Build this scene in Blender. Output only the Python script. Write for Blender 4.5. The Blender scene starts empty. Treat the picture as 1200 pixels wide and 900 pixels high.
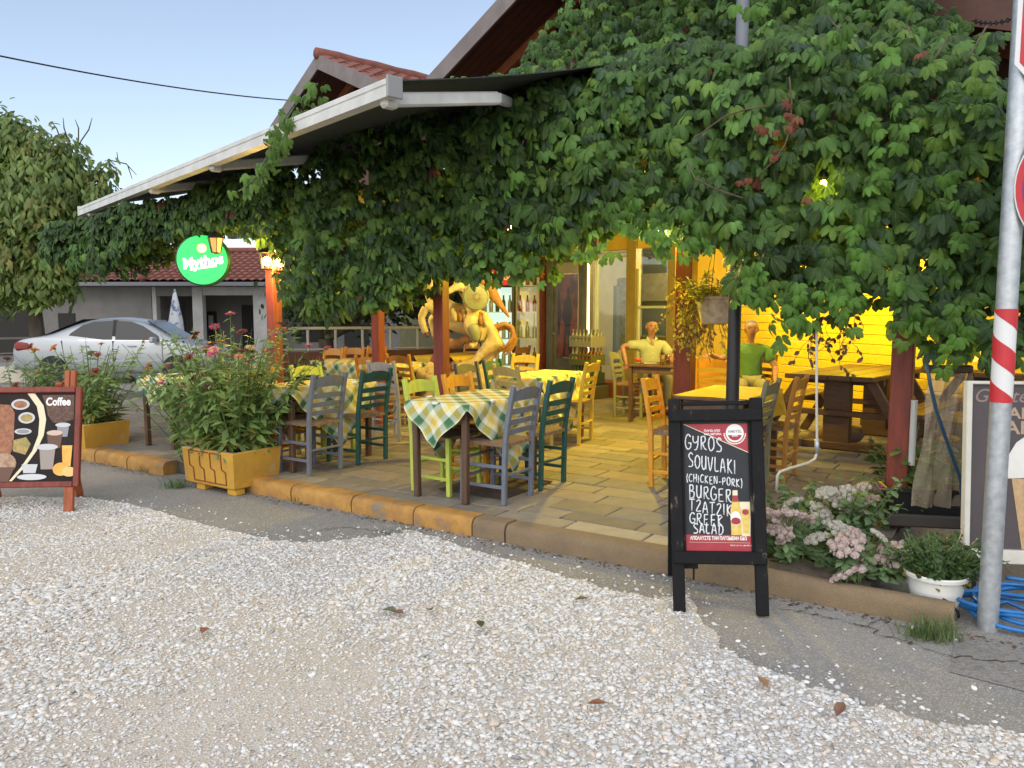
import bpy, bmesh, math, random
import numpy as np
from mathutils import Vector, Matrix, Euler
random.seed(7); rng = np.random.default_rng(7)
S = bpy.context.scene
C = S.collection
R = math.radians

# ---------------------------------------------------------------- camera
CAM_H, FPX = 1.53, 900.0
PITCH = math.atan(84 / 900)
cd = bpy.data.cameras.new('camera'); cam = bpy.data.objects.new('camera', cd); C.objects.link(cam)
cd.sensor_width = 36; cd.lens = 27; cd.clip_start = .05; cd.clip_end = 3000
cam.location = (0, 0, CAM_H); cam.rotation_euler = (math.pi / 2 - PITCH, 0, 0)
S.camera = cam
# ---------------------------------------------------------------- world, sun, exposure
SUN_EL, SUN_AZ = R(40), R(200)          # veiled sun behind the camera, no hard shadows
w = bpy.data.worlds.new('World'); S.world = w; w.use_nodes = True
nt = w.node_tree; bg = nt.nodes['Background']
sky = nt.nodes.new('ShaderNodeTexSky'); sky.sky_type = 'NISHITA'; sky.sun_disc = False
sky.sun_elevation = SUN_EL; sky.sun_rotation = SUN_AZ; sky.air_density = 1.0; sky.dust_density = 1.2; sky.ozone_density = 1.0
hsv = nt.nodes.new('ShaderNodeHueSaturation'); hsv.inputs['Saturation'].default_value = .76; nt.links.new(sky.outputs[0], hsv.inputs['Color']); nt.links.new(hsv.outputs[0], bg.inputs[0]); bg.inputs[1].default_value = .105
sl = bpy.data.lights.new('sun', 'SUN'); so = bpy.data.objects.new('sun', sl); C.objects.link(so)
sl.energy = 1.15; sl.angle = R(150); sl.color = (1, .97, .90)
sd = Vector((math.sin(SUN_AZ) * math.cos(SUN_EL), math.cos(SUN_AZ) * math.cos(SUN_EL), math.sin(SUN_EL)))
so.rotation_euler = sd.to_track_quat('Z', 'Y').to_euler()
S.view_settings.view_transform = 'Standard'; S.view_settings.look = 'None'
S.view_settings.gamma = 1; S.view_settings.use_curve_mapping = False
S.view_settings.exposure = 1.05
S.cycles.max_bounces = 6; S.cycles.transparent_max_bounces = 6
try: S.cycles.use_denoising = True
except Exception: pass

# ---------------------------------------------------------------- measuring the place from the photo's perspective
_c, _s = math.cos(PITCH), math.sin(PITCH)
DECK = .12
def ray(px, py):
    x = (px - 600) / FPX; y = -(py - 450) / FPX
    return Vector((x, _c + y * _s, -_s + y * _c))
def G(px, py, z=DECK):
    d = ray(px, py); k = (z - CAM_H) / d.z
    return Vector((d.x * k, d.y * k, z))
def W(px, py, Y):
    d = ray(px, py); k = Y / d.y
    return Vector((d.x * k, Y, CAM_H + d.z * k))
def PX(p):
    z = p[2] - CAM_H; f = p[1] * _c - z * _s; u = p[1] * _s + z * _c
    if f < .05: return (-999, -999)
    return (600 + FPX * p[0] / f, 450 - FPX * u / f)
def on_plane(px, py, o, n):
    d = ray(px, py); c0 = Vector((0, 0, CAM_H)); k = (Vector(o) - c0).dot(n) / d.dot(n)
    return c0 + d * k
# terrace frame: s runs along the kerb to the left, t into the terrace
O = G(533, 605); U = (G(533, 605) - G(1100, 708)).normalized(); V = Vector((-U.y * -1, -U.x, 0)); V = Vector((U.y, -U.x, 0))
def D(s, t, z=DECK): p = O + U * s + V * t; p.z = z; return p
def toD(p):
    q = Vector(p) - O; return q.dot(U), q.dot(V)
# house frame: t along the awning bar to the left, d into the house
AW = W(462, 103, 4.7); AWL = min((W(97, 248, y / 100) for y in range(500, 2000)), key=lambda p: abs(p.z - AW.z))
A = (AWL - AW); A.z = 0; AWLEN = A.length; A.normalize(); B = Vector((A.y, -A.x, 0))
def F(t, d, z): p = AW + A * t + B * d; p.z = z; return p
def onF(px, py, d): 
    p = on_plane(px, py, F(0, d, 0), B); return (p - AW).dot(A), p.z

# ---------------------------------------------------------------- mesh helpers
def basis(x, y, z):
    m = Matrix.Identity(4)
    for i in range(3): m[i][0], m[i][1], m[i][2] = x[i], y[i], z[i]
    return m
class MB:
    def __init__(self, uv=False): self.v = []; self.f = []; self.mi = []; self.uv = [] if uv else None
    def add(self, vs, fs, mi=0, M=None, uvs=None):
        n = len(self.v)
        for p in vs:
            p = Vector(p)
            self.v.append(tuple(M @ p) if M is not None else tuple(p))
        for f in fs: self.f.append(tuple(i + n for i in f)); self.mi.append(mi)
        if self.uv is not None: self.uv += list(uvs) if uvs is not None else [(0, 0)] * len(vs)
        return self
    def box(self, c, s, bev=0, mi=0, M=None, rz=0, jit=0):
        hx, hy, hz = s[0] / 2, s[1] / 2, s[2] / 2
        T = Matrix.Translation(c) @ Matrix.Rotation(rz, 4, 'Z')
        if M is not None: T = M @ T
        b = min(bev, hx * .9, hy * .9, hz * .9)
        if b <= 0:
            vs = [(x * hx, y * hy, z * hz) for z in (-1, 1) for y in (-1, 1) for x in (-1, 1)]
            fs = [(0, 2, 3, 1), (4, 5, 7, 6), (0, 1, 5, 4), (2, 6, 7, 3), (0, 4, 6, 2), (1, 3, 7, 5)]
            return self.add(vs, fs, mi, T)
        vs = []; idx = {}
        for z in (-1, 1):
            for y in (-1, 1):
                for x in (-1, 1):
                    for ax in range(3):
                        p = [x * (hx - b), y * (hy - b), z * (hz - b)]
                        p[ax] = (x * hx, y * hy, z * hz)[ax]
                        if jit: p = [q + random.uniform(-jit, jit) for q in p]
                        idx[x, y, z, ax] = len(vs); vs.append(p)
        I = lambda x, y, z, a: idx[x, y, z, a]
        fs = []
        for sg in (-1, 1):
            q = [I(sg, -1, -1, 0), I(sg, 1, -1, 0), I(sg, 1, 1, 0), I(sg, -1, 1, 0)]; fs.append(q if sg > 0 else q[::-1])
            q = [I(-1, sg, -1, 1), I(-1, sg, 1, 1), I(1, sg, 1, 1), I(1, sg, -1, 1)]; fs.append(q if sg > 0 else q[::-1])
            q = [I(-1, -1, sg, 2), I(1, -1, sg, 2), I(1, 1, sg, 2), I(-1, 1, sg, 2)]; fs.append(q if sg > 0 else q[::-1])
        for a in (-1, 1):
            for c_ in (-1, 1):
                k = a * c_
                q = [I(-1, a, c_, 1), I(-1, a, c_, 2), I(1, a, c_, 2), I(1, a, c_, 1)]; fs.append(q if k < 0 else q[::-1])
                q = [I(a, -1, c_, 0), I(a, -1, c_, 2), I(a, 1, c_, 2), I(a, 1, c_, 0)]; fs.append(q[::-1] if k < 0 else q)
                q = [I(a, c_, -1, 0), I(a, c_, -1, 1), I(a, c_, 1, 1), I(a, c_, 1, 0)]; fs.append(q if k < 0 else q[::-1])
        for x in (-1, 1):
            for y in (-1, 1):
                for z in (-1, 1):
                    q = [I(x, y, z, 0), I(x, y, z, 1), I(x, y, z, 2)]; fs.append(q if x * y * z > 0 else q[::-1])
        return self.add(vs, fs, mi, T)
    def bar(self, p, q, w_, h, bev=0, mi=0, up=(0, 0, 1)):
        p, q = Vector(p), Vector(q); z = (q - p); L = z.length; z.normalize(); up = Vector(up)
        if abs(z.dot(up)) > .98: up = Vector((0, 1, 0))
        x = up.cross(z).normalized(); y = z.cross(x)
        m = basis(x, y, z); m.translation = (p + q) / 2
        return self.box((0, 0, 0), (w_, h, L), bev, mi, m)
    def tube(self, pts, r, n=8, mi=0, cap=True, flat=1.0):
        pts = [Vector(p) for p in pts]; k = len(pts)
        rs = [r] * k if not hasattr(r, '__len__') else list(r)
        vs = []; fs = []; prev = None
        for i, p in enumerate(pts):
            t = (pts[min(i + 1, k - 1)] - pts[max(i - 1, 0)]).normalized()
            if prev is None: x = t.orthogonal().normalized()
            else:
                x = prev - t * prev.dot(t)
                x = x.normalized() if x.length > 1e-6 else t.orthogonal().normalized()
            prev = x; y = t.cross(x)
            for j in range(n):
                a = 2 * math.pi * j / n
                vs.append(p + (x * math.cos(a) + y * math.sin(a) * flat) * rs[i])
        for i in range(k - 1):
            for j in range(n):
                a, b = i * n + j, i * n + (j + 1) % n
                fs.append((a, b, b + n, a + n))
        if cap: fs.append(tuple(range(n))[::-1]); fs.append(tuple((k - 1) * n + j for j in range(n)))
        return self.add(vs, fs, mi)
    def lathe(self, prof, n=16, mi=0, M=None, cap=True):
        vs = []; fs = []
        for (r, z) in prof:
            for j in range(n):
                a = 2 * math.pi * j / n; vs.append((r * math.cos(a), r * math.sin(a), z))
        for i in range(len(prof) - 1):
            for j in range(n):
                a, b = i * n + j, i * n + (j + 1) % n; fs.append((a, b, b + n, a + n))
        if cap: fs.append(tuple(range(n))[::-1]); fs.append(tuple((len(prof) - 1) * n + j for j in range(n)))
        return self.add(vs, fs, mi, M)
    def prism(self, poly, h0, h1, mi=0, M=None):
        n = len(poly)
        vs = [(x, y, h0) for x, y in poly] + [(x, y, h1) for x, y in poly]
        fs = [tuple(range(n))[::-1], tuple(range(n, 2 * n))] + [(i, (i + 1) % n, (i + 1) % n + n, i + n) for i in range(n)]
        return self.add(vs, fs, mi, M)
    def ball(self, c, r, n=10, mi=0, M=None):
        rr = (r, r, r) if not hasattr(r, '__len__') else r
        prof = [(math.sin(math.pi * i / (n // 2 + 1)), -math.cos(math.pi * i / (n // 2 + 1))) for i in range(1, n // 2 + 1)]
        prof = [(.02, -1)] + prof + [(.02, 1)]
        T = Matrix.Translation(c) @ Matrix.Diagonal((rr[0], rr[1], rr[2], 1))
        return self.lathe(prof, n, mi, T if M is None else M @ T)
    def quad(self, a, b, c, d, mi=0): return self.add([a, b, c, d], [(0, 1, 2, 3)], mi)
    def mesh(self, name, mats, smooth=False):
        me = bpy.data.meshes.new(name); me.from_pydata(self.v, [], self.f)
        mats = mats if isinstance(mats, (list, tuple)) else [mats]
        for m in mats: me.materials.append(m)
        if len(mats) > 1: me.polygons.foreach_set('material_index', self.mi)
        if self.uv is not None:
            l = me.uv_layers.new(name='UVMap'); arr = np.array(self.uv, dtype=np.float32)
            li = np.empty(len(me.loops), dtype=np.int32); me.loops.foreach_get('vertex_index', li)
            l.data.foreach_set('uv', arr[li].ravel())
        if smooth == 'auto':
            me.shade_smooth(); me.set_sharp_from_angle(angle=R(35))
        elif smooth: me.shade_smooth()
        me.update(); return me
    def build(self, name, mats, parent=None, smooth=False, loc=None):
        return link(name, self.mesh(name, mats, smooth), parent, loc)
def link(name, me, parent=None, loc=None, rot=None):
    o = bpy.data.objects.new(name, me); C.objects.link(o)
    if parent is not None: o.parent = parent
    if loc is not None: o.location = loc
    if rot is not None: o.rotation_euler = rot
    return o
def tag(o, label=None, cat=None, group=None, kind=None):
    for k, x in (('label', label), ('category', cat), ('group', group), ('kind', kind)):
        if x: o[k] = x
    return o
def thing(name, label, cat, loc=(0, 0, 0), rz=0, group=None, rot=None):
    o = bpy.data.objects.new(name, None); C.objects.link(o); o.empty_display_size = .1
    o.location = loc; o.rotation_euler = rot if rot is not None else (0, 0, rz)
    return tag(o, label, cat, group)
def children(o): return [c for c in KIDS.get(o.name, [])]
def copy_tree(src, loc, rz, label, group=None):
    r = src.copy(); C.objects.link(r); r.location = loc; r.rotation_euler = (0, 0, rz); r['label'] = label
    if group: r['group'] = group
    for ch in src.children:
        c = ch.copy(); C.objects.link(c); c.parent = r
        for g in ch.children:
            d = g.copy(); C.objects.link(d); d.parent = c
    return r
def rz_of(d): return math.atan2(-d.x, d.y)      # local +Y turned to world direction d

def scatter(name, tmpl, mats3, locs, tints, material, parent=None, smooth=False, kind=None, uv=None):
    """one mesh of many copies of small templates; tmpl = (verts (n,3), faces tri (m,3)); mats3 (N,3,3)"""
    tv, tf = np.asarray(tmpl[0], float), np.asarray(tmpl[1], int)
    N, n, m = len(locs), len(tv), len(tf)
    vs = np.einsum('kij,nj->kni', mats3, tv) + np.asarray(locs)[:, None, :]
    fs = (tf[None] + (np.arange(N) * n)[:, None, None]).reshape(-1)
    me = bpy.data.meshes.new(name)
    me.vertices.add(N * n); me.vertices.foreach_set('co', vs.reshape(-1).astype(np.float32))
    me.loops.add(N * m * 3); me.loops.foreach_set('vertex_index', fs.astype(np.int32))
    me.polygons.add(N * m); me.polygons.foreach_set('loop_start', (np.arange(N * m) * 3).astype(np.int32))
    me.update(calc_edges=True)
    at = me.color_attributes.new('tint', 'FLOAT_COLOR', 'POINT')
    col = np.ones((N, n, 4), np.float32); col[:, :, :3] = np.asarray(tints)[:, None, :]
    at.data.foreach_set('color', col.reshape(-1))
    if uv is not None:
        l = me.uv_layers.new(name='UVMap'); u = np.asarray(uv, np.float32)[tf.reshape(-1)]
        l.data.foreach_set('uv', np.tile(u, (N, 1)).reshape(-1))
    me.materials.append(material)
    if smooth: me.shade_smooth()
    me.validate(); me.update()
    o = link(name, me, parent)
    if kind: o['kind'] = kind
    return o
def frames(nrm, down, roll=None):
    """(N,3,3) matrices: columns side, up(=-down), normal"""
    n = nrm / np.linalg.norm(nrm, axis=1, keepdims=True)
    d = down - n * np.sum(down * n, axis=1, keepdims=True); d /= np.linalg.norm(d, axis=1, keepdims=True) + 1e-9
    x = np.cross(-d, n)
    return np.stack([x, -d, n], axis=2)

# ---------------------------------------------------------------- materials
def M_(name, col, rough=.6, col2=None, scale=6, amt=1, bump=0, bscale=60, metal=0, spec=.5, coat=0, emis=0, stretch=(1, 1, 1), lo=.38, hi=.62, detail=6, alpha=None, trans=0, col3=None):
    m = bpy.data.materials.new(name); m.use_nodes = True; t = m.node_tree; N = t.nodes; L = t.links
    b = N['Principled BSDF']; b.inputs['Roughness'].default_value = rough; b.inputs['Metallic'].default_value = metal
    b.inputs['Specular IOR Level'].default_value = spec; b.inputs['Coat Weight'].default_value = coat
    c4 = lambda c: (c[0], c[1], c[2], 1)
    b.inputs['Base Color'].default_value = c4(col)
    tc = N.new('ShaderNodeTexCoord'); mp = N.new('ShaderNodeMapping'); mp.inputs['Scale'].default_value = stretch
    L.new(tc.outputs['Object'], mp.inputs['Vector'])
    if col2:
        n1 = N.new('ShaderNodeTexNoise'); n1.inputs['Scale'].default_value = scale; n1.inputs['Detail'].default_value = detail; n1.inputs['Roughness'].default_value = .62
        L.new(mp.outputs[0], n1.inputs['Vector'])
        r = N.new('ShaderNodeValToRGB'); r.color_ramp.elements[0].position = lo; r.color_ramp.elements[1].position = hi
        r.color_ramp.elements[0].color = c4(col); r.color_ramp.elements[1].color = c4(col2)
        if col3:
            e = r.color_ramp.elements.new(min(.97, hi + .12)); e.color = c4(col3)
        L.new(n1.outputs['Fac'], r.inputs[0]); L.new(r.outputs[0], b.inputs['Base Color'])
        rr = N.new('ShaderNodeMapRange'); rr.inputs['To Min'].default_value = max(.05, rough - .12); rr.inputs['To Max'].default_value = min(1, rough + .12)
        L.new(n1.outputs['Fac'], rr.inputs['Value']); L.new(rr.outputs[0], b.inputs['Roughness'])
    if bump:
        n2 = N.new('ShaderNodeTexNoise'); n2.inputs['Scale'].default_value = bscale; n2.inputs['Detail'].default_value = 6
        L.new(mp.outputs[0], n2.inputs['Vector'])
        bm_ = N.new('ShaderNodeBump'); bm_.inputs['Strength'].default_value = bump; bm_.inputs['Distance'].default_value = .01
        L.new(n2.outputs['Fac'], bm_.inputs['Height']); L.new(bm_.outputs[0], b.inputs['Normal'])
    if emis:
        b.inputs['Emission Color'].default_value = c4(col); b.inputs['Emission Strength'].default_value = emis
    if trans: b.inputs['Transmission Weight'].default_value = trans
    if alpha is not None: b.inputs['Alpha'].default_value = alpha
    return m
def leaf_mat(name, rough=.42, transl=.3, vein=True, spec=.5):
    m = bpy.data.materials.new(name); m.use_nodes = True; t = m.node_tree; N = t.nodes; L = t.links
    b = N['Principled BSDF']; out = N['Material Output']
    at = N.new('ShaderNodeAttribute'); at.attribute_name = 'tint'
    tc = N.new('ShaderNodeTexCoord'); n1 = N.new('ShaderNodeTexNoise'); n1.inputs['Scale'].default_value = 14; L.new(tc.outputs['Object'], n1.inputs['Vector'])
    mr = N.new('ShaderNodeMapRange'); mr.inputs['To Min'].default_value = .7; mr.inputs['To Max'].default_value = 1.3; L.new(n1.outputs['Fac'], mr.inputs['Value'])
    mx = N.new('ShaderNodeMix'); mx.data_type = 'RGBA'; mx.blend_type = 'MULTIPLY'; mx.inputs[0].default_value = 1
    L.new(at.outputs['Color'], mx.inputs[6]); L.new(mr.outputs[0], mx.inputs[7])
    col = mx.outputs[2]
    if vein:                                   # pale midrib and side veins drawn from the leaflet's own UV
        uv = N.new('ShaderNodeUVMap'); sp = N.new('ShaderNodeSeparateXYZ'); L.new(uv.outputs[0], sp.inputs[0])
        ab = N.new('ShaderNodeMath'); ab.operation = 'ABSOLUTE'; L.new(sp.outputs[0], ab.inputs[0])
        a1 = N.new('ShaderNodeMath'); a1.operation = 'MULTIPLY_ADD'; a1.inputs[1].default_value = -.7; L.new(ab.outputs[0], a1.inputs[0]); L.new(sp.outputs[1], a1.inputs[2])
        s1 = N.new('ShaderNodeMath'); s1.operation = 'MULTIPLY'; s1.inputs[1].default_value = 44; L.new(a1.outputs[0], s1.inputs[0])
        s2 = N.new('ShaderNodeMath'); s2.operation = 'SINE'; L.new(s1.outputs[0], s2.inputs[0])
        bp = N.new('ShaderNodeBump'); bp.inputs['Strength'].default_value = .35; bp.inputs['Distance'].default_value = .004
        L.new(s2.outputs[0], bp.inputs['Height']); L.new(bp.outputs[0], b.inputs['Normal'])
        mrr = N.new('ShaderNodeMapRange'); mrr.inputs['From Max'].default_value = .05; mrr.inputs['To Min'].default_value = .55; mrr.inputs['To Max'].default_value = 0
        L.new(ab.outputs[0], mrr.inputs['Value'])
        m2 = N.new('ShaderNodeMix'); m2.data_type = 'RGBA'; m2.inputs[7].default_value = (.16, .24, .07, 1)
        L.new(mrr.outputs[0], m2.inputs[0]); L.new(col, m2.inputs[6]); col = m2.outputs[2]
    L.new(col, b.inputs['Base Color']); b.inputs['Roughness'].default_value = rough; b.inputs['Specular IOR Level'].default_value = spec
    tr = N.new('ShaderNodeBsdfTranslucent'); hs = N.new('ShaderNodeHueSaturation'); hs.inputs['Value'].default_value = 1.7; L.new(col, hs.inputs['Color']); L.new(hs.outputs[0], tr.inputs[0])
    ms = N.new('ShaderNodeMixShader'); ms.inputs[0].default_value = transl; L.new(b.outputs[0], ms.inputs[1]); L.new(tr.outputs[0], ms.inputs[2]); L.new(ms.outputs[0], out.inputs[0])
    return m
def tint_mat(name, rough=.8, bump=.3, bscale=90, nscale=30):
    m = bpy.data.materials.new(name); m.use_nodes = True; t = m.node_tree; N = t.nodes; L = t.links; b = N['Principled BSDF']
    at = N.new('ShaderNodeAttribute'); at.attribute_name = 'tint'
    tc = N.new('ShaderNodeTexCoord'); n1 = N.new('ShaderNodeTexNoise'); n1.inputs['Scale'].default_value = nscale; n1.inputs['Detail'].default_value = 5; L.new(tc.outputs['Object'], n1.inputs['Vector'])
    mr = N.new('ShaderNodeMapRange'); mr.inputs['To Min'].default_value = .72; mr.inputs['To Max'].default_value = 1.25; L.new(n1.outputs['Fac'], mr.inputs['Value'])
    mx = N.new('ShaderNodeMix'); mx.data_type = 'RGBA'; mx.blend_type = 'MULTIPLY'; mx.inputs[0].default_value = 1
    L.new(at.outputs['Color'], mx.inputs[6]); L.new(mr.outputs[0], mx.inputs[7]); L.new(mx.outputs[2], b.inputs['Base Color'])
    b.inputs['Roughness'].default_value = rough
    if bump:
        n2 = N.new('ShaderNodeTexNoise'); n2.inputs['Scale'].default_value = bscale; n2.inputs['Detail'].default_value = 5; L.new(tc.outputs['Object'], n2.inputs['Vector'])
        bp = N.new('ShaderNodeBump'); bp.inputs['Strength'].default_value = bump; bp.inputs['Distance'].default_value = .006; L.new(n2.outputs['Fac'], bp.inputs['Height']); L.new(bp.outputs[0], b.inputs['Normal'])
    return m
def ground_mat(name, c1, c2, c3, s1=1.2, s2=120, rough=.9, bump=.5):
    """broad patches of c1/c2 broken by fine speckle of c3"""
    m = bpy.data.materials.new(name); m.use_nodes = True; t = m.node_tree; N = t.nodes; L = t.links; b = N['Principled BSDF']
    tc = N.new('ShaderNodeTexCoord')
    def noise(s, d=6): 
        n = N.new('ShaderNodeTexNoise'); n.inputs['Scale'].default_value = s; n.inputs['Detail'].default_value = d; n.inputs['Roughness'].default_value = .65; L.new(tc.outputs['Object'], n.inputs['Vector']); return n.outputs['Fac']
    def ramp(f, a, ca, bb, cb):
        r = N.new('ShaderNodeValToRGB'); e = r.color_ramp.elements; e[0].position = a; e[1].position = bb; e[0].color = (*ca, 1); e[1].color = (*cb, 1); L.new(f, r.inputs[0]); return r.outputs[0]
    base = ramp(noise(s1), .35, c1, .65, c2)
    vo = N.new('ShaderNodeTexVoronoi'); vo.inputs['Scale'].default_value = s2; L.new(tc.outputs['Object'], vo.inputs['Vector'])
    mk = ramp(vo.outputs['Color'], .62, (0, 0, 0), .8, (1, 1, 1))
    mx = N.new('ShaderNodeMix'); mx.data_type = 'RGBA'; L.new(mk, mx.inputs[0]); L.new(base, mx.inputs[6]); mx.inputs[7].default_value = (*c3, 1)
    f2 = ramp(noise(s2 * 1.7), .3, (.6, .6, .6), .75, (1.25, 1.25, 1.25))
    m2 = N.new('ShaderNodeMix'); m2.data_type = 'RGBA'; m2.blend_type = 'MULTIPLY'; m2.inputs[0].default_value = 1; L.new(mx.outputs[2], m2.inputs[6]); L.new(f2, m2.inputs[7])
    L.new(m2.outputs[2], b.inputs['Base Color']); b.inputs['Roughness'].default_value = rough
    bp = N.new('ShaderNodeBump'); bp.inputs['Strength'].default_value = bump; bp.inputs['Distance'].default_value = .01; L.new(vo.outputs['Distance'], bp.inputs['Height']); L.new(bp.outputs[0], b.inputs['Normal'])
    return m
def glass_mat(name, tint=(.8, .9, .9), mixv=.75, rough=.03):
    m = bpy.data.materials.new(name); m.use_nodes = True; t = m.node_tree; N = t.nodes; L = t.links; out = N['Material Output']; N.remove(N['Principled BSDF'])
    g = N.new('ShaderNodeBsdfGlossy'); g.inputs['Roughness'].default_value = rough; tr = N.new('ShaderNodeBsdfTransparent'); tr.inputs[0].default_value = (*tint, 1)
    lw = N.new('ShaderNodeLayerWeight'); lw.inputs['Blend'].default_value = .5
    pw = N.new('ShaderNodeMath'); pw.operation = 'POWER'; pw.inputs[1].default_value = 4; L.new(lw.outputs['Facing'], pw.inputs[0])
    ma = N.new('ShaderNodeMath'); ma.operation = 'MULTIPLY_ADD'; ma.inputs[1].default_value = .6; ma.inputs[2].default_value = .02 + (1 - mixv) * .35; ma.use_clamp = True; L.new(pw.outputs[0], ma.inputs[0])
    ms = N.new('ShaderNodeMixShader'); L.new(ma.outputs[0], ms.inputs[0]); L.new(tr.outputs[0], ms.inputs[1]); L.new(g.outputs[0], ms.inputs[2]); L.new(ms.outputs[0], out.inputs[0])
    return m
LEAF = leaf_mat('vine_leaf', .5, .32, True, .3); LEAF_PLAIN = leaf_mat('plant_leaf', .5, .3, False, .4); STONE = tint_mat('gravel_stone', .9, .2); PAVER = tint_mat('paver_stone', .8, .6, 35, 9)
WOODRED = M_('red_stained_wood', (.22, .036, .018), .55, (.15, .026, .014), 5, bump=.25, bscale=30, stretch=(6, 6, .7))
DARKWOOD = M_('dark_brown_wood', (.07, .035, .02), .5, (.11, .06, .035), 6, bump=.3, bscale=40, stretch=(5, 5, .6))
ORWOOD = M_('orange_stained_wood', (.36, .085, .02), .5, (.25, .05, .014), 5, bump=.25, bscale=30, stretch=(6, 6, .7))
PICWOOD = M_('brown_table_wood', (.085, .038, .016), .5, (.055, .025, .012), 5, bump=.3, bscale=30, stretch=(1, 8, 8))
BLACKPAINT = M_('worn_black_paint', (.008, .008, .009), .72, (.014, .013, .012), 7, bump=.4, bscale=30, lo=.52, hi=.64, col3=(.20, .16, .115), stretch=(3, 3, 1), spec=.2)
GALV = M_('galvanised_steel', (.36, .38, .40), .42, (.48, .5, .52), 22, metal=.6, bump=.08, bscale=50)
WHITEPAINT = M_('white_paint', (.72, .71, .67), .5, (.62, .6, .56), 6)
BLACKMETAL = M_('black_metal', (.012, .013, .015), .45, (.02, .02, .022), 8)
WIRE = M_('black_cable', (.01, .01, .011), .6)
STEM = M_('green_stem', (.10, .16, .045), .6, (.07, .11, .03), 10)
BARK = M_('bark', (.09, .07, .05), .9, (.05, .038, .028), 9, bump=.7, bscale=25, stretch=(1, 1, .3))
SOIL = M_('soil', (.06, .045, .03), .95, (.1, .075, .05), 15, bump=.8, bscale=50)
SEATRUSH = None
# ================================================================ the ground
ASPH = ground_mat('old_asphalt', (.22, .21, .19), (.29, .27, .245), (.40, .38, .345), .9, 150, .92, .5)
SANDBASE = ground_mat('gravel_bed', (.50, .43, .35), (.56, .50, .43), (.60, .58, .53), 1.3, 90, .95, .6)
CONC = ground_mat('weathered_concrete', (.215, .20, .18), (.275, .255, .23), (.19, .17, .15), 1.6, 60, .9, .3)
m = MB(); m.quad((-400, -60, 0), (400, -60, 0), (400, 900, 0), (-400, 900, 0)); o = m.build('ground', ASPH); tag(o, kind='structure')
gp = [(-140, 590), (0, 583), (95, 583), (150, 590), (200, 605), (285, 627), (330, 636), (380, 636), (450, 630), (480, 622), (520, 634), (600, 657), (700, 688), (770, 702), (805, 700), (826, 730), (846, 760), (880, 780), (950, 805), (1025, 830), (1100, 850), (1195, 859), (1320, 880)]
edge = [G(x, y, 0) for x, y in gp]
poly = edge + [Vector((3.6, 1.0, 0)), Vector((-4.5, 1.0, 0)), Vector((-8, 5.0, 0))]
# wavy edge sheet of the gravel's sandy bed
fine = []
for i in range(len(edge) - 1):
    for k in range(6):
        p = edge[i].lerp(edge[i + 1], k / 6); fine.append((p.x + random.uniform(-.02, .02), p.y + random.uniform(-.025, .025)))
fine += [(edge[-1].x, edge[-1].y), (3.6, 1.0), (-4.5, 1.0), (-8, 5.0)]
bmm = bmesh.new(); bmm.faces.new([bmm.verts.new((x, y, .005)) for x, y in fine]); bmesh.ops.triangulate(bmm, faces=bmm.faces)
me = bpy.data.meshes.new('gravel_bed'); bmm.to_mesh(me); bmm.free(); me.materials.append(SANDBASE)
o = link('gravel_bed', me); tag(o, kind='structure')
def inside(pts, pl):
    x, y = pts[:, 0], pts[:, 1]; r = np.zeros(len(pts), bool); n = len(pl)
    for i in range(n):
        x1, y1 = pl[i][0], pl[i][1]; x2, y2 = pl[(i + 1) % n][0], pl[(i + 1) % n][1]
        c = ((y1 > y) != (y2 > y)) & (x < (x2 - x1) * (y - y1) / (y2 - y1 + 1e-12) + x1); r ^= c
    return r
def lump(p, k=1.0, ph=0.0):
    x, y = p[:, 0] * k, p[:, 1] * k
    return (np.sin(1.7 * x + 1.3 * y + ph) + np.sin(-1.1 * x + 2.3 * y + 1 + ph) + np.sin(3.1 * x + .7 * y + 2.3) + np.sin(4.7 * x - 3.9 * y + 4)) / 4
ICO_V = []; ph = (1 + 5 ** .5) / 2
for a in (-1, 1):
    for b in (-ph, ph): ICO_V += [(a, b, 0), (0, a, b), (b, 0, a)]
ICO_V = np.array(ICO_V) / math.sqrt(1 + ph * ph)
bmm = bmesh.new(); [bmm.verts.new(v) for v in ICO_V]; bmesh.ops.convex_hull(bmm, input=bmm.verts); bmm.verts.index_update()
ICO_F = np.array([[v.index for v in f.verts] for f in bmm.faces]); ICO_V = np.array([v.co[:] for v in bmm.verts]); bmm.free()
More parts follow.
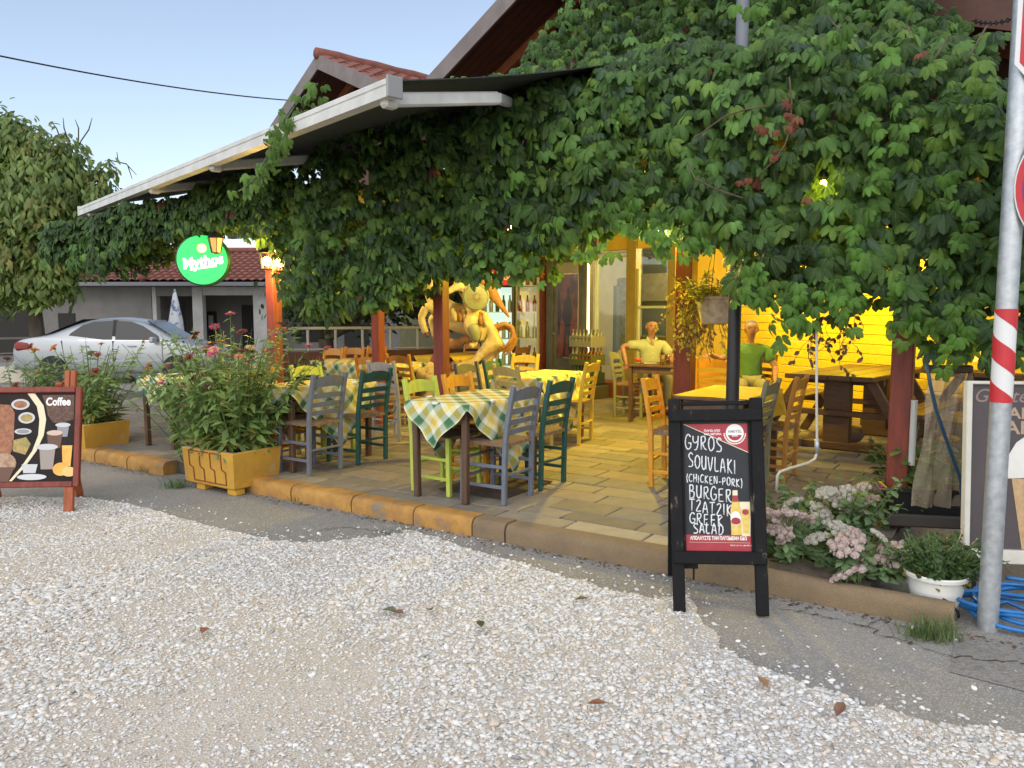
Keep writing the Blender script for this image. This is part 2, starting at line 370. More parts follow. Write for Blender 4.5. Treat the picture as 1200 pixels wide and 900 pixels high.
def stones(name, pts, sizes, cols, z0, label=None, parent=None):
    objs = []
    K = 5; which = rng.integers(0, K, len(pts))
    alln = []
    N = len(pts); ang = rng.uniform(0, 2 * np.pi, N); ca, sa = np.cos(ang), np.sin(ang)
    tx, ty = rng.normal(0, .25, N), rng.normal(0, .25, N)
    Rz = np.zeros((N, 3, 3)); Rz[:, 0, 0] = ca; Rz[:, 0, 1] = -sa; Rz[:, 1, 0] = sa; Rz[:, 1, 1] = ca; Rz[:, 2, 2] = 1; Rz[:, 2, 0] = tx; Rz[:, 2, 1] = ty
    sc = np.stack([sizes * rng.uniform(.8, 1.35, N), sizes * rng.uniform(.6, 1.0, N), sizes * rng.uniform(.3, .55, N)], 1)
    mats = Rz * sc[:, None, :]
    locs = np.column_stack([pts, z0 + sizes * .06])
    # jitter every template differently, then one joined mesh
    vs = []; 
    T = [ICO_V * rng.uniform(.72, 1.22, (12, 1)) + rng.normal(0, .06, (12, 3)) for _ in range(24)]
    TT = np.stack(T)[rng.integers(0, 24, N)]
    v = np.einsum('kij,knj->kni', mats, TT) + locs[:, None, :]
    fs = (ICO_F[None] + (np.arange(N) * 12)[:, None, None]).reshape(-1); m = len(ICO_F)
    me = bpy.data.meshes.new(name); me.vertices.add(N * 12); me.vertices.foreach_set('co', v.reshape(-1).astype(np.float32))
    me.loops.add(N * m * 3); me.loops.foreach_set('vertex_index', fs.astype(np.int32))
    me.polygons.add(N * m); me.polygons.foreach_set('loop_start', (np.arange(N * m) * 3).astype(np.int32)); me.update(calc_edges=True)
    at = me.color_attributes.new('tint', 'FLOAT_COLOR', 'POINT'); cc = np.ones((N, 12, 4), np.float32); cc[:, :, :3] = cols[:, None, :]; at.data.foreach_set('color', cc.reshape(-1))
    me.materials.append(STONE); me.validate(); me.update()
    return link(name, me, parent)
cand = np.column_stack([rng.uniform(-6.5, 3.6, 330000), rng.uniform(1.7, 6.6, 330000)])
# keep what the camera (or one a step aside) can see, inside the gravel, thinned by patches of bare sand
vis = np.abs(cand[:, 0]) < cand[:, 1] * .70 + .8
ok = inside(cand, [(p[0], p[1]) for p in fine]) & vis
bare = lump(cand, .9) + .5 * lump(cand, 2.2, 3) + rng.normal(0, .25, len(cand))
near = cand[:, 1]
ok &= rng.uniform(0, 1, len(cand)) < np.clip(1.0 - .5 * (bare > .45), 0, 1)
cand = cand[ok]
N = min(len(cand), 78000); cand = cand[:N]
sz = np.clip(rng.lognormal(math.log(.0079), .40, N), .004, .017)
big = rng.uniform(0, 1, N) < .008; sz[big] *= 1.6; sz *= np.clip(1 - .35 * (lump(cand, .9) + .5 * lump(cand, 2.2, 3)), .6, 1.25)
g_ = rng.normal(.615, .06, N)[:, None]; wv = (rng.uniform(0, 1, N)[:, None])
cols = np.where(wv < .36, g_ * np.array([1, .945, .87]), np.where(wv < .9, g_ * np.array([.98, .965, .935]), g_ * np.array([.95, .80, .66])))
dk = rng.uniform(0, 1, N) < .04; cols[dk] *= .55
o = stones('gravel', cand, sz, np.clip(cols, .08, .86), .006); tag(o, kind='stuff')
# strays thrown onto the asphalt beside the edge
sp = []
for _ in range(420):
    i = random.randrange(3, len(edge) - 2); p = edge[i].lerp(edge[i + 1], random.random()); q = abs(random.gauss(0, .16))
    sp.append((p.x + random.uniform(-.1, .1) , p.y + q))
for _ in range(60): p = G(random.uniform(830, 1190), random.uniform(735, 850), 0); sp.append((p.x, p.y))
sp = np.array(sp); szs = np.clip(rng.lognormal(math.log(.008), .4, len(sp)), .004, .02)
o = stones('stray_gravel', sp, szs, np.clip(rng.normal(.6, .1, len(sp))[:, None] * np.array([1, .97, .92]), .1, .85), .001); tag(o, kind='stuff')
# concrete apron beyond the end of the kerb
KEND = -3.02
m = MB()
for q in ([D(KEND - .01, -.5), D(-9, -1.1), D(-9, .16), D(KEND - .01, .16)], [D(-2.63, .16), D(-9, .16), D(-9, 9), D(-2.63, 9)]): m.add([(p.x, p.y, .004) for p in q], [(3, 2, 1, 0)])
o = m.build('concrete_apron', CONC); tag(o, kind='structure')
# dry leaves lying on the gravel
LEAFDRY = tint_mat('dry_leaf', .8, 0)
def leaf_flat(L, w_): return ([(0, 0, 0), (-w_, L * .4, .012), (w_, L * .4, .015), (0, L * .45, 0), (-w_ * .8, L * .7, .02), (w_ * .8, L * .7, .012), (0, L, .01)], [(0, 3, 1), (0, 2, 3), (1, 3, 4), (3, 2, 5), (4, 3, 6), (3, 5, 6)])
DL = [(503, 713, 'green', (.09, .12, .03)), (447, 714, 'olive', (.10, .10, .04)), (458, 716, 'brown', (.16, .08, .04)), (562, 727, 'dark green', (.05, .06, .025)), (712, 823, 'rust', (.26, .10, .04)), (900, 806, 'tan', (.30, .16, .07)), (242, 735, 'reddish', (.22, .10, .07)), (980, 840, 'chestnut', (.18, .09, .05)), (690, 700, 'dull', (.17, .13, .07))]
for i, (x, y, nm, c) in enumerate(DL):
    p = G(x, y, .03); v, f = leaf_flat(.085, .022)
    mm = MB(); mm.add(v, f); me = mm.mesh('fallen_leaf', M_('leaf_' + nm.replace(' ', '_'), c, .7))
    o = link('fallen_leaf', me, None, p, (random.uniform(-.2, .2), random.uniform(-.2, .2), random.uniform(0, 6)))
    where = {0: 'in the middle of the gravel', 1: 'beside a brown one on the gravel', 2: 'beside an olive one on the gravel', 3: 'right of the green one on the gravel', 4: 'on the gravel in front of the menu board', 5: 'near the edge of gravel and asphalt', 6: 'on the gravel at left', 7: 'on the stones at lower right', 8: 'near the kerb left of the menu board'}[i]
    tag(o, f'{nm} fallen leaf lying {where}', 'leaf')

# ================================================================ kerb and terrace paving
terr = thing('terrace', None, None, (0, 0, 0)); tag(terr, kind='structure')
BASE = M_('joint_sand', (.10, .085, .065), .95, (.07, .06, .05), 12, bump=.5)
m = MB()
a, b, c, d = D(-2.62, .145, 0), D(10, .145, 0), D(10, 10, 0), D(-2.62, 10, 0)
m.prism([(p.x, p.y) for p in (a, b, c, d)][::-1], -.02, .104); m.build('terrace_base', BASE, terr)
KY = M_('yellow_painted_kerb', (.43, .23, .05), .75, (.33, .165, .04), 6, bump=.6, bscale=35, lo=.36, hi=.56, col3=(.20, .155, .11))
KB = ground_mat('bare_kerb_stone', (.27, .185, .10), (.19, .135, .08), (.21, .155, .10), 4, 170, .9, .4)
s = KEND
kerb = thing('kerb', None, None, (0, 0, 0)); tag(kerb, kind='structure')
while s < 7.6:
    L = random.uniform(.5, .72) if s > -1.7 else 1.3
    e = s + L
    if 2.05 < s < 2.2: e = 2.95
    yellow = s > -.2
    if s < -.2 and e > -.15: e = -.15
    if not (2.1 <= s < 2.9):
        # rounded profile swept along the kerb, a little uneven
        kd = .075 if s < -1.75 else .15; prof = [(0, -.02), (-.005, .075), (.006, .105), (.02, .120), (.04, .126), (kd - .002, .124), (kd, -.02)]
        mm = MB(); k = 5; n = len(prof)
        for i in range(k + 1):
            ss = s + .006 + (e - s - .012) * i / k
            off = random.uniform(-.004, .004); dz = random.uniform(-.004, .004)
            for (t, z) in prof:
                p = D(ss, t + off * (t < .1), z + dz * (z > 0)); mm.v.append(tuple(p))
        for i in range(k):
            for j in range(n - 1):
                a = i * n + j; mm.f.append((a, a + 1, a + n + 1, a + n)); mm.mi.append(0)
        mm.f.append(tuple(range(n))[::-1]); mm.f.append(tuple(k * n + j for j in range(n))); mm.mi += [0, 0]
        mm.build('kerb_stone', KY if yellow else KB, kerb, 'auto')
    s = e
# litter gathered at the foot of the kerb and hairline cracks in the asphalt
L, Nn, Dn, Sz, Tn = [], [], [], [], []
for _ in range(900):
    s_ = random.uniform(KEND - .3, 7); p = D(s_, -abs(random.gauss(0, .05)) - .008, .004); a = random.uniform(0, 6.28); L.append(tuple(p)); Nn.append((random.gauss(0, .25), random.gauss(0, .25), 1)); Dn.append((math.cos(a), math.sin(a), 0)); Sz.append(random.uniform(.008, .03)); f = random.uniform(.6, 1.4); c = random.choice([(.10, .07, .04), (.16, .12, .07), (.06, .05, .035), (.2, .15, .09), (.12, .07, .035)]); Tn.append([x * f for x in c])
lv = np.array([(-.3, -.2, .05), (.3, -.25, .08), (-.22, -.8, .1), (.2, -.7, .02), (0, 0, 0), (0, -1, .12)]); lf = [(4, 0, 1), (0, 2, 3), (0, 3, 1), (2, 5, 3)]
o = scatter('kerbside_debris', (lv, lf), frames(np.array(Nn), np.array(Dn)) * np.array(Sz)[:, None, None], L, Tn, LEAFDRY); o['kind'] = 'stuff'
CRK = M_('crack_dark', (.035, .032, .03), .95)  # plain dark colour of the thin crack strips
for ln in ([(905, 712), (960, 722), (1005, 733), (1060, 752), (1110, 770), (1165, 775), (1230, 782)], [(470, 628), (440, 622), (400, 618), (372, 622)], [(1010, 735), (1030, 728), (1075, 742), (1118, 750)]):
    pts = [G(x, y, .0022) for x, y in ln]; pts = [q for i in range(len(pts) - 1) for q in [pts[i].lerp(pts[i + 1], k / 8) for k in range(8)]] + [pts[-1]]
    pts = [p + Vector((random.gauss(0, .012), random.gauss(0, .012), 0)) for p in pts]; mm = MB(); n = len(pts)
    for i, p in enumerate(pts): w_ = random.uniform(.0015, .0055) * (1 if 0 < i < n - 1 else .1); mm.v += [(p.x, p.y - w_, .0065), (p.x, p.y + w_, .0065)]
    for i in range(n - 1): mm.f.append((2 * i, 2 * i + 2, 2 * i + 3, 2 * i + 1)); mm.mi.append(0)
    tag(mm.build('ground_crack', CRK), kind='structure')
# paving: courses along the kerb, each stone its own slightly uneven piece
pav = []
t = .155; row = 0
while t < 9.5:
    dt = random.choice([.21, .26, .30]); s = KEND + .03 - random.uniform(0, .4)
    while s < 8.8:
        ds = random.uniform(.3, .56)
        s0, s1 = max(s, -2.61), min(s + ds, 8.8)
        if s1 - s0 > .06 and not (s1 < -1.82 and t < .95): pav.append((s0, s1, t, t + dt))
        s += ds
    t += dt
def pav_geo(mm, q, cen=None):
    s0, s1, t0, t1 = q; g = .0045; c0 = D((s0 + s1) / 2, (t0 + t1) / 2, 0)
    zt = [.1185 + random.uniform(-.0035, .0035) for _ in range(4)]
    cs = [(s0 + g, t0 + g), (s1 - g, t0 + g), (s1 - g, t1 - g), (s0 + g, t1 - g)]
    cs = [(x + random.uniform(-.003, .003), y + random.uniform(-.003, .003)) for x, y in cs]
    vs = []
    mid = ((s0 + s1) / 2, (t0 + t1) / 2)
    for k, (x, y) in enumerate(cs): vs.append(D(x, y, .09))
    for k, (x, y) in enumerate(cs): vs.append(D(x, y, zt[k] - .005))
    for k, (x, y) in enumerate(cs): vs.append(D(x + (mid[0] - x) * .035, y + (mid[1] - y) * .045, zt[k]))
    fs = []
    for l in (0, 4):
        for k in range(4): fs.append((l + k, l + (k + 1) % 4, l + 4 + (k + 1) % 4, l + 4 + k))
    fs.append((8, 9, 10, 11))
    o = cen if cen is not None else Vector((0, 0, 0))
    fs = [f[::-1] for f in fs]
    mm.add([p - o for p in vs], fs); return len(vs)
def pav_col(q):
    b = random.choice([(.23, .20, .155), (.26, .225, .17), (.205, .18, .145), (.215, .20, .175), (.245, .20, .15)])
    if -1.95 < (q[0] + q[1]) / 2 < -.75 and q[2] < .3: b = (.40, .34, .25)
    k = random.uniform(.68, 1.0); return [x * k for x in b]
def set_tint(me, cols):
    at = me.color_attributes.new('tint', 'FLOAT_COLOR', 'POINT'); a = np.ones((len(me.vertices), 4), np.float32); a[:, :3] = np.asarray(cols); at.data.foreach_set('color', a.reshape(-1))
def vis_key(q):
    x, y = PX(D((q[0] + q[1]) / 2, (q[2] + q[3]) / 2)); p = D((q[0] + q[1]) / 2, (q[2] + q[3]) / 2)
    hid = 0 if -40 < x < 1240 else 50
    return p.y + hid
pav.sort(key=vis_key)
for q in pav[:300]:
    c0 = D((q[0] + q[1]) / 2, (q[2] + q[3]) / 2, .1); mm = MB(); pav_geo(mm, q, c0); me = mm.mesh('paving_stone', PAVER); set_tint(me, pav_col(q))
    link('paving_stone', me, terr, c0)
mm = MB(); cols = []
for q in pav[300:]:
    n = pav_geo(mm, q); cols += [pav_col(q)] * n
me = mm.mesh('far_paving', PAVER); set_tint(me, cols); o = link('far_paving', me, terr); o['kind'] = 'stuff'
# soil bed behind the kerb at the right
mm = MB(); nx, ny = 16, 12
for i in range(nx + 1):
    for j in range(ny + 1):
        mm.v.append(tuple(D(-2.6 + .79 * i / nx, .076 + .874 * j / ny, .125 + random.uniform(-.01, .022) + (0 if 0 < i < nx and 0 < j < ny else -.03))))
for i in range(nx):
    for j in range(ny):
        a = i * (ny + 1) + j; mm.f.append((a, a + 1, a + ny + 2, a + ny + 1)); mm.mi.append(0)
o = mm.build('soil_bed', SOIL, None, True); tag(o, kind='structure')

# ================================================================ pergola
per = thing('pergola', 'red stained timber pergola whose posts carry the vine over the terrace', 'pergola', D(0, 1.5))
po = per.location.copy()
def dl(s, t, z): return D(s, t, z) - po
def post(parent, s, t, w_, h, mat=WOODRED):
    mm = MB(); rz = math.atan2(U.y, U.x); p = dl(s, t, DECK + h / 2); mm.box(p, (w_, w_, h), .008, 0, None, rz); return mm.build('post', mat, parent)
PST = [(-2.59, 1.43, .13, 2.3), (1.43, 1.67, .115, 2.3), (3.49, 1.39, .12, 2.25), (3.25, 2.74, .12, 2.4), (-.32, 3.53, .18, 2.5)]
for q in PST: post(per, *q)
for t_, z_ in ((1.5, 2.42), (3.2, 2.60)):
    mm = MB(); mm.bar(dl(-3.1, t_, z_ + .08), dl(6.6, t_, z_ + .08), .1, .14, .006); mm.build('beam', DARKWOOD, per)
for i in range(15):
    s_ = -3 + i * .66; mm = MB(); mm.bar(dl(s_, 1.42, 2.62), dl(s_, 4.6, 2.86), .06, .1, .004); mm.build('rafter', DARKWOOD, per)
SKYBLOCK = M_('sky_blocker_dark', (.05, .045, .04), .8, (.08, .07, .06), 4)  # unseen sheet added to keep sky light off the terrace
mm = MB(); q = [dl(-3.1, 1.35, 2.72), dl(6.4, 1.35, 2.72), dl(6.4, 4.7, 2.95), dl(-3.1, 4.7, 2.95)]
mm.add(q + [p + Vector((0, 0, .02)) for p in q], [(3, 2, 1, 0), (4, 5, 6, 7), (0, 1, 5, 4), (1, 2, 6, 5), (2, 3, 7, 6), (3, 0, 4, 7)]); mm.build('sky_blocker', SKYBLOCK, per)

# ================================================================ awning
AWB = M_('white_awning_bar', (.58, .57, .53), .45, (.48, .47, .44), 5)
FAB = M_('dark_green_awning_cloth', (.035, .042, .038), .85, (.05, .055, .05), 20, bump=.1, bscale=300)
aw = thing('awning', 'dark cloth awning with long white front bar stretched over the vine', 'awning', F(0, 0, 0))
ao = aw.location.copy()
def fl(t, d, z): return F(t, d, z) - ao
zb = AW.z
mm = MB()
prof = [(-.05, -.055), (.03, -.055), (.045, -.02), (.045, .05), (.01, .06), (-.03, .06), (-.05, .045), (-.05, .018), (-.043, .014), (-.043, .006), (-.05, 0)]
n = len(prof)
for t_ in (0, AWLEN):
    for (d_, z_) in prof: mm.v.append(tuple(fl(t_, d_, zb + z_)))
for j in range(n): mm.f.append((j, n + j, n + (j + 1) % n, (j + 1) % n)); mm.mi.append(0)
mm.f += [tuple(range(n)), tuple(range(n, 2 * n))[::-1]]; mm.mi += [0, 0]
bar = mm.build('front_bar', AWB, aw)
GREYP = M_('grey_plastic', (.25, .25, .25), .5)
for t_ in (-.012, AWLEN + .002):
    mm = MB(); mm.box(fl(t_ + .005, -.003, zb + .002), (.112, .02, .128), .006, 0, None, math.atan2(B.y, B.x)); mm.build('end_cap', GREYP if t_ < 0 else AWB, bar)
mm = MB(); nd = 10; nt_ = 24
sl_ = lambda d: .045 + .265 * d - .035 * math.sin(math.pi * min(1, d / 2.4))
for top in (0, 1):
    for i in range(nt_ + 1):
        for j in range(nd + 1):
            d_ = .03 + 2.5 * j / nd; t_ = .03 + (AWLEN - .06) * i / nt_
            mm.v.append(tuple(fl(t_, d_, zb + sl_(d_) + (.006 if top else 0) + .008 * math.sin(t_ * 2.1))))
k = (nt_ + 1) * (nd + 1)
for i in range(nt_):
    for j in range(nd):
        a = i * (nd + 1) + j; mm.f.append((a, a + 1, a + nd + 2, a + nd + 1)); mm.f.append(tuple(x + k for x in (a, a + nd + 1, a + nd + 2, a + 1))); mm.mi += [0, 0]
for i in (0, nt_):
    for j in range(nd): a = i * (nd + 1) + j; mm.f.append((a, a + 1, a + 1 + k, a + k)); mm.mi.append(0)
mm.build('awning_cloth', FAB, aw, True)
for t_ in (.10, 2.9, 4.6, AWLEN - .35):
    mm = MB(); mm.bar(fl(t_, .0, zb - .05), fl(t_ + .03, .92, zb + .13), .05, .085, .012); ar = mm.build('arm', AWB, aw)
    mm = MB(); mm.bar(fl(t_ + .03, .92, zb + .13), fl(t_ + .9, 1.9, zb + .42), .045, .075, .012); mm.build('forearm', AWB, ar)
    mm = MB(); mm.box(fl(t_, .03, zb - .06), (.10, .08, .07), .015, 0, None, math.atan2(B.y, B.x)); mm.build('bracket', AWB, ar)

# ================================================================ vine
def leaflet(L, w_, ang, droop, fold, base):
    """8 triangles, folded along the midrib and bent; returns verts, faces, uv"""
    def P(u, side, hw):
        x = side * hw * w_; y = -u * L; z = -droop * L * u * u - fold * abs(side) * hw * w_ + .10 * L * math.sin(u * 3)
        ca, sa = math.cos(ang), math.sin(ang)
        return (base[0] + x * ca - y * sa, base[1] + x * sa + y * ca, z + base[2])
    rows = ((.14, .19), (.42, .45), (.70, .48), (.90, .26))
    vs = [P(0, 0, 0)]; uv = [(0, 0)]; fs = []
    for u, hw in rows:
        vs += [P(u, -1, hw), P(u, 0, 0), P(u, 1, hw)]; uv += [(-hw, u), (0, u), (hw, u)]
    vs.append(P(1, 0, 0)); uv.append((0, 1)); fs += [(0, 2, 1), (0, 3, 2)]
    for k in range(len(rows) - 1):
        i = 1 + 3 * k; fs += [(i, i + 1, i + 4), (i, i + 4, i + 3), (i + 1, i + 2, i + 5), (i + 1, i + 5, i + 4)]
    e = len(vs) - 1; fs += [(e - 3, e - 2, e), (e - 2, e - 1, e)]
    return vs, fs, uv
def palm_leaf(seed, n5=True):
    r = random.Random(seed); V_, F_, UV_ = [], [], []
    for a, l in ((0, 1), (.66, .92), (-.66, .92), (1.28, .68), (-1.28, .68)) if n5 else ((0, 1), (.95, .85), (-.95, .85)):
        v, f, u = leaflet(l * r.uniform(.85, 1.1), l * r.uniform(.46, .58), a + r.uniform(-.16, .16), r.uniform(.35, .95), r.uniform(.25, .7), (.10 * math.sin(a), -.10 * math.cos(a), r.uniform(-.08, .08)))
        k = len(V_); V_ += v; F_ += [tuple(i + k for i in q) for q in f]; UV_ += u
    # stalk
    k = len(V_); V_ += [(-.012, 0, 0), (.012, 0, 0), (0, .35, -.45)]; F_.append((k, k + 1, k + 2)); UV_ += [(.4, 0), (.4, 0), (.4, 0)]
    return np.array(V_), F_, UV_
PALM = [palm_leaf(i) for i in range(6)] + [palm_leaf(9, False)]
bot = [(60, 295), (95, 305), (130, 315), (160, 290), (200, 268), (240, 262), (285, 264), (300, 276), (318, 268), (333, 315), (345, 350), (380, 366), (430, 352), (470, 334), (500, 325), (530, 306), (560, 318), (585, 318), (600, 325), (618, 312), (632, 294), (660, 282), (690, 280), (702, 262), (720, 252), (740, 252), (762, 282), (790, 268), (815, 282), (845, 270), (862, 322), (880, 346), (905, 330), (930, 358), (960, 346), (985, 362), (1010, 350), (1040, 344), (1060, 366), (1090, 398), (1120, 410), (1150, 420), (1200, 408), (1400, 405)]
top = [(60, 268), (95, 256), (130, 248), (200, 232), (330, 190), (430, 150), (520, 115), (600, 82), (640, 68), (700, 52), (760, 40), (900, 20), (1100, 22), (1150, 34), (1185, 80), (1230, 90), (1400, 95)]
T0 = 1.08
def curve(tab):
    xs = []; zs = []
    for px, y in tab:
        p = on_plane(px, y, D(0, T0), V); s_, _ = toD(p); xs.append(s_); zs.append(p.z)
    xs, zs = np.array(xs)[::-1], np.array(zs)[::-1]
    return lambda s: np.interp(s, xs, zs)
zb_f, zt_f = curve(bot), curve(top)
VDIR = np.array([V.x, V.y, 0]); UDIR = np.array([U.x, U.y, 0]); OO = np.array([O.x, O.y, 0])
def vine_pts(n, s0, s1, tlo, thi, ragged=.05):
    s_ = rng.uniform(s0, s1, n); zb_, zt_ = zb_f(s_), zt_f(s_)
    zb_ = zb_ + rng.normal(0, ragged, n); f = rng.uniform(0, 1, n); z = zb_ + (zt_ - zb_) * f
    q = np.column_stack([s_, z]); bulge = .16 * lump(q, 2.1) + .08 * lump(q, 4.5, 2)
    hang = np.clip((z - zb_) / .5, 0, 1)
    t_ = T0 + rng.uniform(tlo, thi, n) - bulge * (.4 + .6 * hang)
    # top of the hedge rolls back over the beam
    r_ = np.clip((z - (zt_ - .45)) / .45, 0, 1); t_ = t_ + .45 * r_ ** 2 * (s_ < 1)
    P = OO + s_[:, None] * UDIR + t_[:, None] * VDIR; P[:, 2] = z
    n_ = -VDIR + np.array([0, 0, .62]) + rng.normal(0, .45, (n, 3)); n_ += r_[:, None] * np.array([0, 0, .9])
    return P, n_, s_
def px_of(P):
    z = P[:, 2] - CAM_H; f = P[:, 1] * _c - z * _s; u = P[:, 1] * _s + z * _c
    return 600 + FPX * P[:, 0] / f, 450 - FPX * u / f
def keep(P):
    x, y = px_of(P); k = np.ones(len(P), bool)
    k &= ~((y < 85) & (x < 598 + (85 - y) * .70))
    k &= ~((x > 1085) & (y < (x - 1080) * .40))
    for (hx, hy, hr) in ((778, 270, 13), (724, 284, 17), (842, 288, 8), (600, 286, 5), (604, 262, 4), (965, 215, 3), (792, 318, 12)): k &= (x - hx) ** 2 + (y - hy) ** 2 > hr * hr
    return k
def vine_tints(n, P):
    base = np.array([.064, .128, .030]); k = rng.lognormal(0, .40, n)[:, None]; tn = base * k
    yl = rng.uniform(0, 1, n) < .15; tn[yl] = np.array([.13, .22, .04]) * rng.uniform(.7, 1.25, (yl.sum(), 1))
    bl = rng.uniform(0, 1, n) < .12; tn[bl] = np.array([.045, .085, .045]) * rng.uniform(.8, 1.3, (bl.sum(), 1))
    rd = rng.uniform(0, 1, n) < .004; tn[rd] = np.array([.15, .05, .03]) * rng.uniform(.7, 1.2, (rd.sum(), 1))
    q = np.column_stack([P[:, 0] + P[:, 1], P[:, 2]]); tn *= (1 + .28 * lump(q, 2.6, 1))[:, None]
    return np.clip(tn, .01, .4)
def vine_build(root, P, n_, sizes, tints, max_single, name='leaf'):
    N = len(P); down = np.tile(np.array([0, 0, -1.]), (N, 1)) + rng.normal(0, .28, (N, 3))
    Mx = frames(n_, down) * sizes[:, None, None]
    x, y = px_of(P); order = np.argsort(P[:, 1] + (1000 * ((x < 0) | (x > 1200) | (y < 0))))
    rank = np.empty(N, int); rank[order] = np.arange(N); which = rng.integers(0, 7, N)
    single = rank < max_single
    base = Vector(root.location)
    # nearest leaves: objects of their own, sharing a few tinted leaf meshes
    pool = {}
    for i in np.nonzero(single)[0]:
        key = (int(which[i]), int(rng.integers(0, 5)))
        if key not in pool:
            me = bpy.data.meshes.new('leaf'); tv, tf, tu = PALM[key[0]]; me.from_pydata([tuple(v) for v in tv], [], tf)
            c_ = [(.06, .125, .030), (.085, .165, .036), (.040, .085, .026), (.14, .24, .042), (.055, .10, .042)][key[1]]; set_tint(me, [c_] * len(tv))
            l = me.uv_layers.new(name='UVMap'); l.data.foreach_set('uv', np.array([tu[v] for q in tf for v in q], np.float32).ravel()); me.materials.append(LEAF); pool[key] = me
        o = bpy.data.objects.new(name, pool[key]); C.objects.link(o); o.parent = root
        mm = Matrix([list(r) + [0] for r in Mx[i]] + [[0, 0, 0, 1]]); mm.translation = Vector(P[i]) - base; o.matrix_basis = mm
    for k in range(7):
        sel = (~single) & (which == k)
        if sel.sum() == 0: continue
        yield scatter('foliage', PALM[k][:2], Mx[sel], P[sel] - np.array(base), tints[sel], LEAF, root, False, 'stuff', PALM[k][2])
def join_same(objs, name, root):
    """several scattered meshes into one part"""
    bmm = None; objs = list(objs)
    vs = sum(len(o.data.vertices) for o in objs)
    co = []; fi = []; col = []; uv = []; off = 0
    for o in objs:
        me = o.data; n = len(me.vertices); a = np.empty(n * 3, np.float32); me.vertices.foreach_get('co', a); co.append(a)
        li = np.empty(len(me.loops), np.int32); me.loops.foreach_get('vertex_index', li); fi.append(li + off)
        c_ = np.empty(n * 4, np.float32); me.color_attributes['tint'].data.foreach_get('color', c_); col.append(c_)
        u = np.empty(len(me.loops) * 2, np.float32); me.uv_layers[0].data.foreach_get('uv', u); uv.append(u); off += n
    co, fi, col, uv = map(np.concatenate, (co, fi, col, uv)); nf = len(fi) // 3
    me = bpy.data.meshes.new(name); me.vertices.add(off); me.vertices.foreach_set('co', co); me.loops.add(len(fi)); me.loops.foreach_set('vertex_index', fi)
    me.polygons.add(nf); me.polygons.foreach_set('loop_start', (np.arange(nf) * 3).astype(np.int32)); me.update(calc_edges=True)
    at = me.color_attributes.new('tint', 'FLOAT_COLOR', 'POINT'); at.data.foreach_set('color', col); l = me.uv_layers.new(name='UVMap'); l.data.foreach_set('uv', uv)
    me.materials.append(objs[0].data.materials[0]); me.validate()
    for o in objs: d_ = o.data; bpy.data.objects.remove(o); bpy.data.meshes.remove(d_)
    o = link(name, me, root); o['kind'] = 'stuff'; return o
VSTEM = M_('vine_stem', (.12, .08, .05), .8, (.07, .05, .03), 12, bump=.4)
vine_n = thing('climbing_vine', 'dense green creeper forming a thick hedge above the menu board', 'vine', D(-2.59, 1.3))
vine_f = thing('climbing_vine', 'darker creeper curtain hanging in the shade under the awning', 'vine', D(3.4, 1.3))
def gen(spec):
    Ps, ns = [], []
    for a in spec:
        P, n_, _ = vine_pts(*a); k = keep(P); Ps.append(P[k]); ns.append(n_[k])
    return np.concatenate(Ps), np.concatenate(ns)
P, n_ = gen([(2900, -3.9, .55, -.22, .02), (1300, -3.9, .55, .0, .3), (900, -3.9, .55, .3, .7, .02)])
# the creeper also runs up over the pergola towards the gable
k = 4200; s_ = rng.uniform(-4.2, 1.9, k); r_ = rng.uniform(0, 2.1, k); q = np.column_stack([s_, r_ * 2]); t_ = 1.45 + 1.9 * r_; z_ = 3.1 + 1.25 * r_ + .2 * lump(q, 2) + rng.normal(0, .06, k)
P2 = OO + s_[:, None] * UDIR + t_[:, None] * VDIR; P2[:, 2] = z_; n2 = -VDIR * .8 + np.array([0, 0, .6]) + rng.normal(0, .4, (k, 3)); kk = keep(P2); P2, n2 = P2[kk], n2[kk]
zone = 1 + .34 * lump(np.column_stack([P[:, 0] + P[:, 1], P[:, 2]]), 1.5, 5)
P5 = np.array([tuple(on_plane(random.uniform(630, 1125), random.uniform(-60, 62), F(0, 3.5 + random.uniform(-.25, .25), 0), B)) for _ in range(1500)]); n5 = -VDIR * .9 + np.array([0, 0, .5]) + rng.normal(0, .42, (len(P5), 3)); kk = keep(P5); P2, n2 = np.concatenate([P2, P5[kk]]), np.concatenate([n2, n5[kk]])
nsz = np.concatenate([np.clip(rng.normal(.087, .018, len(P)) * zone, .045, .15), np.clip(rng.normal(.075, .015, len(P2)), .045, .11)])
# lighter young shoots: chains of leaves trailing over the hedge
sh = [((908, 350), (905, 385), (918, 415)), ((1035, 60), (1022, 110), (1030, 160), (1020, 215), (1005, 270)), ((1060, 110), (1058, 150), (1045, 190), (1030, 230)), ((1112, 195), (1125, 230), (1140, 265)), ((1130, 270), (1115, 300), (1125, 330)), ((1015, 240), (1005, 290), (995, 335), (988, 360)), ((1110, 340), (1108, 370), (1112, 400)), ((1000, 30), (985, 45), (970, 55)), ((598, 150), (600, 175), (598, 215), (602, 235)), ((640, 250), (660, 270), (680, 300), (700, 305)), ((690, 250), (700, 290), (720, 310)), ((985, 325), (975, 345), (945, 370), (935, 385)), ((1130, 385), (1125, 410), (1150, 420)), ((885, 0), (880, 8), (868, 12)), ((600, 295), (625, 320), (640, 335))]
for _ in range(22):                     # loose strands hanging below the hedge
    x_ = random.uniform(640, 1180); y_ = float(np.interp(x_, [b_[0] for b_ in bot], [b_[1] for b_ in bot])); dy_ = random.uniform(8, 34); sh.append(((x_, y_ - 25), (x_ + random.uniform(-8, 8), y_ + dy_ * .4), (x_ + random.uniform(-12, 12), y_ + dy_)))
P3, n3, s3 = [], [], []
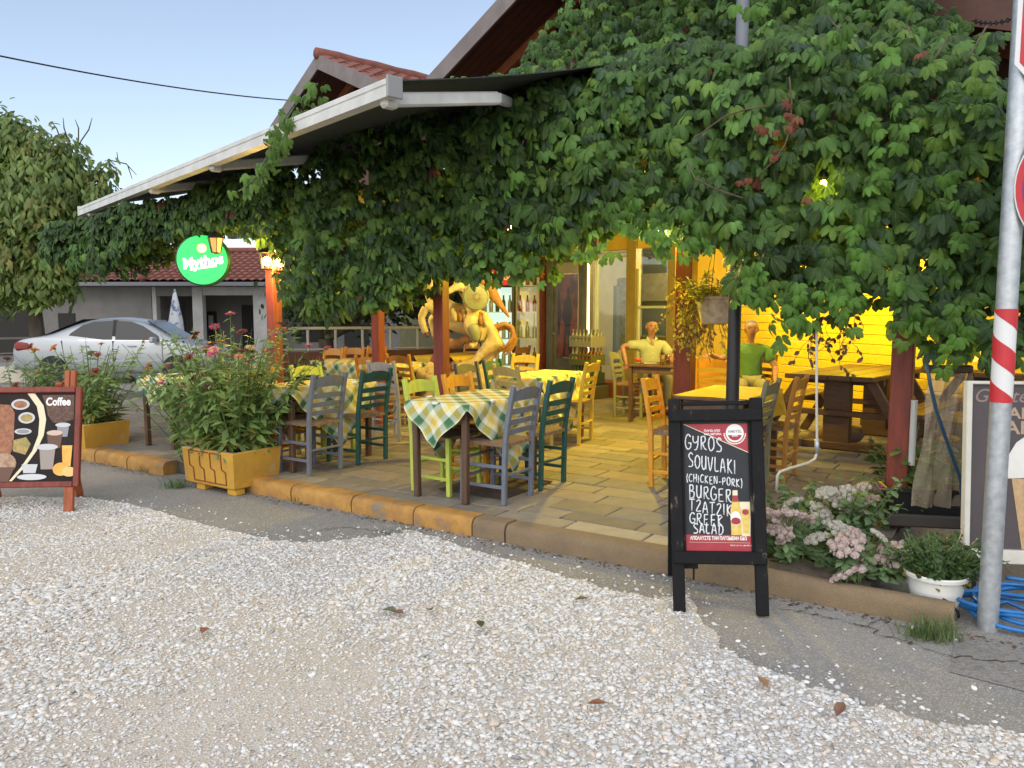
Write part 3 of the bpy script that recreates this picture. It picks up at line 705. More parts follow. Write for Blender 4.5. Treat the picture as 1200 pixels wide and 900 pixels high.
for ln in sh:
    pts = [on_plane(x, y, D(0, T0 - .32), V) for x, y in ln]
    for i in range(len(pts) - 1):
        L = (pts[i + 1] - pts[i]).length; m_ = max(2, int(L / .05))
        for j in range(m_):
            p = pts[i].lerp(pts[i + 1], j / m_) + Vector((random.gauss(0, .03), random.gauss(0, .04), random.gauss(0, .03))); P3.append(tuple(p)); n3.append((-V.x + random.gauss(0, .4), -V.y + random.gauss(0, .4), .4 + random.gauss(0, .3))); s3.append(random.uniform(.055, .085))
P3, n3, s3 = np.array(P3), np.array(n3), np.array(s3)
tn = np.concatenate([vine_tints(len(P) + len(P2), np.concatenate([P, P2])), np.array([.10, .21, .035]) * rng.uniform(.6, 1.25, (len(P3), 1))])
Pa, na, sa_ = np.concatenate([P, P2, P3]), np.concatenate([n_, n2, n3]), np.concatenate([nsz, s3])
sg = np.ones(len(Pa), bool)
join_same(vine_build(vine_n, Pa[:len(P) + len(P2)], na[:len(P) + len(P2)], sa_[:len(P) + len(P2)], tn[:len(P) + len(P2)], 300), 'foliage', vine_n)
join_same(vine_build(vine_n, P3, n3, s3, tn[-len(P3):], 0), 'young_shoots', vine_n)
P, n_ = gen([(3300, .55, 7.4, -.16, .04), (2200, .55, 7.4, .0, .35), (900, .55, 7.4, .35, .7, .02)])
x, y = px_of(P); P, n_ = P[:], n_[:]
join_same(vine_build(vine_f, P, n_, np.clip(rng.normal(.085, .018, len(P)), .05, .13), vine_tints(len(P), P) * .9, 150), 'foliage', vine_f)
# sprig that has grown out over the awning bar
P4 = []
ln = [(372, 98), (360, 110), (345, 125), (335, 140), (322, 155), (318, 170), (312, 185), (302, 205), (290, 218), (280, 224)]
pts = [on_plane(x, y, F(0, -.12 if i > 2 else .25, 0), B) for i, (x, y) in enumerate(ln)]
mm = MB(); mm.tube([p - vine_f.location for p in pts], .006, 5); mm.build('shoot_stem', STEM, vine_f)
for i in range(len(pts) - 1):
    for j in range(7): P4.append(tuple(pts[i].lerp(pts[i + 1], j / 7) + Vector((random.gauss(0, .05), random.gauss(0, .05), random.gauss(0, .04)))))
P4 = np.array(P4); n4 = np.tile([-.3, -.8, .4], (len(P4), 1)) + rng.normal(0, .4, (len(P4), 3))
join_same(vine_build(vine_f, P4, n4, rng.uniform(.055, .08, len(P4)), np.array([.12, .22, .045]) * rng.uniform(.7, 1.2, (len(P4), 1)), 0), 'young_shoots', vine_f)
# woody stems in the hedge and a twig run that shows in front of it
mm = MB()
for _ in range(26):
    s_ = random.uniform(-3.3, .4); t_ = 1.25 + random.uniform(-.1, .25); z_ = random.uniform(1.9, 2.3)
    pts = [D(s_, t_, z_)]
    for k in range(5): s_ += random.uniform(-.25, .25); z_ += random.uniform(.1, .28); t_ += random.uniform(-.06, .06); pts.append(D(s_, t_, z_))
    mm.tube([p - vine_n.location for p in pts], [.012, .011, .01, .009, .007, .005], 5)
mm.build('stems', VSTEM, vine_n, True)['kind'] = 'stuff'
def twig(root, lst, r0, tt=.72):
    mm = MB(); mm.tube([on_plane(x, y, D(0, tt), V) - root.location for x, y in lst], r0, 5); return mm.build('bare_twig', VSTEM, root, True)
twig(vine_n, [(813, 163), (830, 150), (850, 136), (875, 128), (900, 124)], .005)
twig(vine_n, [(925, 90), (928, 120), (926, 150), (920, 170), (905, 190), (890, 205)], .005)
twig(vine_n, [(805, 190), (815, 210), (840, 222), (870, 232)], .005)
Pr = np.array([tuple(on_plane(random.gauss(x, 4), random.gauss(y, 5), D(0, .70), V)) for x, y in ((924, 118), (926, 130), (930, 138), (918, 150), (932, 150), (905, 178), (897, 153), (878, 210), (945, 230), (1078, 62)) for _ in range(2)])
join_same(vine_build(vine_n, Pr, np.tile([-.4, -.8, .2], (len(Pr), 1)) + rng.normal(0, .4, (len(Pr), 3)), rng.uniform(.03, .05, len(Pr)), np.array([.26, .085, .05]) * rng.uniform(.6, 1.1, (len(Pr), 1)), 0), 'withered_leaves', vine_n)
# ================================================================ rush-seated taverna chairs
RUSH = M_('woven_rush', (.26, .17, .10), .85, (.15, .09, .055), 30, bump=.9, bscale=28, stretch=(1, 9, 1))
def paint(name, c, worn=(.30, .22, .15)): return M_(name, c, .5, [x * .82 for x in c], 9, bump=.22, bscale=45, lo=.45, hi=.64, col3=[(x + y) / 2 for x, y in zip(c, worn)], stretch=(2, 2, .8))
CH = {'grey': paint('grey_chair_paint', (.135, .15, .185)), 'dark green': paint('green_chair_paint', (.012, .075, .065)), 'lime': paint('lime_chair_paint', (.42, .50, .07)),
      'orange': paint('orange_chair_paint', (.62, .27, .015)), 'yellow': paint('yellow_chair_paint', (.62, .42, .04)), 'tan': paint('tan_chair_paint', (.40, .33, .12)), 'brown': paint('brown_chair_paint', (.20, .085, .03)),
      'pale green': paint('pale_chair_paint', (.36, .46, .40)), 'light grey': paint('light_grey_chair_paint', (.27, .29, .34)), 'olive': paint('olive_chair_paint', (.20, .20, .12)), 'charcoal': paint('charcoal_chair_paint', (.06, .065, .08)), 'amber': paint('amber_chair_paint', (.45, .20, .03))}
PROTO = {}
def make_chair(colr):
    root = thing('taverna_chair', 'x', 'chair'); m = CH[colr]
    yb, lean = -.19, .075
    bz = lambda z: yb - (lean * ((z - .45) / .43) ** 1.25 if z > .45 else -.0 + .02 * (.45 - z) * -1)
    for sx in (-1, 1):
        mm = MB(); pts = [(0, .0), (.45, .0), (.6, 0), (.75, 0), (.885, 0)]
        for (z0, _), (z1, _) in zip(pts, pts[1:]):
            w0 = .036
            mm.bar((sx * .185, bz(z0), z0), (sx * .185, bz(z1), z1 + (.004 if z1 < .88 else 0)), w0, w0, .004)
        mm.build('rear_post', m, root)
        mm = MB(); mm.bar((sx * .2, .185, 0), (sx * .195, .175, .452), .036, .036, .004); mm.build('front_leg', m, root)
        for z in (.13, .28):
            mm = MB(); mm.bar((sx * .188, yb, z), (sx * .197, .178, z), .018, .026, .003); mm.build('side_rung', m, root)
    for z in (.18, .32):
        mm = MB(); mm.bar((-.195, .18, z), (.195, .18, z), .026, .018, .003); mm.build('front_rung', m, root)
    mm = MB(); mm.bar((-.185, yb, .22), (.185, yb, .22), .026, .018, .003); mm.build('rear_rung', m, root)
    # seat: rush woven in four triangles towards the middle, edges rolled over the rails
    mm = MB(); nx = 8
    for j in range(nx + 1):
        for i in range(nx + 1):
            a, b = i / nx * 2 - 1, j / nx * 2 - 1; e = max(abs(a), abs(b)); wd = .205 - .01 * (1 - b) / 2
            mm.v.append((a * wd, b * .195 - .005, .472 - .016 * (1 - e) + (-.014 if e > .99 else 0)))
    for j in range(nx):
        for i in range(nx): k = j * (nx + 1) + i; mm.f.append((k, k + 1, k + nx + 2, k + nx + 1)); mm.mi.append(0)
    rim = [i for i in range(nx + 1)] + [nx + (nx + 1) * i for i in range(1, nx + 1)] + [(nx + 1) * nx + i for i in range(nx - 1, -1, -1)] + [(nx + 1) * i for i in range(nx - 1, 0, -1)]
    base = len(mm.v); mm.v += [(mm.v[i][0], mm.v[i][1], .432) for i in rim]; n = len(rim)
    for k in range(n): mm.f.append((rim[(k + 1) % n], rim[k], base + k, base + (k + 1) % n)); mm.mi.append(0)
    mm.f.append(tuple(base + k for k in range(n))[::-1]); mm.mi.append(0)
    mm.build('seat', RUSH, root, 'auto')
    def slat(z, h, arch, name):
        mm = MB(); n = 8; th = .012
        for i in range(n + 1):
            a = i / n * 2 - 1; x = a * .17; bow = -.022 * (1 - a * a); up = arch * (1 - a * a)
            for (zz, dy) in ((z - h / 2, th / 2), (z + h / 2 + up, th / 2), (z + h / 2 + up, -th / 2), (z - h / 2, -th / 2)): mm.v.append((x, bz(zz) + bow + dy, zz + (.3 * up if zz < z else 0)))
        for i in range(n):
            for k in range(4): q = i * 4; mm.f.append((q + k, q + (k + 1) % 4, q + 4 + (k + 1) % 4, q + 4 + k)); mm.mi.append(0)
        mm.f += [(0, 1, 2, 3)[::-1], tuple(n * 4 + k for k in range(4))]; mm.mi += [0, 0]
        mm.build(name, m, root, 'auto')
    slat(.80, .075, .032, 'crest_rail'); slat(.69, .042, .008, 'slat'); slat(.612, .038, .008, 'slat'); slat(.54, .036, .008, 'slat')
    return root
def chair(colr, s, t, face, label, group, jit=0):
    p = D(s, t)
    return chair_at(colr, p, face, label, group, jit)
def chair_at(colr, p, face, label, group, jit=0):
    rz = rz_of(face) + jit
    p = Vector(p); p.z = DECK + .0005
    if colr not in PROTO:
        r = make_chair(colr); PROTO[colr] = r; bpy.context.view_layer.update()
        r.location = p; r.rotation_euler = (0, 0, rz); tag(r, label, None, group); return r
    return copy_tree(PROTO[colr], p, rz, label, group)
# ---------------------------------------------------------------- tables and their checked cloths
def plaid(name, dull=1.0):
    m = bpy.data.materials.new(name); m.use_nodes = True; t = m.node_tree; N = t.nodes; L = t.links; b = N['Principled BSDF']; b.inputs['Roughness'].default_value = .85; b.inputs['Specular IOR Level'].default_value = .2
    uv = N.new('ShaderNodeUVMap'); sp = N.new('ShaderNodeSeparateXYZ'); L.new(uv.outputs[0], sp.inputs[0])
    outs = []
    for k in (0, 1):
        a = N.new('ShaderNodeMath'); a.operation = 'MULTIPLY'; a.inputs[1].default_value = 1 / .20; L.new(sp.outputs[k], a.inputs[0])
        f = N.new('ShaderNodeMath'); f.operation = 'FRACT'; L.new(a.outputs[0], f.inputs[0])
        r = N.new('ShaderNodeValToRGB'); r.color_ramp.interpolation = 'CONSTANT'; e = r.color_ramp.elements
        cols = [(0, (.055, .15, .075)), (.26, (.62, .62, .48)), (.46, (.64, .47, .075)), (.72, (.62, .62, .48)), (.94, (.16, .27, .13))]
        e[0].position = 0; e[0].color = (*cols[0][1], 1); e[1].position = cols[1][0]; e[1].color = (*cols[1][1], 1)
        for pos, c in cols[2:]: x = e.new(pos); x.color = (*c, 1)
        L.new(f.outputs[0], r.inputs[0]); outs.append(r.outputs[0])
    mx = N.new('ShaderNodeMix'); mx.data_type = 'RGBA'; mx.inputs[0].default_value = .5; L.new(outs[0], mx.inputs[6]); L.new(outs[1], mx.inputs[7]); L.new(mx.outputs[2], b.inputs['Base Color'])
    wv = N.new('ShaderNodeTexNoise'); wv.inputs['Scale'].default_value = 9; L.new(uv.outputs[0], wv.inputs['Vector']); bp = N.new('ShaderNodeBump'); bp.inputs['Strength'].default_value = .5; bp.inputs['Distance'].default_value = .02; L.new(wv.outputs['Fac'], bp.inputs['Height']); L.new(bp.outputs[0], b.inputs['Normal'])
    return m
PLAID = plaid('checked_cloth')
YLAMPCLOTH = M_('lamp_yellow_cloth', (.70, .50, .05), .8, (.62, .44, .045), 8, bump=.3, bscale=12)  # yellow of the lamp light on the cloth, put into its colour
def table(loc, rz, hw, hl, label, h=.74, group='terrace dining tables'):
    r = thing('dining_table', label, 'table', (loc.x, loc.y, DECK), rz, group)
    for sx in (-1, 1):
        for sy in (-1, 1):
            mm = MB(); mm.bar((sx * (hw - .045), sy * (hl - .05), 0), (sx * (hw - .04), sy * (hl - .045), h - .03), .048, .048, .005); mm.build('leg', DARKWOOD, r)
    mm = MB(); mm.box((0, 0, h - .012), (hw * 2, hl * 2, .024), .004); mm.build('table_top', DARKWOOD, r)
    for sx in (-1, 1): mm = MB(); mm.bar((sx * (hw - .05), -hl + .075, h - .07), (sx * (hw - .05), hl - .075, h - .07), .022, .08, .002); mm.build('apron', DARKWOOD, r)
    for sy in (-1, 1): mm = MB(); mm.bar((-hw + .075, sy * (hl - .055), h - .07), (hw - .075, sy * (hl - .055), h - .07), .022, .08, .002); mm.build('apron', DARKWOOD, r)
    return r
def cloth(loc, rz, hw, hl, label, half=.64, turn=R(45), mat=None, h=.74, group='tablecloths on the terrace tables', n=40):
    mm = MB(uv=True); hw += .012; hl += .012
    for j in range(n + 1):
        for i in range(n + 1):
            a, b = (i / n * 2 - 1) * half, (j / n * 2 - 1) * half
            x, y = a * math.cos(turn) - b * math.sin(turn), a * math.sin(turn) + b * math.cos(turn)
            cx, cy = max(-hw, min(hw, x)), max(-hl, min(hl, y)); dx, dy = x - cx, y - cy; d = math.hypot(dx, dy)
            wob = .022 * math.sin(x * 19 + y * 9) + .014 * math.sin(y * 29 - x * 7)
            if d < 1e-6: p = (x, y, h + .004 + .0015 * math.sin(x * 17 + y * 9))
            else:
                fl_ = .10 * d + wob * min(1, d * 6) + .012 * min(1, d * 20)
                p = (cx + dx / d * fl_, cy + dy / d * fl_, h + .003 - d * .985 + .008 * (d < .02))
            mm.v.append(p); mm.uv.append((a + 10, b + 10))
    for j in range(n):
        for i in range(n): k = j * (n + 1) + i; mm.f.append((k, k + 1, k + n + 2, k + n + 1)); mm.mi.append(0)
    o = mm.build('tablecloth', mat or PLAID, None, True, (loc.x, loc.y, DECK)); o.rotation_euler = (0, 0, rz)
    if mat is None:
        for cx, cy in ((0, -hl), (hw, -.2), (hw, .25), (-hw, -.25)):
            cm = MB(); cm.box((cx, cy, h + .002), (.05 if not cx else .03, .03 if not cx else .05, .022), .004); cm.build('cloth_clip', WHITEPAINT, o)
    return tag(o, label, 'tablecloth', group)
RZT = rz_of(V)
NX, NY = -U, V
GC = 'rush seated taverna chairs on the terrace'
def dset(s, t, hw=.275, hl=.525): return D(s, t), RZT, hw, hl
# table 1, nearest
table(*dset(.37, .79), 'small dark table nearest the kerb under a checked cloth'); cloth(*dset(.37, .79), 'green and yellow checked cloth nearest the kerb with a corner hanging low', .62)
chair('grey', -.13 + .19, .62, U, 'grey chair on the right of the table nearest the kerb', GC)
chair('dark green', -.11 + .19, 1.17, U, 'dark green chair right beside the grey one at the table nearest the kerb', GC)
chair('lime', .75 - .19, .62, -U, 'lime green chair tucked under the hanging corner of the nearest checked cloth', GC)
chair('orange', .77 - .19, 1.14, -U, 'orange chair between the lime chair and the foot of a red post', GC)
# table 2, left
table(*dset(2.32, .86), 'dark table behind the big yellow planter under a checked cloth'); cloth(*dset(2.32, .86), 'checked cloth on the table behind the big yellow planter', .62)
chair('grey', 1.84 + .19, .54, U, 'grey chair at the table behind the big yellow planter', GC)
chair('dark green', 1.83 + .19, 1.12, U, 'dark green chair at the table behind the big yellow planter', GC)
chair('orange', 2.76 - .19, .62, -U, 'orange chair by the lamp post at the table behind the planter', GC)
chair('lime', 2.72 - .15, 1.22, -U, 'lime green chair between the lamp post and the slim red post', GC)
p = W(292, 417, 9.0); chair_at('pale green', (p.x, p.y, 0), -V, 'pale green chair left of the red lamp post', GC)
# table 3, middle
table(*dset(1.12, 3.05), 'dark table in the middle of the terrace beyond the nearest one'); cloth(*dset(1.12, 3.05), 'checked cloth on the table in the middle of the terrace', .66)
chair('yellow', .66 + .19, 3.18, U, 'yellow chair standing alone by the open paving in mid terrace', GC, .12)
chair('tan', 1.0, 2.50, V, 'tan chair at the near end of the middle table', GC, -.3)
chair('charcoal', 1.56 - .19, 2.34, -U, 'charcoal grey chair just behind the orange one by the post', GC)
chair('dark green', 1.60 - .19, 2.9, -U, 'dark green chair in front of the hind legs of the horse statue', GC, .1)
p = W(603, 420, 9.6); chair_at('yellow', (p.x, p.y, 0), -V, 'pale yellow chair at the far end of the middle table', GC)
# table 4 and what stands at it, back left
T4 = G(430, 424, DECK + .74); table(T4, RZT + R(90), .33, .8, 'long table at the back by the balcony railing'); cloth(T4, RZT + R(90), .33, .8, 'checked cloth on the long table by the balcony railing', .80, R(40))
for px, py, Y, c, f, lb in ((376, 414, 11.3, 'orange', -V, 'leftmost of three orange chairs along the far side of the long table'), (401, 410, 11.5, 'orange', -V, 'middle one of three orange chairs along the far side of the long table'), (428, 408, 11.7, 'orange', -V, 'right one of three orange chairs on the far side of the long table'),
                            (447, 416, 9.6, 'amber', V, 'amber brown chair half hidden by the slim red post'), (482, 413, 9.9, 'amber', V, 'amber brown chair between the slim red post and the horse statue'), (465, 427, 8.6, 'light grey', V, 'light grey chair right of the slim red post')):
    p = W(px, py, Y); chair_at(c, (p.x, p.y, 0), f, lb, GC)
# table 6, behind the statue
T6 = G(530, 416, DECK + .74); table(T6, RZT, .35, .6, 'table behind the horse statue'); cloth(T6, RZT, .35, .6, 'yellow looking cloth on the table behind the horse statue', .62, R(45), YLAMPCLOTH)
p = W(597, 404, 12.2); chair_at('brown', (p.x, p.y, 0), U, 'dark brown chair behind the tail of the horse statue', GC)
p = W(545, 398, 13.4); chair_at('orange', (p.x, p.y, 0), -V, 'orange chair seen under the belly of the horse statue', GC)
# table 7, far left behind the flowers
T7 = D(4.25, .95); table(T7, RZT, .275, .5, 'table half hidden by the flowers between the planters'); cloth(T7, RZT, .275, .5, 'checked cloth half hidden by the flowers between the planters', .60)
chair_at('grey', D(3.85, .75), U, 'grey chair half hidden by the flowers between the planters', GC)
# table 5, right, cloth coloured yellow for the lamp light
table(*dset(-1.2, 2.25, .29, .56), 'table behind the menu board with a cloth coloured lamp light yellow'); cloth(*dset(-1.2, 2.25, .29, .56), 'cloth coloured bright lamp light yellow on the table behind the menu board', .52, 0, YLAMPCLOTH)
chair('amber', -1.65 + .19, 2.52, U, 'brown orange chair right of the menu board beside the white pipe', GC)
chair('olive', -1.55 + .19, 1.98, U, 'olive chair whose crest shows right behind the menu board', GC)
chair('orange', -.76 - .19, 1.78, -U, 'orange chair just left of the menu board', GC, .1)
# the man's table
TM = D(.62, 5.28); table(TM, RZT, .36, .36, 'bare dark table at which the grey haired man sits')
chair_at('olive', G(738, 489) + Vector((.05, .1, 0)), (-U * .9 + V * .1).normalized(), 'olive chair on which the seated man rests his arm', GC)
PM = W(763, 400, 11.0); chair_at('brown', (PM.x + .02, PM.y, 0), -V, 'brown chair on which the man in the pale shirt sits', GC)
P2M = W(880, 400, 9.55); chair_at('brown', (P2M.x, P2M.y, 0), (-V + .4 * U).normalized(), 'brown chair on which the man in the green shirt sits', GC)
p = W(836, 413, 9.25); chair_at('orange', (p.x, p.y - .1, 0), V, 'orange chair under the hand of the man in green', GC, .2)
# things on the man's table
def small_thing(name, mm, mats, loc, label, cat, smooth=True): return tag(mm.build(name, mats, None, smooth, loc), label, cat)
CER = M_('red_ceramic', (.45, .06, .025), .35); GLS = glass_mat('drinking_glass', (.95, .97, .95), .8); BEER = M_('amber_drink', (.55, .28, .03), .2, trans=.3); WINE = M_('dark_red_drink', (.12, .01, .01), .2)
zt = DECK + .74
mm = MB(); mm.lathe([(.03, 0), (.035, .004), (.055, .05), (.05, .05), (.03, .012)], 16); small_thing('bowl', mm, CER, G(748, 424, zt) , 'small red bowl on the bare table beside the man', 'bowl')
gl = thing('drinking_glass', 'glass of dark red drink in front of the man', 'glass', G(783, 427, zt)); mm = MB(); mm.lathe([(.028, 0), (.034, .12), (.031, .12), (.026, .008)], 14); mm.build('glass_wall', GLS, gl, True); mm = MB(); mm.lathe([(.0255, .008), (.03, .09)], 14); mm.build('drink', WINE, gl, True)
gl = thing('drinking_glass', 'tall glass of pale beer on the bare table before the man', 'glass', G(776, 428, zt)); mm = MB(); mm.lathe([(.028, 0), (.036, .16), (.033, .16), (.026, .008)], 14); mm.build('glass_wall', GLS, gl, True); mm = MB(); mm.lathe([(.0255, .008), (.031, .13)], 14); mm.build('drink', BEER, gl, True)
mm = MB(); mm.box((0, 0, .006), (.16, .10, .012), .004); small_thing('napkin', mm, WHITEPAINT, G(762, 426, zt), 'folded white napkin on the bare table', 'napkin')
# mat under the nearest table
mm = MB(); c0 = D(.28, .93, DECK + .004); mm.box((0, 0, .004), (.62, .74, .009), .003, 0, None, RZT); o = mm.build('floor_mat', M_('dark_brown_mat', (.045, .028, .02), .9, (.06, .04, .03), 30, bump=.6, bscale=200), None, False, c0); tag(o, 'flat dark brown mat on the paving under the nearest table', 'mat')

# ================================================================ picnic table at the right
pt = thing('picnic_table', 'heavy brown picnic table with benches before the yellow wall', 'picnic table', G(1000, 520))
pd = (W(1415, 366, 9) - Vector((0, 0, CAM_H))); pd.z = 0; pd.normalize(); pt.location = G(1008, 527) + pd * .55 + Vector((-.18, .1, 0)); pt.rotation_euler = (0, 0, rz_of(pd))
for k in range(4): mm = MB(); mm.box((-.33 + .22 * k, 0, .76), (.212, 1.9, .05), .006); mm.build('top_plank', PICWOOD, pt)
for sx in (-1, 1):
    for k in range(2): mm = MB(); mm.box((sx * (.66 + .15 * k), 0, .44), (.142, 1.9, .045), .006); mm.build('bench_plank', PICWOOD, pt)
for sy in (-.62, .62):
    mm = MB(); mm.box((0, sy, .39), (.26, .11, .68), .008); mm.build('pedestal', PICWOOD, pt)
    mm = MB(); mm.box((0, sy, .04), (.7, .14, .08), .01); mm.build('foot', PICWOOD, pt)
    mm = MB(); mm.box((0, sy - .085, .385), (1.72, .055, .06), .006); mm.build('bench_bearer', PICWOOD, pt)
    mm = MB(); mm.box((0, sy + .085, .70), (.84, .055, .065), .006); mm.build('top_bearer', PICWOOD, pt)
    for sx in (-1, 1): mm = MB(); mm.bar((sx * .78, sy - .13, 0), (sx * .36, sy - .13, .72), .045, .09, .006); mm.build('leg', PICWOOD, pt)
p2 = copy_tree(pt, pt.location + Vector((1.75, .25, 0)), pt.rotation_euler.z + .1, 'second brown picnic table glimpsed behind the red post at right', 'picnic tables'); pt['group'] = 'picnic tables'
mm = MB(); mm.ball((0, 0, .1), (.26, .16, .11), 10); o = mm.build('stone', M_('brown_boulder', (.13, .075, .035), .9, (.09, .05, .03), 5, bump=.6, bscale=12), None, True, G(985, 520)); tag(o, 'low brown boulder on the paving before the picnic table', 'stone')

# ================================================================ chalk menu board
CHALKB = M_('chalkboard', (.018, .02, .024), .75, (.035, .038, .043), 3, lo=.4, hi=.72); CHALK = M_('white_chalk', (.74, .75, .76), .9, (.62, .63, .65), 90, bump=.3, bscale=400)
REDPR = M_('red_print', (.36, .025, .04), .5, (.32, .02, .035), 12); WPR = M_('white_print', (.78, .76, .72), .5); GOLDPR = M_('gold_print', (.62, .40, .05), .5, (.70, .52, .15), 40); CREAMPR = M_('cream_print', (.70, .62, .42), .5); GREYPR = M_('grey_print', (.25, .25, .27), .5); BROWNPR = M_('brown_print', (.12, .05, .03), .5)
FONTCACHE = {}
def text_mesh(txt, size, shear=0, bold=0, sx=1):
    cu = bpy.data.curves.new('lettering', 'FONT'); cu.body = txt; cu.size = size; cu.align_x = 'CENTER'; cu.align_y = 'CENTER'; cu.shear = shear; cu.offset = bold; cu.extrude = .0006; cu.resolution_u = 3
    ob = bpy.data.objects.new('lettering', cu); C.objects.link(ob); bpy.context.view_layer.update()
    me = bpy.data.meshes.new_from_object(ob.evaluated_get(bpy.context.evaluated_depsgraph_get())); bpy.data.objects.remove(ob); bpy.data.curves.remove(cu)
    if sx != 1:
        for v in me.vertices: v.co.x *= sx
    return me
def text(parent, txt, size, loc, mat, rot=(math.pi / 2, 0, 0), shear=0, bold=0, sx=1, name='lettering'):
    me = text_mesh(txt, size, shear, bold, sx); me.materials.clear(); me.materials.append(mat); me.name = name
    return link(name, me, parent, loc, rot)
def flat(poly, y, th=.0012):
    """flat print on a board facing -Y: polygon in (x,z)"""
    mm = MB(); mm.prism([(x, z) for x, z in poly], 0, th, 0, Matrix(((1, 0, 0, 0), (0, 0, -1, y), (0, 1, 0, 0), (0, 0, 0, 1)))); return mm
def ell(cx, cz, rx, rz_, n=24, rot=0): return [(cx + rx * math.cos(a) * math.cos(rot) - rz_ * math.sin(a) * math.sin(rot), cz + rx * math.cos(a) * math.sin(rot) + rz_ * math.sin(a) * math.cos(rot)) for a in (2 * math.pi * i / n for i in range(n))]
STROKES = {'G': [[(.85, .82), (.5, 1), (.12, .75), (.08, .3), (.4, .0), (.85, .12), (.88, .42)], [(.5, .42), (1.0, .4)]], 'Y': [[(.05, 1), (.1, .62), (.4, .5), (.75, .62)], [(.85, 1), (.78, .4), (.6, .05), (.25, -.02)]], 'R': [[(.15, .02), (.15, .98)], [(.1, .96), (.6, .98), (.75, .75), (.55, .54), (.2, .5)], [(.35, .5), (.6, .15), (.95, .0)]],
           'O': [[(.5, 1), (.15, .8), (.1, .3), (.45, .0), (.85, .25), (.85, .75), (.5, 1)]], 'S': [[(.85, .85), (.5, 1), (.15, .8), (.4, .55), (.8, .35), (.7, .06), (.1, .05)]], 'U': [[(.12, 1), (.12, .3), (.4, .0), (.75, .2), (.82, 1)], [(.82, 1), (.86, .0)]], 'V': [[(.05, 1), (.42, .0), (.85, 1)]], 'L': [[(.15, 1), (.12, .05), (.8, .0)]], 'A': [[(.02, .0), (.42, 1), (.85, .0)], [(.18, .38), (.72, .36)]],
           'K': [[(.15, 1), (.15, .0)], [(.8, .95), (.2, .5), (.85, .0)]], 'I': [[(.3, 1), (.3, .0)]], '(': [[(.6, 1.1), (.25, .7), (.25, .3), (.6, -.12)]], ')': [[(.3, 1.1), (.65, .7), (.65, .3), (.3, -.12)]], 'C': [[(.85, .85), (.5, 1), (.12, .65), (.15, .2), (.5, .0), (.9, .12)]], 'H': [[(.12, 1), (.12, .0)], [(.8, 1), (.8, .0)], [(.12, .5), (.8, .52)]], 'E': [[(.15, 1), (.15, .0)], [(.15, .98), (.8, 1)], [(.15, .52), (.7, .53)], [(.15, .02), (.85, .0)]],
           'N': [[(.1, .0), (.12, 1), (.8, .0), (.82, 1)]], '-': [[(.1, .45), (.85, .47)]], 'P': [[(.15, .0), (.15, 1)], [(.1, .98), (.6, 1), (.78, .75), (.55, .5), (.15, .48)]], 'B': [[(.15, .0), (.15, 1)], [(.1, .98), (.6, .95), (.65, .65), (.2, .55)], [(.2, .55), (.8, .45), (.75, .08), (.1, .0)]], 'T': [[(.0, .98), (.95, 1)], [(.48, .98), (.45, .0)]], 'Z': [[(.1, .85), (.5, 1), (.75, .75), (.1, .02), (.9, .0)]], 'D': [[(.15, .0), (.18, 1)], [(.1, .98), (.7, .85), (.85, .4), (.55, .05), (.1, .0)]], '.': [[(.3, .05), (.35, .0)]]}
WID = {'I': .5, '(': .5, ')': .5, 'L': .85, '-': .8, 'U': .95}
def smooth_poly(p, k=5):
    if len(p) < 3: return [Vector((*q, 0)) for q in p]
    P_ = [Vector((*p[0], 0))] + [Vector((*q, 0)) for q in p] + [Vector((*p[-1], 0))]; out = []
    for i in range(1, len(P_) - 2):
        for j in range(k):
            t = j / k; a, b, c, d = P_[i - 1:i + 3]
            out.append(.5 * ((2 * b) + (c - a) * t + (2 * a - 5 * b + 4 * c - d) * t * t + (3 * b - a - 3 * c + d) * t ** 3))
    out.append(P_[-2]); return out
def handwrite(parent, txt, x0, x1, z0, z1, h, y, r=.0058, seed=1):
    """chalk strokes between (x0,z0) and (x1,z1) on the board's face, one piece per word line"""
    rr = random.Random(seed); tot = sum(WID.get(c, 1) for c in txt); mm = MB(); acc = 0
    for c in txt:
        wd = WID.get(c, 1); f = acc / tot; cw = (x1 - x0) * wd / tot; bx = x0 + (x1 - x0) * f; bz = z0 + (z1 - z0) * f + rr.uniform(-.004, .004)
        hh = h * rr.uniform(.92, 1.06)
        for st in STROKES[c]:
            pts = [(bx + q.x * cw * .86 + q.y * .05 * cw, y - .0015, bz + q.y * hh) for q in smooth_poly(st)]
            mm.tube(pts, [r * rr.uniform(.75, 1.15) for _ in pts], 6, 0, True, .9)
        acc += wd
    # press the strokes flat against the board
    mm.v = [(a, y - .0004 + (b - (y - .0015)) * .25 - .001, c) for a, b, c in mm.v]
    return mm.build('handwriting', CHALK, parent, True)
L0, R0 = G(797, 717, 0), G(893, 723, 0)
bd = thing('menu_board', 'black framed chalk menu board listing gyros and souvlaki at the kerb', 'menu board', (L0 + R0) / 2)
xd = (R0 - L0).normalized(); bd.rotation_euler = (0, R(-2.2), math.atan2(xd.y, xd.x))
BH = 1.10; lean = R(9); hwid = .205
Lm = Matrix.Rotation(-lean, 4, 'X')          # front frame leans back (top towards +Y)
def lb(x, y, z): return Lm @ Vector((x, y, z))
for sx in (-1, 1):
    mm = MB(); mm.box((sx * hwid, 0, BH / 2), (.062, .04, BH), .005, 0, Lm, 0); mm.build('front_post', BLACKPAINT, bd)
    mm = MB(); mm.bar(lb(sx * hwid, .05, BH - .02) , (sx * (hwid + .015), .56, .0), .05, .035, .004); mm.build('rear_post', BLACKPAINT, bd)
PZ0, PZ1 = .30, 1.0
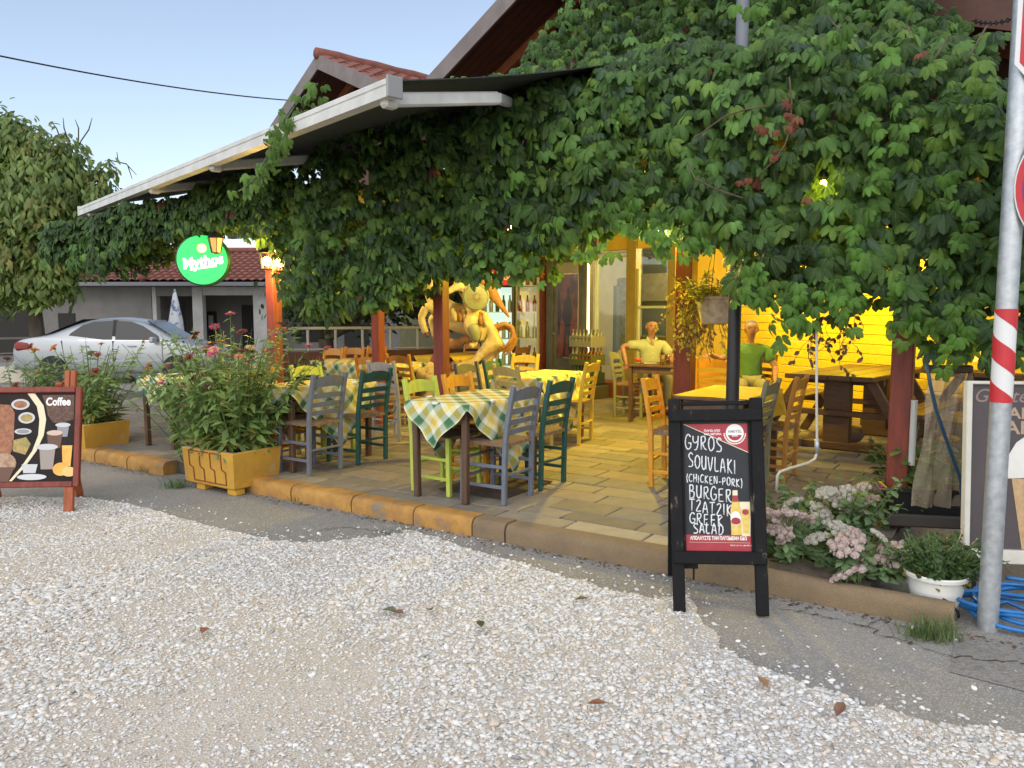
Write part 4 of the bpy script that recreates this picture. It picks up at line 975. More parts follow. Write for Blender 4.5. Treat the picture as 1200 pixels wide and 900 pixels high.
for z, h in ((PZ1 + .012, .062), (PZ0 - .014, .062)):
    mm = MB(); mm.box((0, -.012, z), (hwid * 2 + .052, .046, h), .006, 0, Lm); mm.build('rail', BLACKPAINT, bd)
mm = MB(); mm.box((0, .012, 1.075), (hwid * 2 - .07, .03, .022), .003, 0, Lm); mm.build('top_bar', BLACKPAINT, bd)
mm = MB(); mm.bar((-hwid - .02, .50, .2), (hwid + .02, .50, .2), .03, .05, .003); mm.build('rear_rail', BLACKPAINT, bd)
mm = MB(); mm.bar((-hwid + .02, .06, .235), (-hwid + .1, .06, .235), .03, .03, .003); mm.build('brace', BLACKPAINT, bd)
pn = link('panel', None, bd); pn.matrix_basis = Lm
IW = hwid - .031
mm = MB(); mm.box((0, .012, (PZ0 + PZ1) / 2), (IW * 2 + .004, .012, PZ1 - PZ0), 0); me = mm.mesh('panel', CHALKB); bpy.data.objects.remove(pn); pn = link('panel', me, bd); pn.matrix_basis = Lm
for sx in (-1, 1): mm = MB(); mm.box((sx * (IW - .006), -.002, (PZ0 + PZ1) / 2), (.012, .014, PZ1 - PZ0 - .04), .002, 0, Lm); mm.build('bead', BLACKPAINT, bd)
yb_ = .0055; ih = PZ1 - PZ0 - .05; zz0 = PZ0 + .018; X = lambda u: -IW + .012 + (2 * IW - .024) * u; Z = lambda v: zz0 + ih * v
flat([(X(.02), Z(1)), (X(1), Z(.775)), (X(1), Z(1))], yb_).build('printed_band', REDPR, pn); flat([(X(0), Z(0)), (X(1), Z(0)), (X(1), Z(.125)), (X(0), Z(.125))], yb_).build('printed_band', REDPR, pn)
flat([(X(.0), Z(1.0)), (X(.02), Z(1)), (X(1), Z(.775)), (X(1), Z(.768))], yb_ - .0006).build('printed_line', CREAMPR, pn)
flat(ell(X(.80), Z(.925), .045, .047), yb_ - .0014).build('emblem', WPR, pn); flat([(p, q) for p, q in ell(X(.80), Z(.925), .036, .038) if q < Z(.917)], yb_ - .0030).build('emblem', REDPR, pn)
for i in range(21):
    a = math.pi * (1.02 + i / 21 * 1.0); x_, z_ = X(.80) + .053 * math.cos(a), Z(.925) + .055 * math.sin(a); flat(ell(x_, z_, .004, .004, 6), yb_ - .0014).build('crown_tooth', WPR, pn)
text(pn, 'AMSTEL', .020, (X(.80), yb_ - .0032, Z(.937)), GREYPR, bold=.0004); text(pn, 'BEER', .014, (X(.80), yb_ - .0048, Z(.905)), WPR, bold=.0004)
text(pn, 'ΠΑΝΩ ΑΠΟ', .015, (X(.45), yb_ - .0022, Z(.945)), WPR, bold=.0005); text(pn, 'ΜΙΑ ΜΠΥΡΑ', .015, (X(.46), yb_ - .0022, Z(.918)), WPR, bold=.0005)
text(pn, 'ΑΠΟΛΑΥΣΤΕ ΤΗΝ ΠΑΓΩΜΕΝΗ ΕΔΩ', .0245, (X(.5), yb_ - .0022, Z(.098)), WPR, bold=.0009, sx=.68); text(pn, 'Απολαύστε υπεύθυνα', .011, (X(.85), yb_ - .0022, Z(.045)), WPR)
flat([(X(.05), Z(.066)), (X(.98), Z(.064)), (X(.98), Z(.066)), (X(.05), Z(.068))], yb_ - .0014).build('printed_line', CREAMPR, pn)
# printed beer bottle and glass
bx = X(.775)
flat([(bx - .024, Z(.125)), (bx + .026, Z(.125)), (bx + .027, Z(.32)), (bx + .014, Z(.40)), (bx + .012, Z(.475)), (bx - .012, Z(.475)), (bx - .013, Z(.40)), (bx - .025, Z(.32))], yb_ - .0010).build('printed_bottle', GOLDPR, pn)
flat(ell(bx, Z(.255), .026, .036), yb_ - .0024).build('printed_label', WPR, pn); flat(ell(bx, Z(.235), .023, .018), yb_ - .0038).build('printed_label', REDPR, pn); flat([(bx - .0125, Z(.385)), (bx + .0135, Z(.385)), (bx + .013, Z(.435)), (bx - .012, Z(.435))], yb_ - .0024).build('printed_label', REDPR, pn); flat([(bx - .012, Z(.435)), (bx + .0125, Z(.435)), (bx + .0125, Z(.475)), (bx - .012, Z(.475))], yb_ - .0024).build('printed_label', CREAMPR, pn)
gx = X(.925); flat([(gx - .021, Z(.118)), (gx + .021, Z(.118)), (gx + .029, Z(.385)), (gx - .029, Z(.385))], yb_ - .0010).build('printed_glass', CREAMPR, pn); flat([(gx - .014, Z(.14)), (gx + .014, Z(.14)), (gx + .02, Z(.33)), (gx - .02, Z(.33))], yb_ - .0022).build('printed_beer', GOLDPR, pn); flat(ell(gx, Z(.305), .016, .014), yb_ - .0036).build('printed_label', REDPR, pn)
for i, (tx, x0, x1, z0, z1, h) in enumerate([('GYROS', .02, .62, .80, .77, .075), ('SOUVLAKI', .06, .82, .655, .595, .072), ('(CHICKEN-PORK)', .03, .90, .545, .50, .040), ('BURGER', .06, .74, .415, .375, .066), ('TZATZIK', .06, .74, .315, .265, .060), ('GREEK', .06, .60, .215, .185, .055), ('SALAD', .11, .60, .135, .13, .052)]):
    handwrite(pn, tx, X(x0), X(x1), Z(z0), Z(z1), h, yb_, .0037 if i != 2 else .0030, 5 + i)
# ================================================================ the tavern building
YWALL = M_('yellow_wall_paint', (.62, .42, .05), .7, (.55, .36, .04), 3, bump=.15, bscale=40)
YBOARD = M_('yellow_painted_board', (.80, .58, .03), .45, (.72, .50, .025), 4, bump=.1, bscale=20, stretch=(.6, 6, 6))
OLIVE = M_('olive_painted_frame', (.155, .14, .055), .45, (.12, .11, .045), 5)
FASCIA = M_('grey_brown_bargeboard', (.185, .15, .14), .6, (.15, .12, .11), 4, bump=.2, bscale=20)
SOFFIT = M_('dark_red_soffit', (.085, .028, .016), .6, (.06, .02, .012), 4, bump=.25, bscale=20)
RAFT = M_('orange_brown_rafter', (.26, .085, .03), .55, (.2, .06, .022), 4, bump=.2)
TILE = M_('terracotta_tile', (.22, .075, .05), .85, (.15, .052, .038), 4, bump=.4, bscale=25, col3=(.27, .14, .10))
DARKROOM = M_('dim_room', (.05, .05, .05), .9); CREAMW = M_('cream_plaster', (.5, .46, .38), .85, (.44, .4, .33), 3, bump=.2)
bl = thing('tavern', 'taverna building with gabled roof rising behind the creeper', 'building', F(3, 5, 0)); bo = bl.location.copy()
def fb(t, d, z): return F(t, d, z) - bo
def slab(mm, q, th):
    """thin slab from a quad, thickened downwards"""
    q = [Vector(p) for p in q]; n = (q[1] - q[0]).cross(q[3] - q[0]).normalized(); n = n if n.z > 0 else -n
    mm.add(q + [p - n * th for p in q], [(0, 1, 2, 3), (7, 6, 5, 4), (0, 4, 5, 1), (1, 5, 6, 2), (2, 6, 7, 3), (3, 7, 4, 0)])
def gable(d0, tL, zL, tA, zA, tR, zR, depth, over=1.0):
    for (t0, z0, t1, z1) in ((tL, zL, tA, zA), (tR, zR, tA, zA)):
        mm = MB(); slab(mm, [fb(t0, d0, z0), fb(t1, d0, z1), fb(t1, d0 + depth, z1), fb(t0, d0 + depth, z0)], .10); mm.build('roof', SOFFIT, bl)
        mm = MB(); e = -.05
        q = [fb(t0, d0 - .03, z0 + .06), fb(t1, d0 - .03, z1 + .06), fb(t1, d0 - .03, z1 - .19), fb(t0, d0 - .03, z0 - .19)]; q2 = [p + B * .028 for p in q]
        mm.add(q + q2, [(0, 1, 2, 3), (7, 6, 5, 4), (0, 4, 5, 1), (1, 5, 6, 2), (2, 6, 7, 3), (3, 7, 4, 0)]); mm.build('bargeboard', SOFFIT if (t0, d0) == (tR, 4.0) and tR < 0 else FASCIA, bl)  # right bargeboard of the near gable takes a darker colour for its shade
        for dd in (.95,):
            mm = MB(); mm.bar(fb(t0, d0 + dd - .2, z0 - .17), fb(t1, d0 + dd - .2, z1 - .17), .10, .16, .006); mm.build('rafter', RAFT, bl)
        # soffit boards seen from below
        nb = 6
        for k in range(nb):
            a, b = .02 + k * (over - .25) / nb, .01 + (k + 1) * (over - .25) / nb - .012
            mm = MB(); slab(mm, [fb(t0, d0 + a, z0 - .103), fb(t1, d0 + a, z1 - .103), fb(t1, d0 + b, z1 - .103), fb(t0, d0 + b, z0 - .103)], .012); mm.build('soffit_board', SOFFIT, bl)
    mm = MB(); q = [fb(tL - .5, d0 + over, 2.75), fb(tL - .5, d0 + over, zL + .0), fb(tA, d0 + over, zA - .12), fb(tR + .5, d0 + over, zR + .0), fb(tR + .5, d0 + over, 2.75)]
    mm.add(q + [p + B * .2 for p in q], [(0, 1, 2, 3, 4), (9, 8, 7, 6, 5), (0, 5, 6, 1), (1, 6, 7, 2), (2, 7, 8, 3), (3, 8, 9, 4), (4, 9, 5, 0)]); mm.build('gable_wall', M_('brown_gable_boards', (.10, .042, .025), .7, (.07, .03, .02), 5), bl)
gable(4.0, 5.75, 4.60, 2.92, 5.72, -2.9, 3.42, 6.0)
gable(4.0, 10.6, 4.96, 8.5, 5.90, 6.25, 4.90, 6.0, .9)
def barrel_tiles(root, p00, p10, p01, nu, nv, w_=.26, h=.05, mat=TILE, single=True):
    """rows of curved tiles on the slope p00 (ridge near) -> p10 (along ridge), p01 (down slope)"""
    eu, ev = (p10 - p00) / nu, (p01 - p00) / nv; n = eu.cross(ev).normalized(); n = n if n.z > 0 else -n
    proto = None
    for j in range(nv):
        for i in range(nu):
            if proto is None:
                mm = MB(); K = 6
                for a in (0, 1):
                    for k in range(K + 1):
                        u = k / K; hh = h * (math.sin(math.pi * u) * .9) + .012 + (.022 if a else 0); mm.v.append(tuple(eu * u + ev * (a * 1.08) + n * hh))
                for k in range(K): mm.f.append((k, k + 1, k + K + 2, k + K + 1)); mm.mi.append(0)
                k0 = len(mm.v); mm.v += [tuple(Vector(mm.v[K + 1 + k]) - n * .02) for k in range(K + 1)]
                for k in range(K): mm.f.append((K + 1 + k, K + 2 + k, k0 + k + 1, k0 + k)); mm.mi.append(0)
                proto = mm.mesh('roof_tile', mat, 'auto')
            p = p00 + eu * i + ev * j + n * random.uniform(0, .006)
            link('roof_tile', proto, root, p - Vector(root.location))
barrel_tiles(bl, F(8.5, 3.98, 5.92), F(8.5, 7.0, 5.92), F(6.25, 3.98, 4.92), 12, 7)
mm = MB(); pts = [fb(8.5, 3.95 + .4 * i, 5.97 + (.015 if i % 2 else 0)) for i in range(9)]; mm.tube(pts, .10, 8); mm.build('ridge_tile', TILE, bl, True)
# roof surface of the near gable, right slope, in terracotta too
mm = MB(); slab(mm, [fb(2.92, 4.0, 5.75), fb(2.92, 10, 5.75), fb(-2.9, 10, 3.45), fb(-2.9, 4.0, 3.45)], .03); mm.build('roof_covering', TILE, bl)
mm = MB(); slab(mm, [fb(2.92, 4.0, 5.75), fb(2.92, 10, 5.75), fb(5.75, 10, 4.63), fb(5.75, 4.0, 4.63)], .03); mm.build('roof_covering', TILE, bl)
# porch ceiling and ground floor front
DF = 7.4
mm = MB(); slab(mm, [fb(9.0, 3.2, 2.98), fb(-2.2, 3.2, 2.98), fb(-2.2, 11, 2.98), fb(9.0, 11, 2.98)], .06); mm.build('porch_ceiling', M_('porch_ceiling_boards', (.24, .13, .06), .7, (.19, .1, .045), 4), bl)
fx = lambda px, py=400: onF(px, py, DF)[0]
def wallbox(t0, t1, z0, z1, mat, name, d=DF, th=.15, bev=.004, par=bl):
    mm = MB(); c = fb((t0 + t1) / 2, d + th / 2, (z0 + z1) / 2); mm.box(c if par is bl else c, (abs(t1 - t0), th, z1 - z0), bev, 0, None, math.atan2(A.y, A.x)); return mm.build(name, mat, par)
zW = 2.6
tP0, tP1 = fx(628), fx(640); wallbox(tP0, tP1, .12, 2.9, WOODRED, 'pillar', DF - .12, .2)
tD0, tD1 = fx(641), fx(691)
zt_ = onF(665, 306, DF)[1]
# door: frame, leaf rails and a glass panel with a dark orange print behind it
wallbox(tD0, fx(649), .2, zt_ + .12, OLIVE, 'door_frame', DF - .04, .12); wallbox(fx(683), tD1, .2, zt_ + .12, OLIVE, 'door_frame', DF - .04, .12); wallbox(fx(649) - .004, fx(683) + .004, zt_ - .02, zt_ + .12, OLIVE, 'door_frame', DF - .036, .11)
dr = wallbox(fx(649) - .006, fx(683) + .006, .22, onF(665, 420, DF)[1], OLIVE, 'door', DF - .02, .08)
for a, b, z0, z1 in ((649, 653, 420, 306), (678, 683, 420, 306)): wallbox(fx(a) - .008, fx(b) + (.0 if b < 670 else .008), onF(665, z0, DF)[1] + .002, onF(665, z1, DF)[1] - .022, OLIVE, 'stile', DF - .022, .08, .004, dr).parent = dr
ORP = M_('dark_orange_backing', (.36, .09, .015), .5, (.14, .045, .02), 2.6, lo=.42, hi=.6, col3=(.05, .045, .035), detail=4)
wallbox(fx(653) - .004, fx(678) + .004, onF(665, 419, DF)[1], onF(665, 322, DF)[1], ORP, 'door_panel', DF - .0235, .003).parent = dr
GLASS = glass_mat('window_glass', (.88, .92, .9), .86)
wallbox(fx(653) - .004, fx(678) + .004, onF(665, 419, DF)[1] + .003, onF(665, 322, DF)[1] - .003, glass_mat('door_glass', (.95, .95, .92), .97), 'pane', DF - .034, .006, 0).parent = dr
tx0, tx1 = fx(653), fx(678); tz0, tz1 = onF(665, 419, DF)[1], onF(665, 322, DF)[1]; DKP = M_('dark_brown_door_print', (.05, .03, .02), .5)
for pts in ([(.30, .02), (.42, .02), (.50, .30), (.62, .02), (.74, .04), (.64, .36), (.74, .55), (.66, .72), (.60, .74), (.62, .82), (.54, .86), (.48, .82), (.50, .74), (.38, .68), (.28, .50), (.40, .40)], [(.05, .30), (.16, .28), (.22, .52), (.18, .78), (.10, .84), (.04, .76)]):
    mm = MB(); k_ = len(pts); q_ = [fb(tx0 + (tx1 - tx0) * x, DF - .0245, tz0 + (tz1 - tz0) * z) for x, z in pts]; mm.add(q_ + [p + B * .0006 for p in q_], [tuple(range(k_)), tuple(range(k_, 2 * k_))[::-1]]); mm.build('door_print', DKP, dr)
tr_ = wallbox(fx(653) - .004, fx(678) + .004, onF(665, 320, DF)[1], onF(665, 308, DF)[1], M_('pale_frame', (.45, .42, .25), .5), 'transom', DF - .030, .05); tr_.parent = dr
mm = MB(); mm.tube([fb(fx(650.5), DF - .03, 1.15), fb(fx(650.5), DF - .075, 1.15), fb(fx(654), DF - .075, 1.13)], .012, 8); h_ = mm.build('handle', GALV, dr, True)
# shop window opening, columns and panes
wallbox(fx(735), fx(746), .12, 2.9, M_('yellow_olive_column', (.33, .24, .04), .5, (.27, .2, .035), 5), 'window_column', DF - .05, .15)
wallbox(fx(783), fx(796), .12, 2.9, M_('olive_yellow_column', (.25, .19, .04), .5), 'window_column', DF - .05, .15)
wallbox(tD1, fx(796), zt_ + .13, 2.92, YWALL, 'wall', DF, .12)
wallbox(fx(796), fx(852), .12, 2.92, YWALL, 'wall', DF, .12)
wallbox(12.5, tP0, .12, 2.92, OLIVE, 'wall', DF + .8, .12)
wallbox(tD1 - .01, fx(783), .12, .36, M_('red_brown_step', (.22, .07, .025), .7, (.17, .055, .02), 5, bump=.3), 'step', DF - .35, .5)
wfr = M_('pale_window_frame', (.52, .55, .36), .5)
for a, b, z0, z1 in ((697, 699.5, 440, 302), (733, 735, 440, 302), (697, 735, 303.5, 301), (746, 748, 440, 315), (781, 783, 440, 315), (746, 783, 361.5, 358.5)):
    wallbox(fx(a), fx(b), onF(a, z0, DF)[1], onF(a, z1, DF)[1], wfr, 'window_frame', DF - .01, .06, .003)
for a, b in ((699.6, 732.9), (748.1, 780.9)): wallbox(fx(a), fx(b), .62, zt_ + .1, GLASS, 'pane', DF + .02, .008, 0)
EDGEGLOW = M_('frame_edge_glow', (1, .86, .42), .5, emis=2.2)  # light on the window frame edge, put in as a glowing strip
t_ = fx(693.5); mm = MB(); mm.tube([fb(t_, DF - .10, .55), fb(t_, DF - .10, 2.42)], .02, 8); mm.build('glowing_frame_edge', EDGEGLOW, bl, True)
# the room behind the windows
RB = DF + 2.6
for q, m_, nm in (([(6.2, RB), (-1.5, RB)], M_('grey_blue_room_wall', (.20, .235, .25), .7, (.15, .18, .2), 2), 'room_wall'), ([(6.2, DF + .2), (6.2, RB)], CREAMW, 'room_wall')):
    mm = MB(); (a, b), (c, d) = q; p = [fb(a, b, .12), fb(c, d, .12), fb(c, d, 2.9), fb(a, b, 2.9)]; off = (p[1] - p[0]).cross(Vector((0, 0, 1))).normalized() * .1
    mm.add(p + [x + off for x in p], [(0, 1, 2, 3), (7, 6, 5, 4), (0, 4, 5, 1), (1, 5, 6, 2), (2, 6, 7, 3), (3, 7, 4, 0)]); mm.build(nm, m_, bl)
def inbox(px0, px1, z0, z1, dd, th, mat, nm, lab, cat, grp=None):
    a, b = onF(px0, 400, dd)[0], onF(px1, 400, dd)[0]; c = F((a + b) / 2, dd + th / 2, (z0 + z1) / 2); mm = MB(); mm.box((0, 0, 0), (abs(a - b), th, z1 - z0), .01); o = mm.build(nm, mat, None, False, c); o.rotation_euler = (0, 0, math.atan2(A.y, A.x)); return tag(o, lab, cat, grp)
cab = inbox(700, 722, .12, 2.05, DF + 1.6, .5, M_('blue_grey_cabinet', (.15, .19, .21), .5), 'cabinet', 'tall blue grey cabinet inside the shop window', 'cabinet')
inbox(723.5, 733, .12, 2.2, DF + 1.7, .4, M_('pale_grey_panel', (.36, .37, .36), .5, (.2, .2, .2), 12), 'cabinet', 'narrow pale cabinet beside the blue grey one in the shop', 'cabinet')
inbox(747, 782, .12, 1.1, DF + 1.0, .6, M_('olive_counter', (.16, .15, .06), .5), 'counter', 'olive counter behind the right shop window', 'counter')
inbox(747, 781, 1.75, 2.3, DF + 2.3, .2, M_('pale_menu_panel', (.55, .52, .45), .6, (.4, .36, .3), 4), 'wall_panel', 'pale panel on the back wall of the shop', 'panel')
rp = thing('room_lamp', 'fluorescent lamp under the ceiling of the shop', 'lamp', F(3.6, DF + 1.2, 2.78)); mm = MB(); mm.bar((-.6, 0, 0), (.6, 0, 0), .08, .05, .01); mm.build('tube', M_('cool_tube', (1, .95, .8), .5, emis=6), rp); lt = bpy.data.lights.new('room_light', 'POINT'); lt.energy = 60; lt.color = (1, .86, .48); lt.shadow_soft_size = .15; lo_ = bpy.data.objects.new('room_light', lt); C.objects.link(lo_); lo_.parent = rp; lo_.location = (0, 0, -.12)
# bottle crates stacked before the window
GREENB = glass_mat('clear_bottle', (.75, .85, .6), .7, .08); BOTG = M_('pale_bottle', (.45, .46, .28), .2, trans=.3); BOTA = M_('amber_bottle', (.25, .09, .02), .15); BOTD = M_('dark_green_bottle', (.02, .08, .03), .15); BOTR = M_('red_bottle', (.35, .03, .03), .2); CRATE = M_('dark_green_crate', (.03, .05, .03), .5)
def bottle_mesh(mat, h=.26, r=.032):
    mm = MB(); mm.lathe([(r * .9, 0), (r, .01), (r, h * .58), (r * .42, h * .78), (r * .38, h * .97), (r * .46, h * .98), (r * .44, h)], 8); return mm.mesh('bottle', mat, True)
BM = {k: bottle_mesh(m_) for k, m_ in (('pale', BOTG), ('amber', BOTA), ('green', BOTD), ('red', BOTR))}
cp = F(fx(717), DF - .62, .36 if False else .36); cp.z = .38
cr = []
for k in range(3):
    c = thing('bottle_crate', ['lowest dark crate of the stack below the shop window', 'middle crate of the stack below the shop window', 'topmost crate with pale bottles below the shop window'][k], 'crate', (cp.x, cp.y, cp.z + .30 * k - .02), math.atan2(A.y, A.x), 'crates stacked below the shop window')
    Wd, Dp, Hh = .50, .34, .29
    m_ = [CRATE, M_('olive_crate', (.12, .13, .05), .5), M_('grey_crate', (.30, .30, .25), .5)][k]
    mm = MB(); mm.box((0, 0, .012), (Wd, Dp, .02), .003)
    for sx in (-1, 1): mm.box((sx * (Wd / 2 - .008), 0, .10), (.016, Dp, .16), .003)
    for sy in (-1, 1): mm.box((0, sy * (Dp / 2 - .008), .06), (Wd - .034, .016, .08), .003); mm.box((0, sy * (Dp / 2 - .008), .165), (Wd - .034, .016, .035), .003)
    mm.build('crate_body', m_, c)
    for i in range(6):
        for j in range(4):
            b = link('bottle', BM[('green', 'amber', 'pale')[k] if not (k == 1 and i > 3) else 'pale'], c, (-.205 + .082 * i, -.12 + .08 * j, .026))
# the stand the crates sit on
mm = MB(); mm.box((0, 0, -.13), (.62, .42, .22), .01); o = mm.build('crate_stand', M_('dark_stand', (.07, .06, .04), .6), None, False, (cp.x, cp.y, cp.z - .025)); o.rotation_euler = (0, 0, math.atan2(A.y, A.x)); tag(o, 'low dark stand carrying the bottle crates before the shop window', 'stand')
# ---------------------------------------------------------------- yellow boarded wall at the right
yw = thing('boarded_wall', 'wall of bright yellow horizontal boards behind the picnic table', 'wall', G(1035, 497)); yo = yw.location.copy(); yo.z = DECK; yw.location = yo
yd = Vector((-.287, .958, 0)).normalized(); yn = Vector((-yd.y, yd.x, 0))        # faces left/front
yr = math.atan2(yd.y, yd.x)
for k in range(21):
    z = .06 + .125 * k
    mm = MB(); c = yd * .3 + Vector((0, 0, z)) + yn * random.uniform(0, .004); mm.box(c, (7.4, .022, .119), .005, 0, None, yr); mm.build('board', YBOARD, yw)
mm = MB(); mm.box(yd * .3 - yn * .05 + Vector((0, 0, 1.35)), (7.4, .06, 2.7), 0, 0, None, yr); mm.build('backing', M_('dark_backing', (.12, .07, .01), .9), yw)
mm = MB(); mm.box(yd * -1.6 + yn * .2 + Vector((0, 0, .09)), (3.2, .35, .18), .02, 0, None, yr); o = mm.build('stone_ledge', M_('brown_stone', (.12, .08, .045), .9, (.08, .055, .03), 6, bump=.6, bscale=14), yw)

# ================================================================ lamps
def bulb(name, label, loc, col, energy, r=.035, cat='lamp', emis=25, cord=.35):
    t = thing(name, label, cat, loc, 0, 'bulbs under the pergola' if name == 'ceiling_bulb' else 'bulbs hanging in the creeper')
    mm = MB(); mm.ball((0, 0, 0), (r, r, r * 1.15), 10); mm.build('bulb', M_(name + '_glow', col, .4, emis=emis), t, True)
    mm = MB(); mm.lathe([(.018, r), (.02, r + .05), (.008, r + .06)], 10); mm.build('socket', BLACKMETAL, t, True)
    mm = MB(); mm.tube([(0, 0, r + .05), (.01, 0, r + .05 + cord)], .004, 5); mm.build('cord', WIRE, t)
    if energy:
        l = bpy.data.lights.new('bulb_light', 'POINT'); l.energy = energy; l.color = col; l.shadow_soft_size = r; lo = bpy.data.objects.new('bulb_light', l); C.objects.link(lo); lo.parent = t; lo.location = (0, 0, -r * 1.3 - .01)
    return t
WARM = (1, .62, .20); YEL = (1, .71, .014)
bulb('hanging_bulb', 'bare glowing bulb hanging in the creeper left of the black pole', W(778, 271, 5.75), (1, .74, .32), 12, .05)
bulb('hanging_bulb', 'small yellow bulb glowing through a gap high in the creeper', W(965, 215, 5.0), (1, .72, .05), 2, .02)
bulb('ceiling_bulb', 'yellow bulb under the pergola by the yellow boards', W(1012, 322, 9.3), YEL, 30, .05)
bulb('ceiling_bulb', 'yellow bulb close to the far end of the yellow boards', W(900, 318, 11.0), YEL, 40, .05)
bulb('ceiling_bulb', 'yellow bulb under the pergola above the open paving', W(725, 262, 8.3), YEL, 185, .05)
bulb('ceiling_bulb', 'yellow bulb under the porch above the seated men', W(850, 262, 9.6), (1, .84, .40), 60, .05)
bulb('ceiling_bulb', 'yellow bulb under the pergola above the horse statue', W(600, 270, 9.2), (1, .82, .40), 30, .05)
bulb('ceiling_bulb', 'yellow bulb under the pergola above the long table', W(440, 290, 10.2), (1, .66, .10), 35, .05)
pl_ = thing('pendant_lantern', 'small amber lantern hanging in the dark leaves at right', 'lantern', W(1141, 414, 5.2)); mm = MB(); mm.box((0, 0, 0), (.07, .07, .11), .006); mm.build('glass', M_('amber_glass', (1, .45, .05), .3, emis=1.2), pl_); mm = MB(); mm.lathe([(.06, .056), (.012, .11)], 8); mm.build('cap', BLACKMETAL, pl_); mm = MB(); mm.tube([(0, 0, .1), (0, 0, .4)], .004, 5); mm.build('cord', WIRE, pl_)
# wall lanterns at the head of the lamp post
PT = W(322, 318, 1); 
def lantern(par_loc, label, lit, col, scale=1.0, energy=0):
    t = thing('wall_lantern', label, 'lantern', par_loc, 0, 'lanterns at the left end of the terrace')
    k = scale
    mm = MB(); mm.lathe([(.02 * k, -.10 * k), (.05 * k, -.09 * k), (.055 * k, -.085 * k)], 6); mm.lathe([(.10 * k, .075 * k), (.03 * k, .15 * k), (.01 * k, .17 * k)], 6)
    for i in range(6):
        a = math.pi * i / 3; mm.bar((.053 * k * math.cos(a), .053 * k * math.sin(a), -.085 * k), (.085 * k * math.cos(a), .085 * k * math.sin(a), .075 * k), .008 * k, .008 * k)
    mm.build('cage', BLACKMETAL, t)
    if lit:
        mm = MB(); mm.ball((0, 0, -.01 * k), .047 * k, 10); mm.build('bulb', M_('lantern_glow', col, .4, emis=22), t, True)
    else:
        mm = MB(); mm.lathe([(.046 * k, -.083 * k), (.076 * k, .072 * k)], 6); mm.build('glass', M_('amber_lantern_glass', (.65, .36, .10), .3, emis=.35), t)
    if energy:
        l = bpy.data.lights.new('lantern_light', 'POINT'); l.energy = energy; l.color = col; l.shadow_soft_size = .05; lo = bpy.data.objects.new('lantern_light', l); C.objects.link(lo); lo.parent = t; lo.location = (0, -.12, -.06)
    return t
pp = D(3.49, 1.39)
yP = pp.y
lantern(W(313, 305, yP - .12), 'left one of two lit lanterns on the orange lit post', True, (1, .62, .16), 1.0, 14)
lantern(W(328, 305, yP - .14), 'right one of two lit lanterns on the orange lit post', True, (1, .60, .14), 1.25, 22)
lantern(W(253, 287, 8.2), 'small amber lantern hanging just before the round green sign', False, (1, .6, .2), .95)

# ================================================================ round green beer sign
sg_ = thing('round_sign', 'round lit green beer sign with white lettering under the creeper', 'sign', W(239, 305, 8.5)); face = (Vector((-.0, 0, 0)) - sg_.location); face.z = 0; sg_.rotation_euler = (0, 0, math.atan2(-(-face.x), -face.y) if False else R(8))
Rr = .27
mm = MB(); mm.lathe([(Rr, -.07), (Rr + .012, -.06), (Rr + .012, .06), (Rr, .07)], 40, 0, Matrix.Rotation(math.pi / 2, 4, 'X')); mm.build('case', M_('dark_green_case', (.01, .06, .02), .4), sg_, 'auto')
SGR = M_('lit_green_face', (.012, .42, .09), .4, (.016, .47, .11), 3, emis=.62); sgn = SGR.node_tree.nodes['Principled BSDF']; sgn.inputs['Emission Color'].default_value = (.02, .55, .11, 1)
flat(ell(0, 0, Rr - .006, Rr - .006, 40), -.071, .004).build('face', SGR, sg_)
WLIT = M_('lit_white_lettering', (.9, .92, .85), .5, emis=.75)
t_ = text(sg_, 'Mythos', .155, (.005, -.0775, -.02), WLIT, (math.pi / 2, R(-9), 0), .12, .006, .92)
flat([(-.13, -.115), (.15, -.072), (.15, -.055), (-.125, -.093)], -.076).build('underline', WLIT, sg_)
GOLDLIT = M_('lit_gold', (.75, .62, .22), .5, emis=.6)
flat(ell(.0, .125, .05, .05), -.076).build('emblem', GOLDLIT, sg_); flat(ell(.008, .125, .030, .032), -.078).build('emblem', WLIT, sg_)
mm = MB(); mm.tube([(0, 0, Rr), (0, 0, Rr + .35)], .012, 6); mm.build('hanger', BLACKMETAL, sg_)

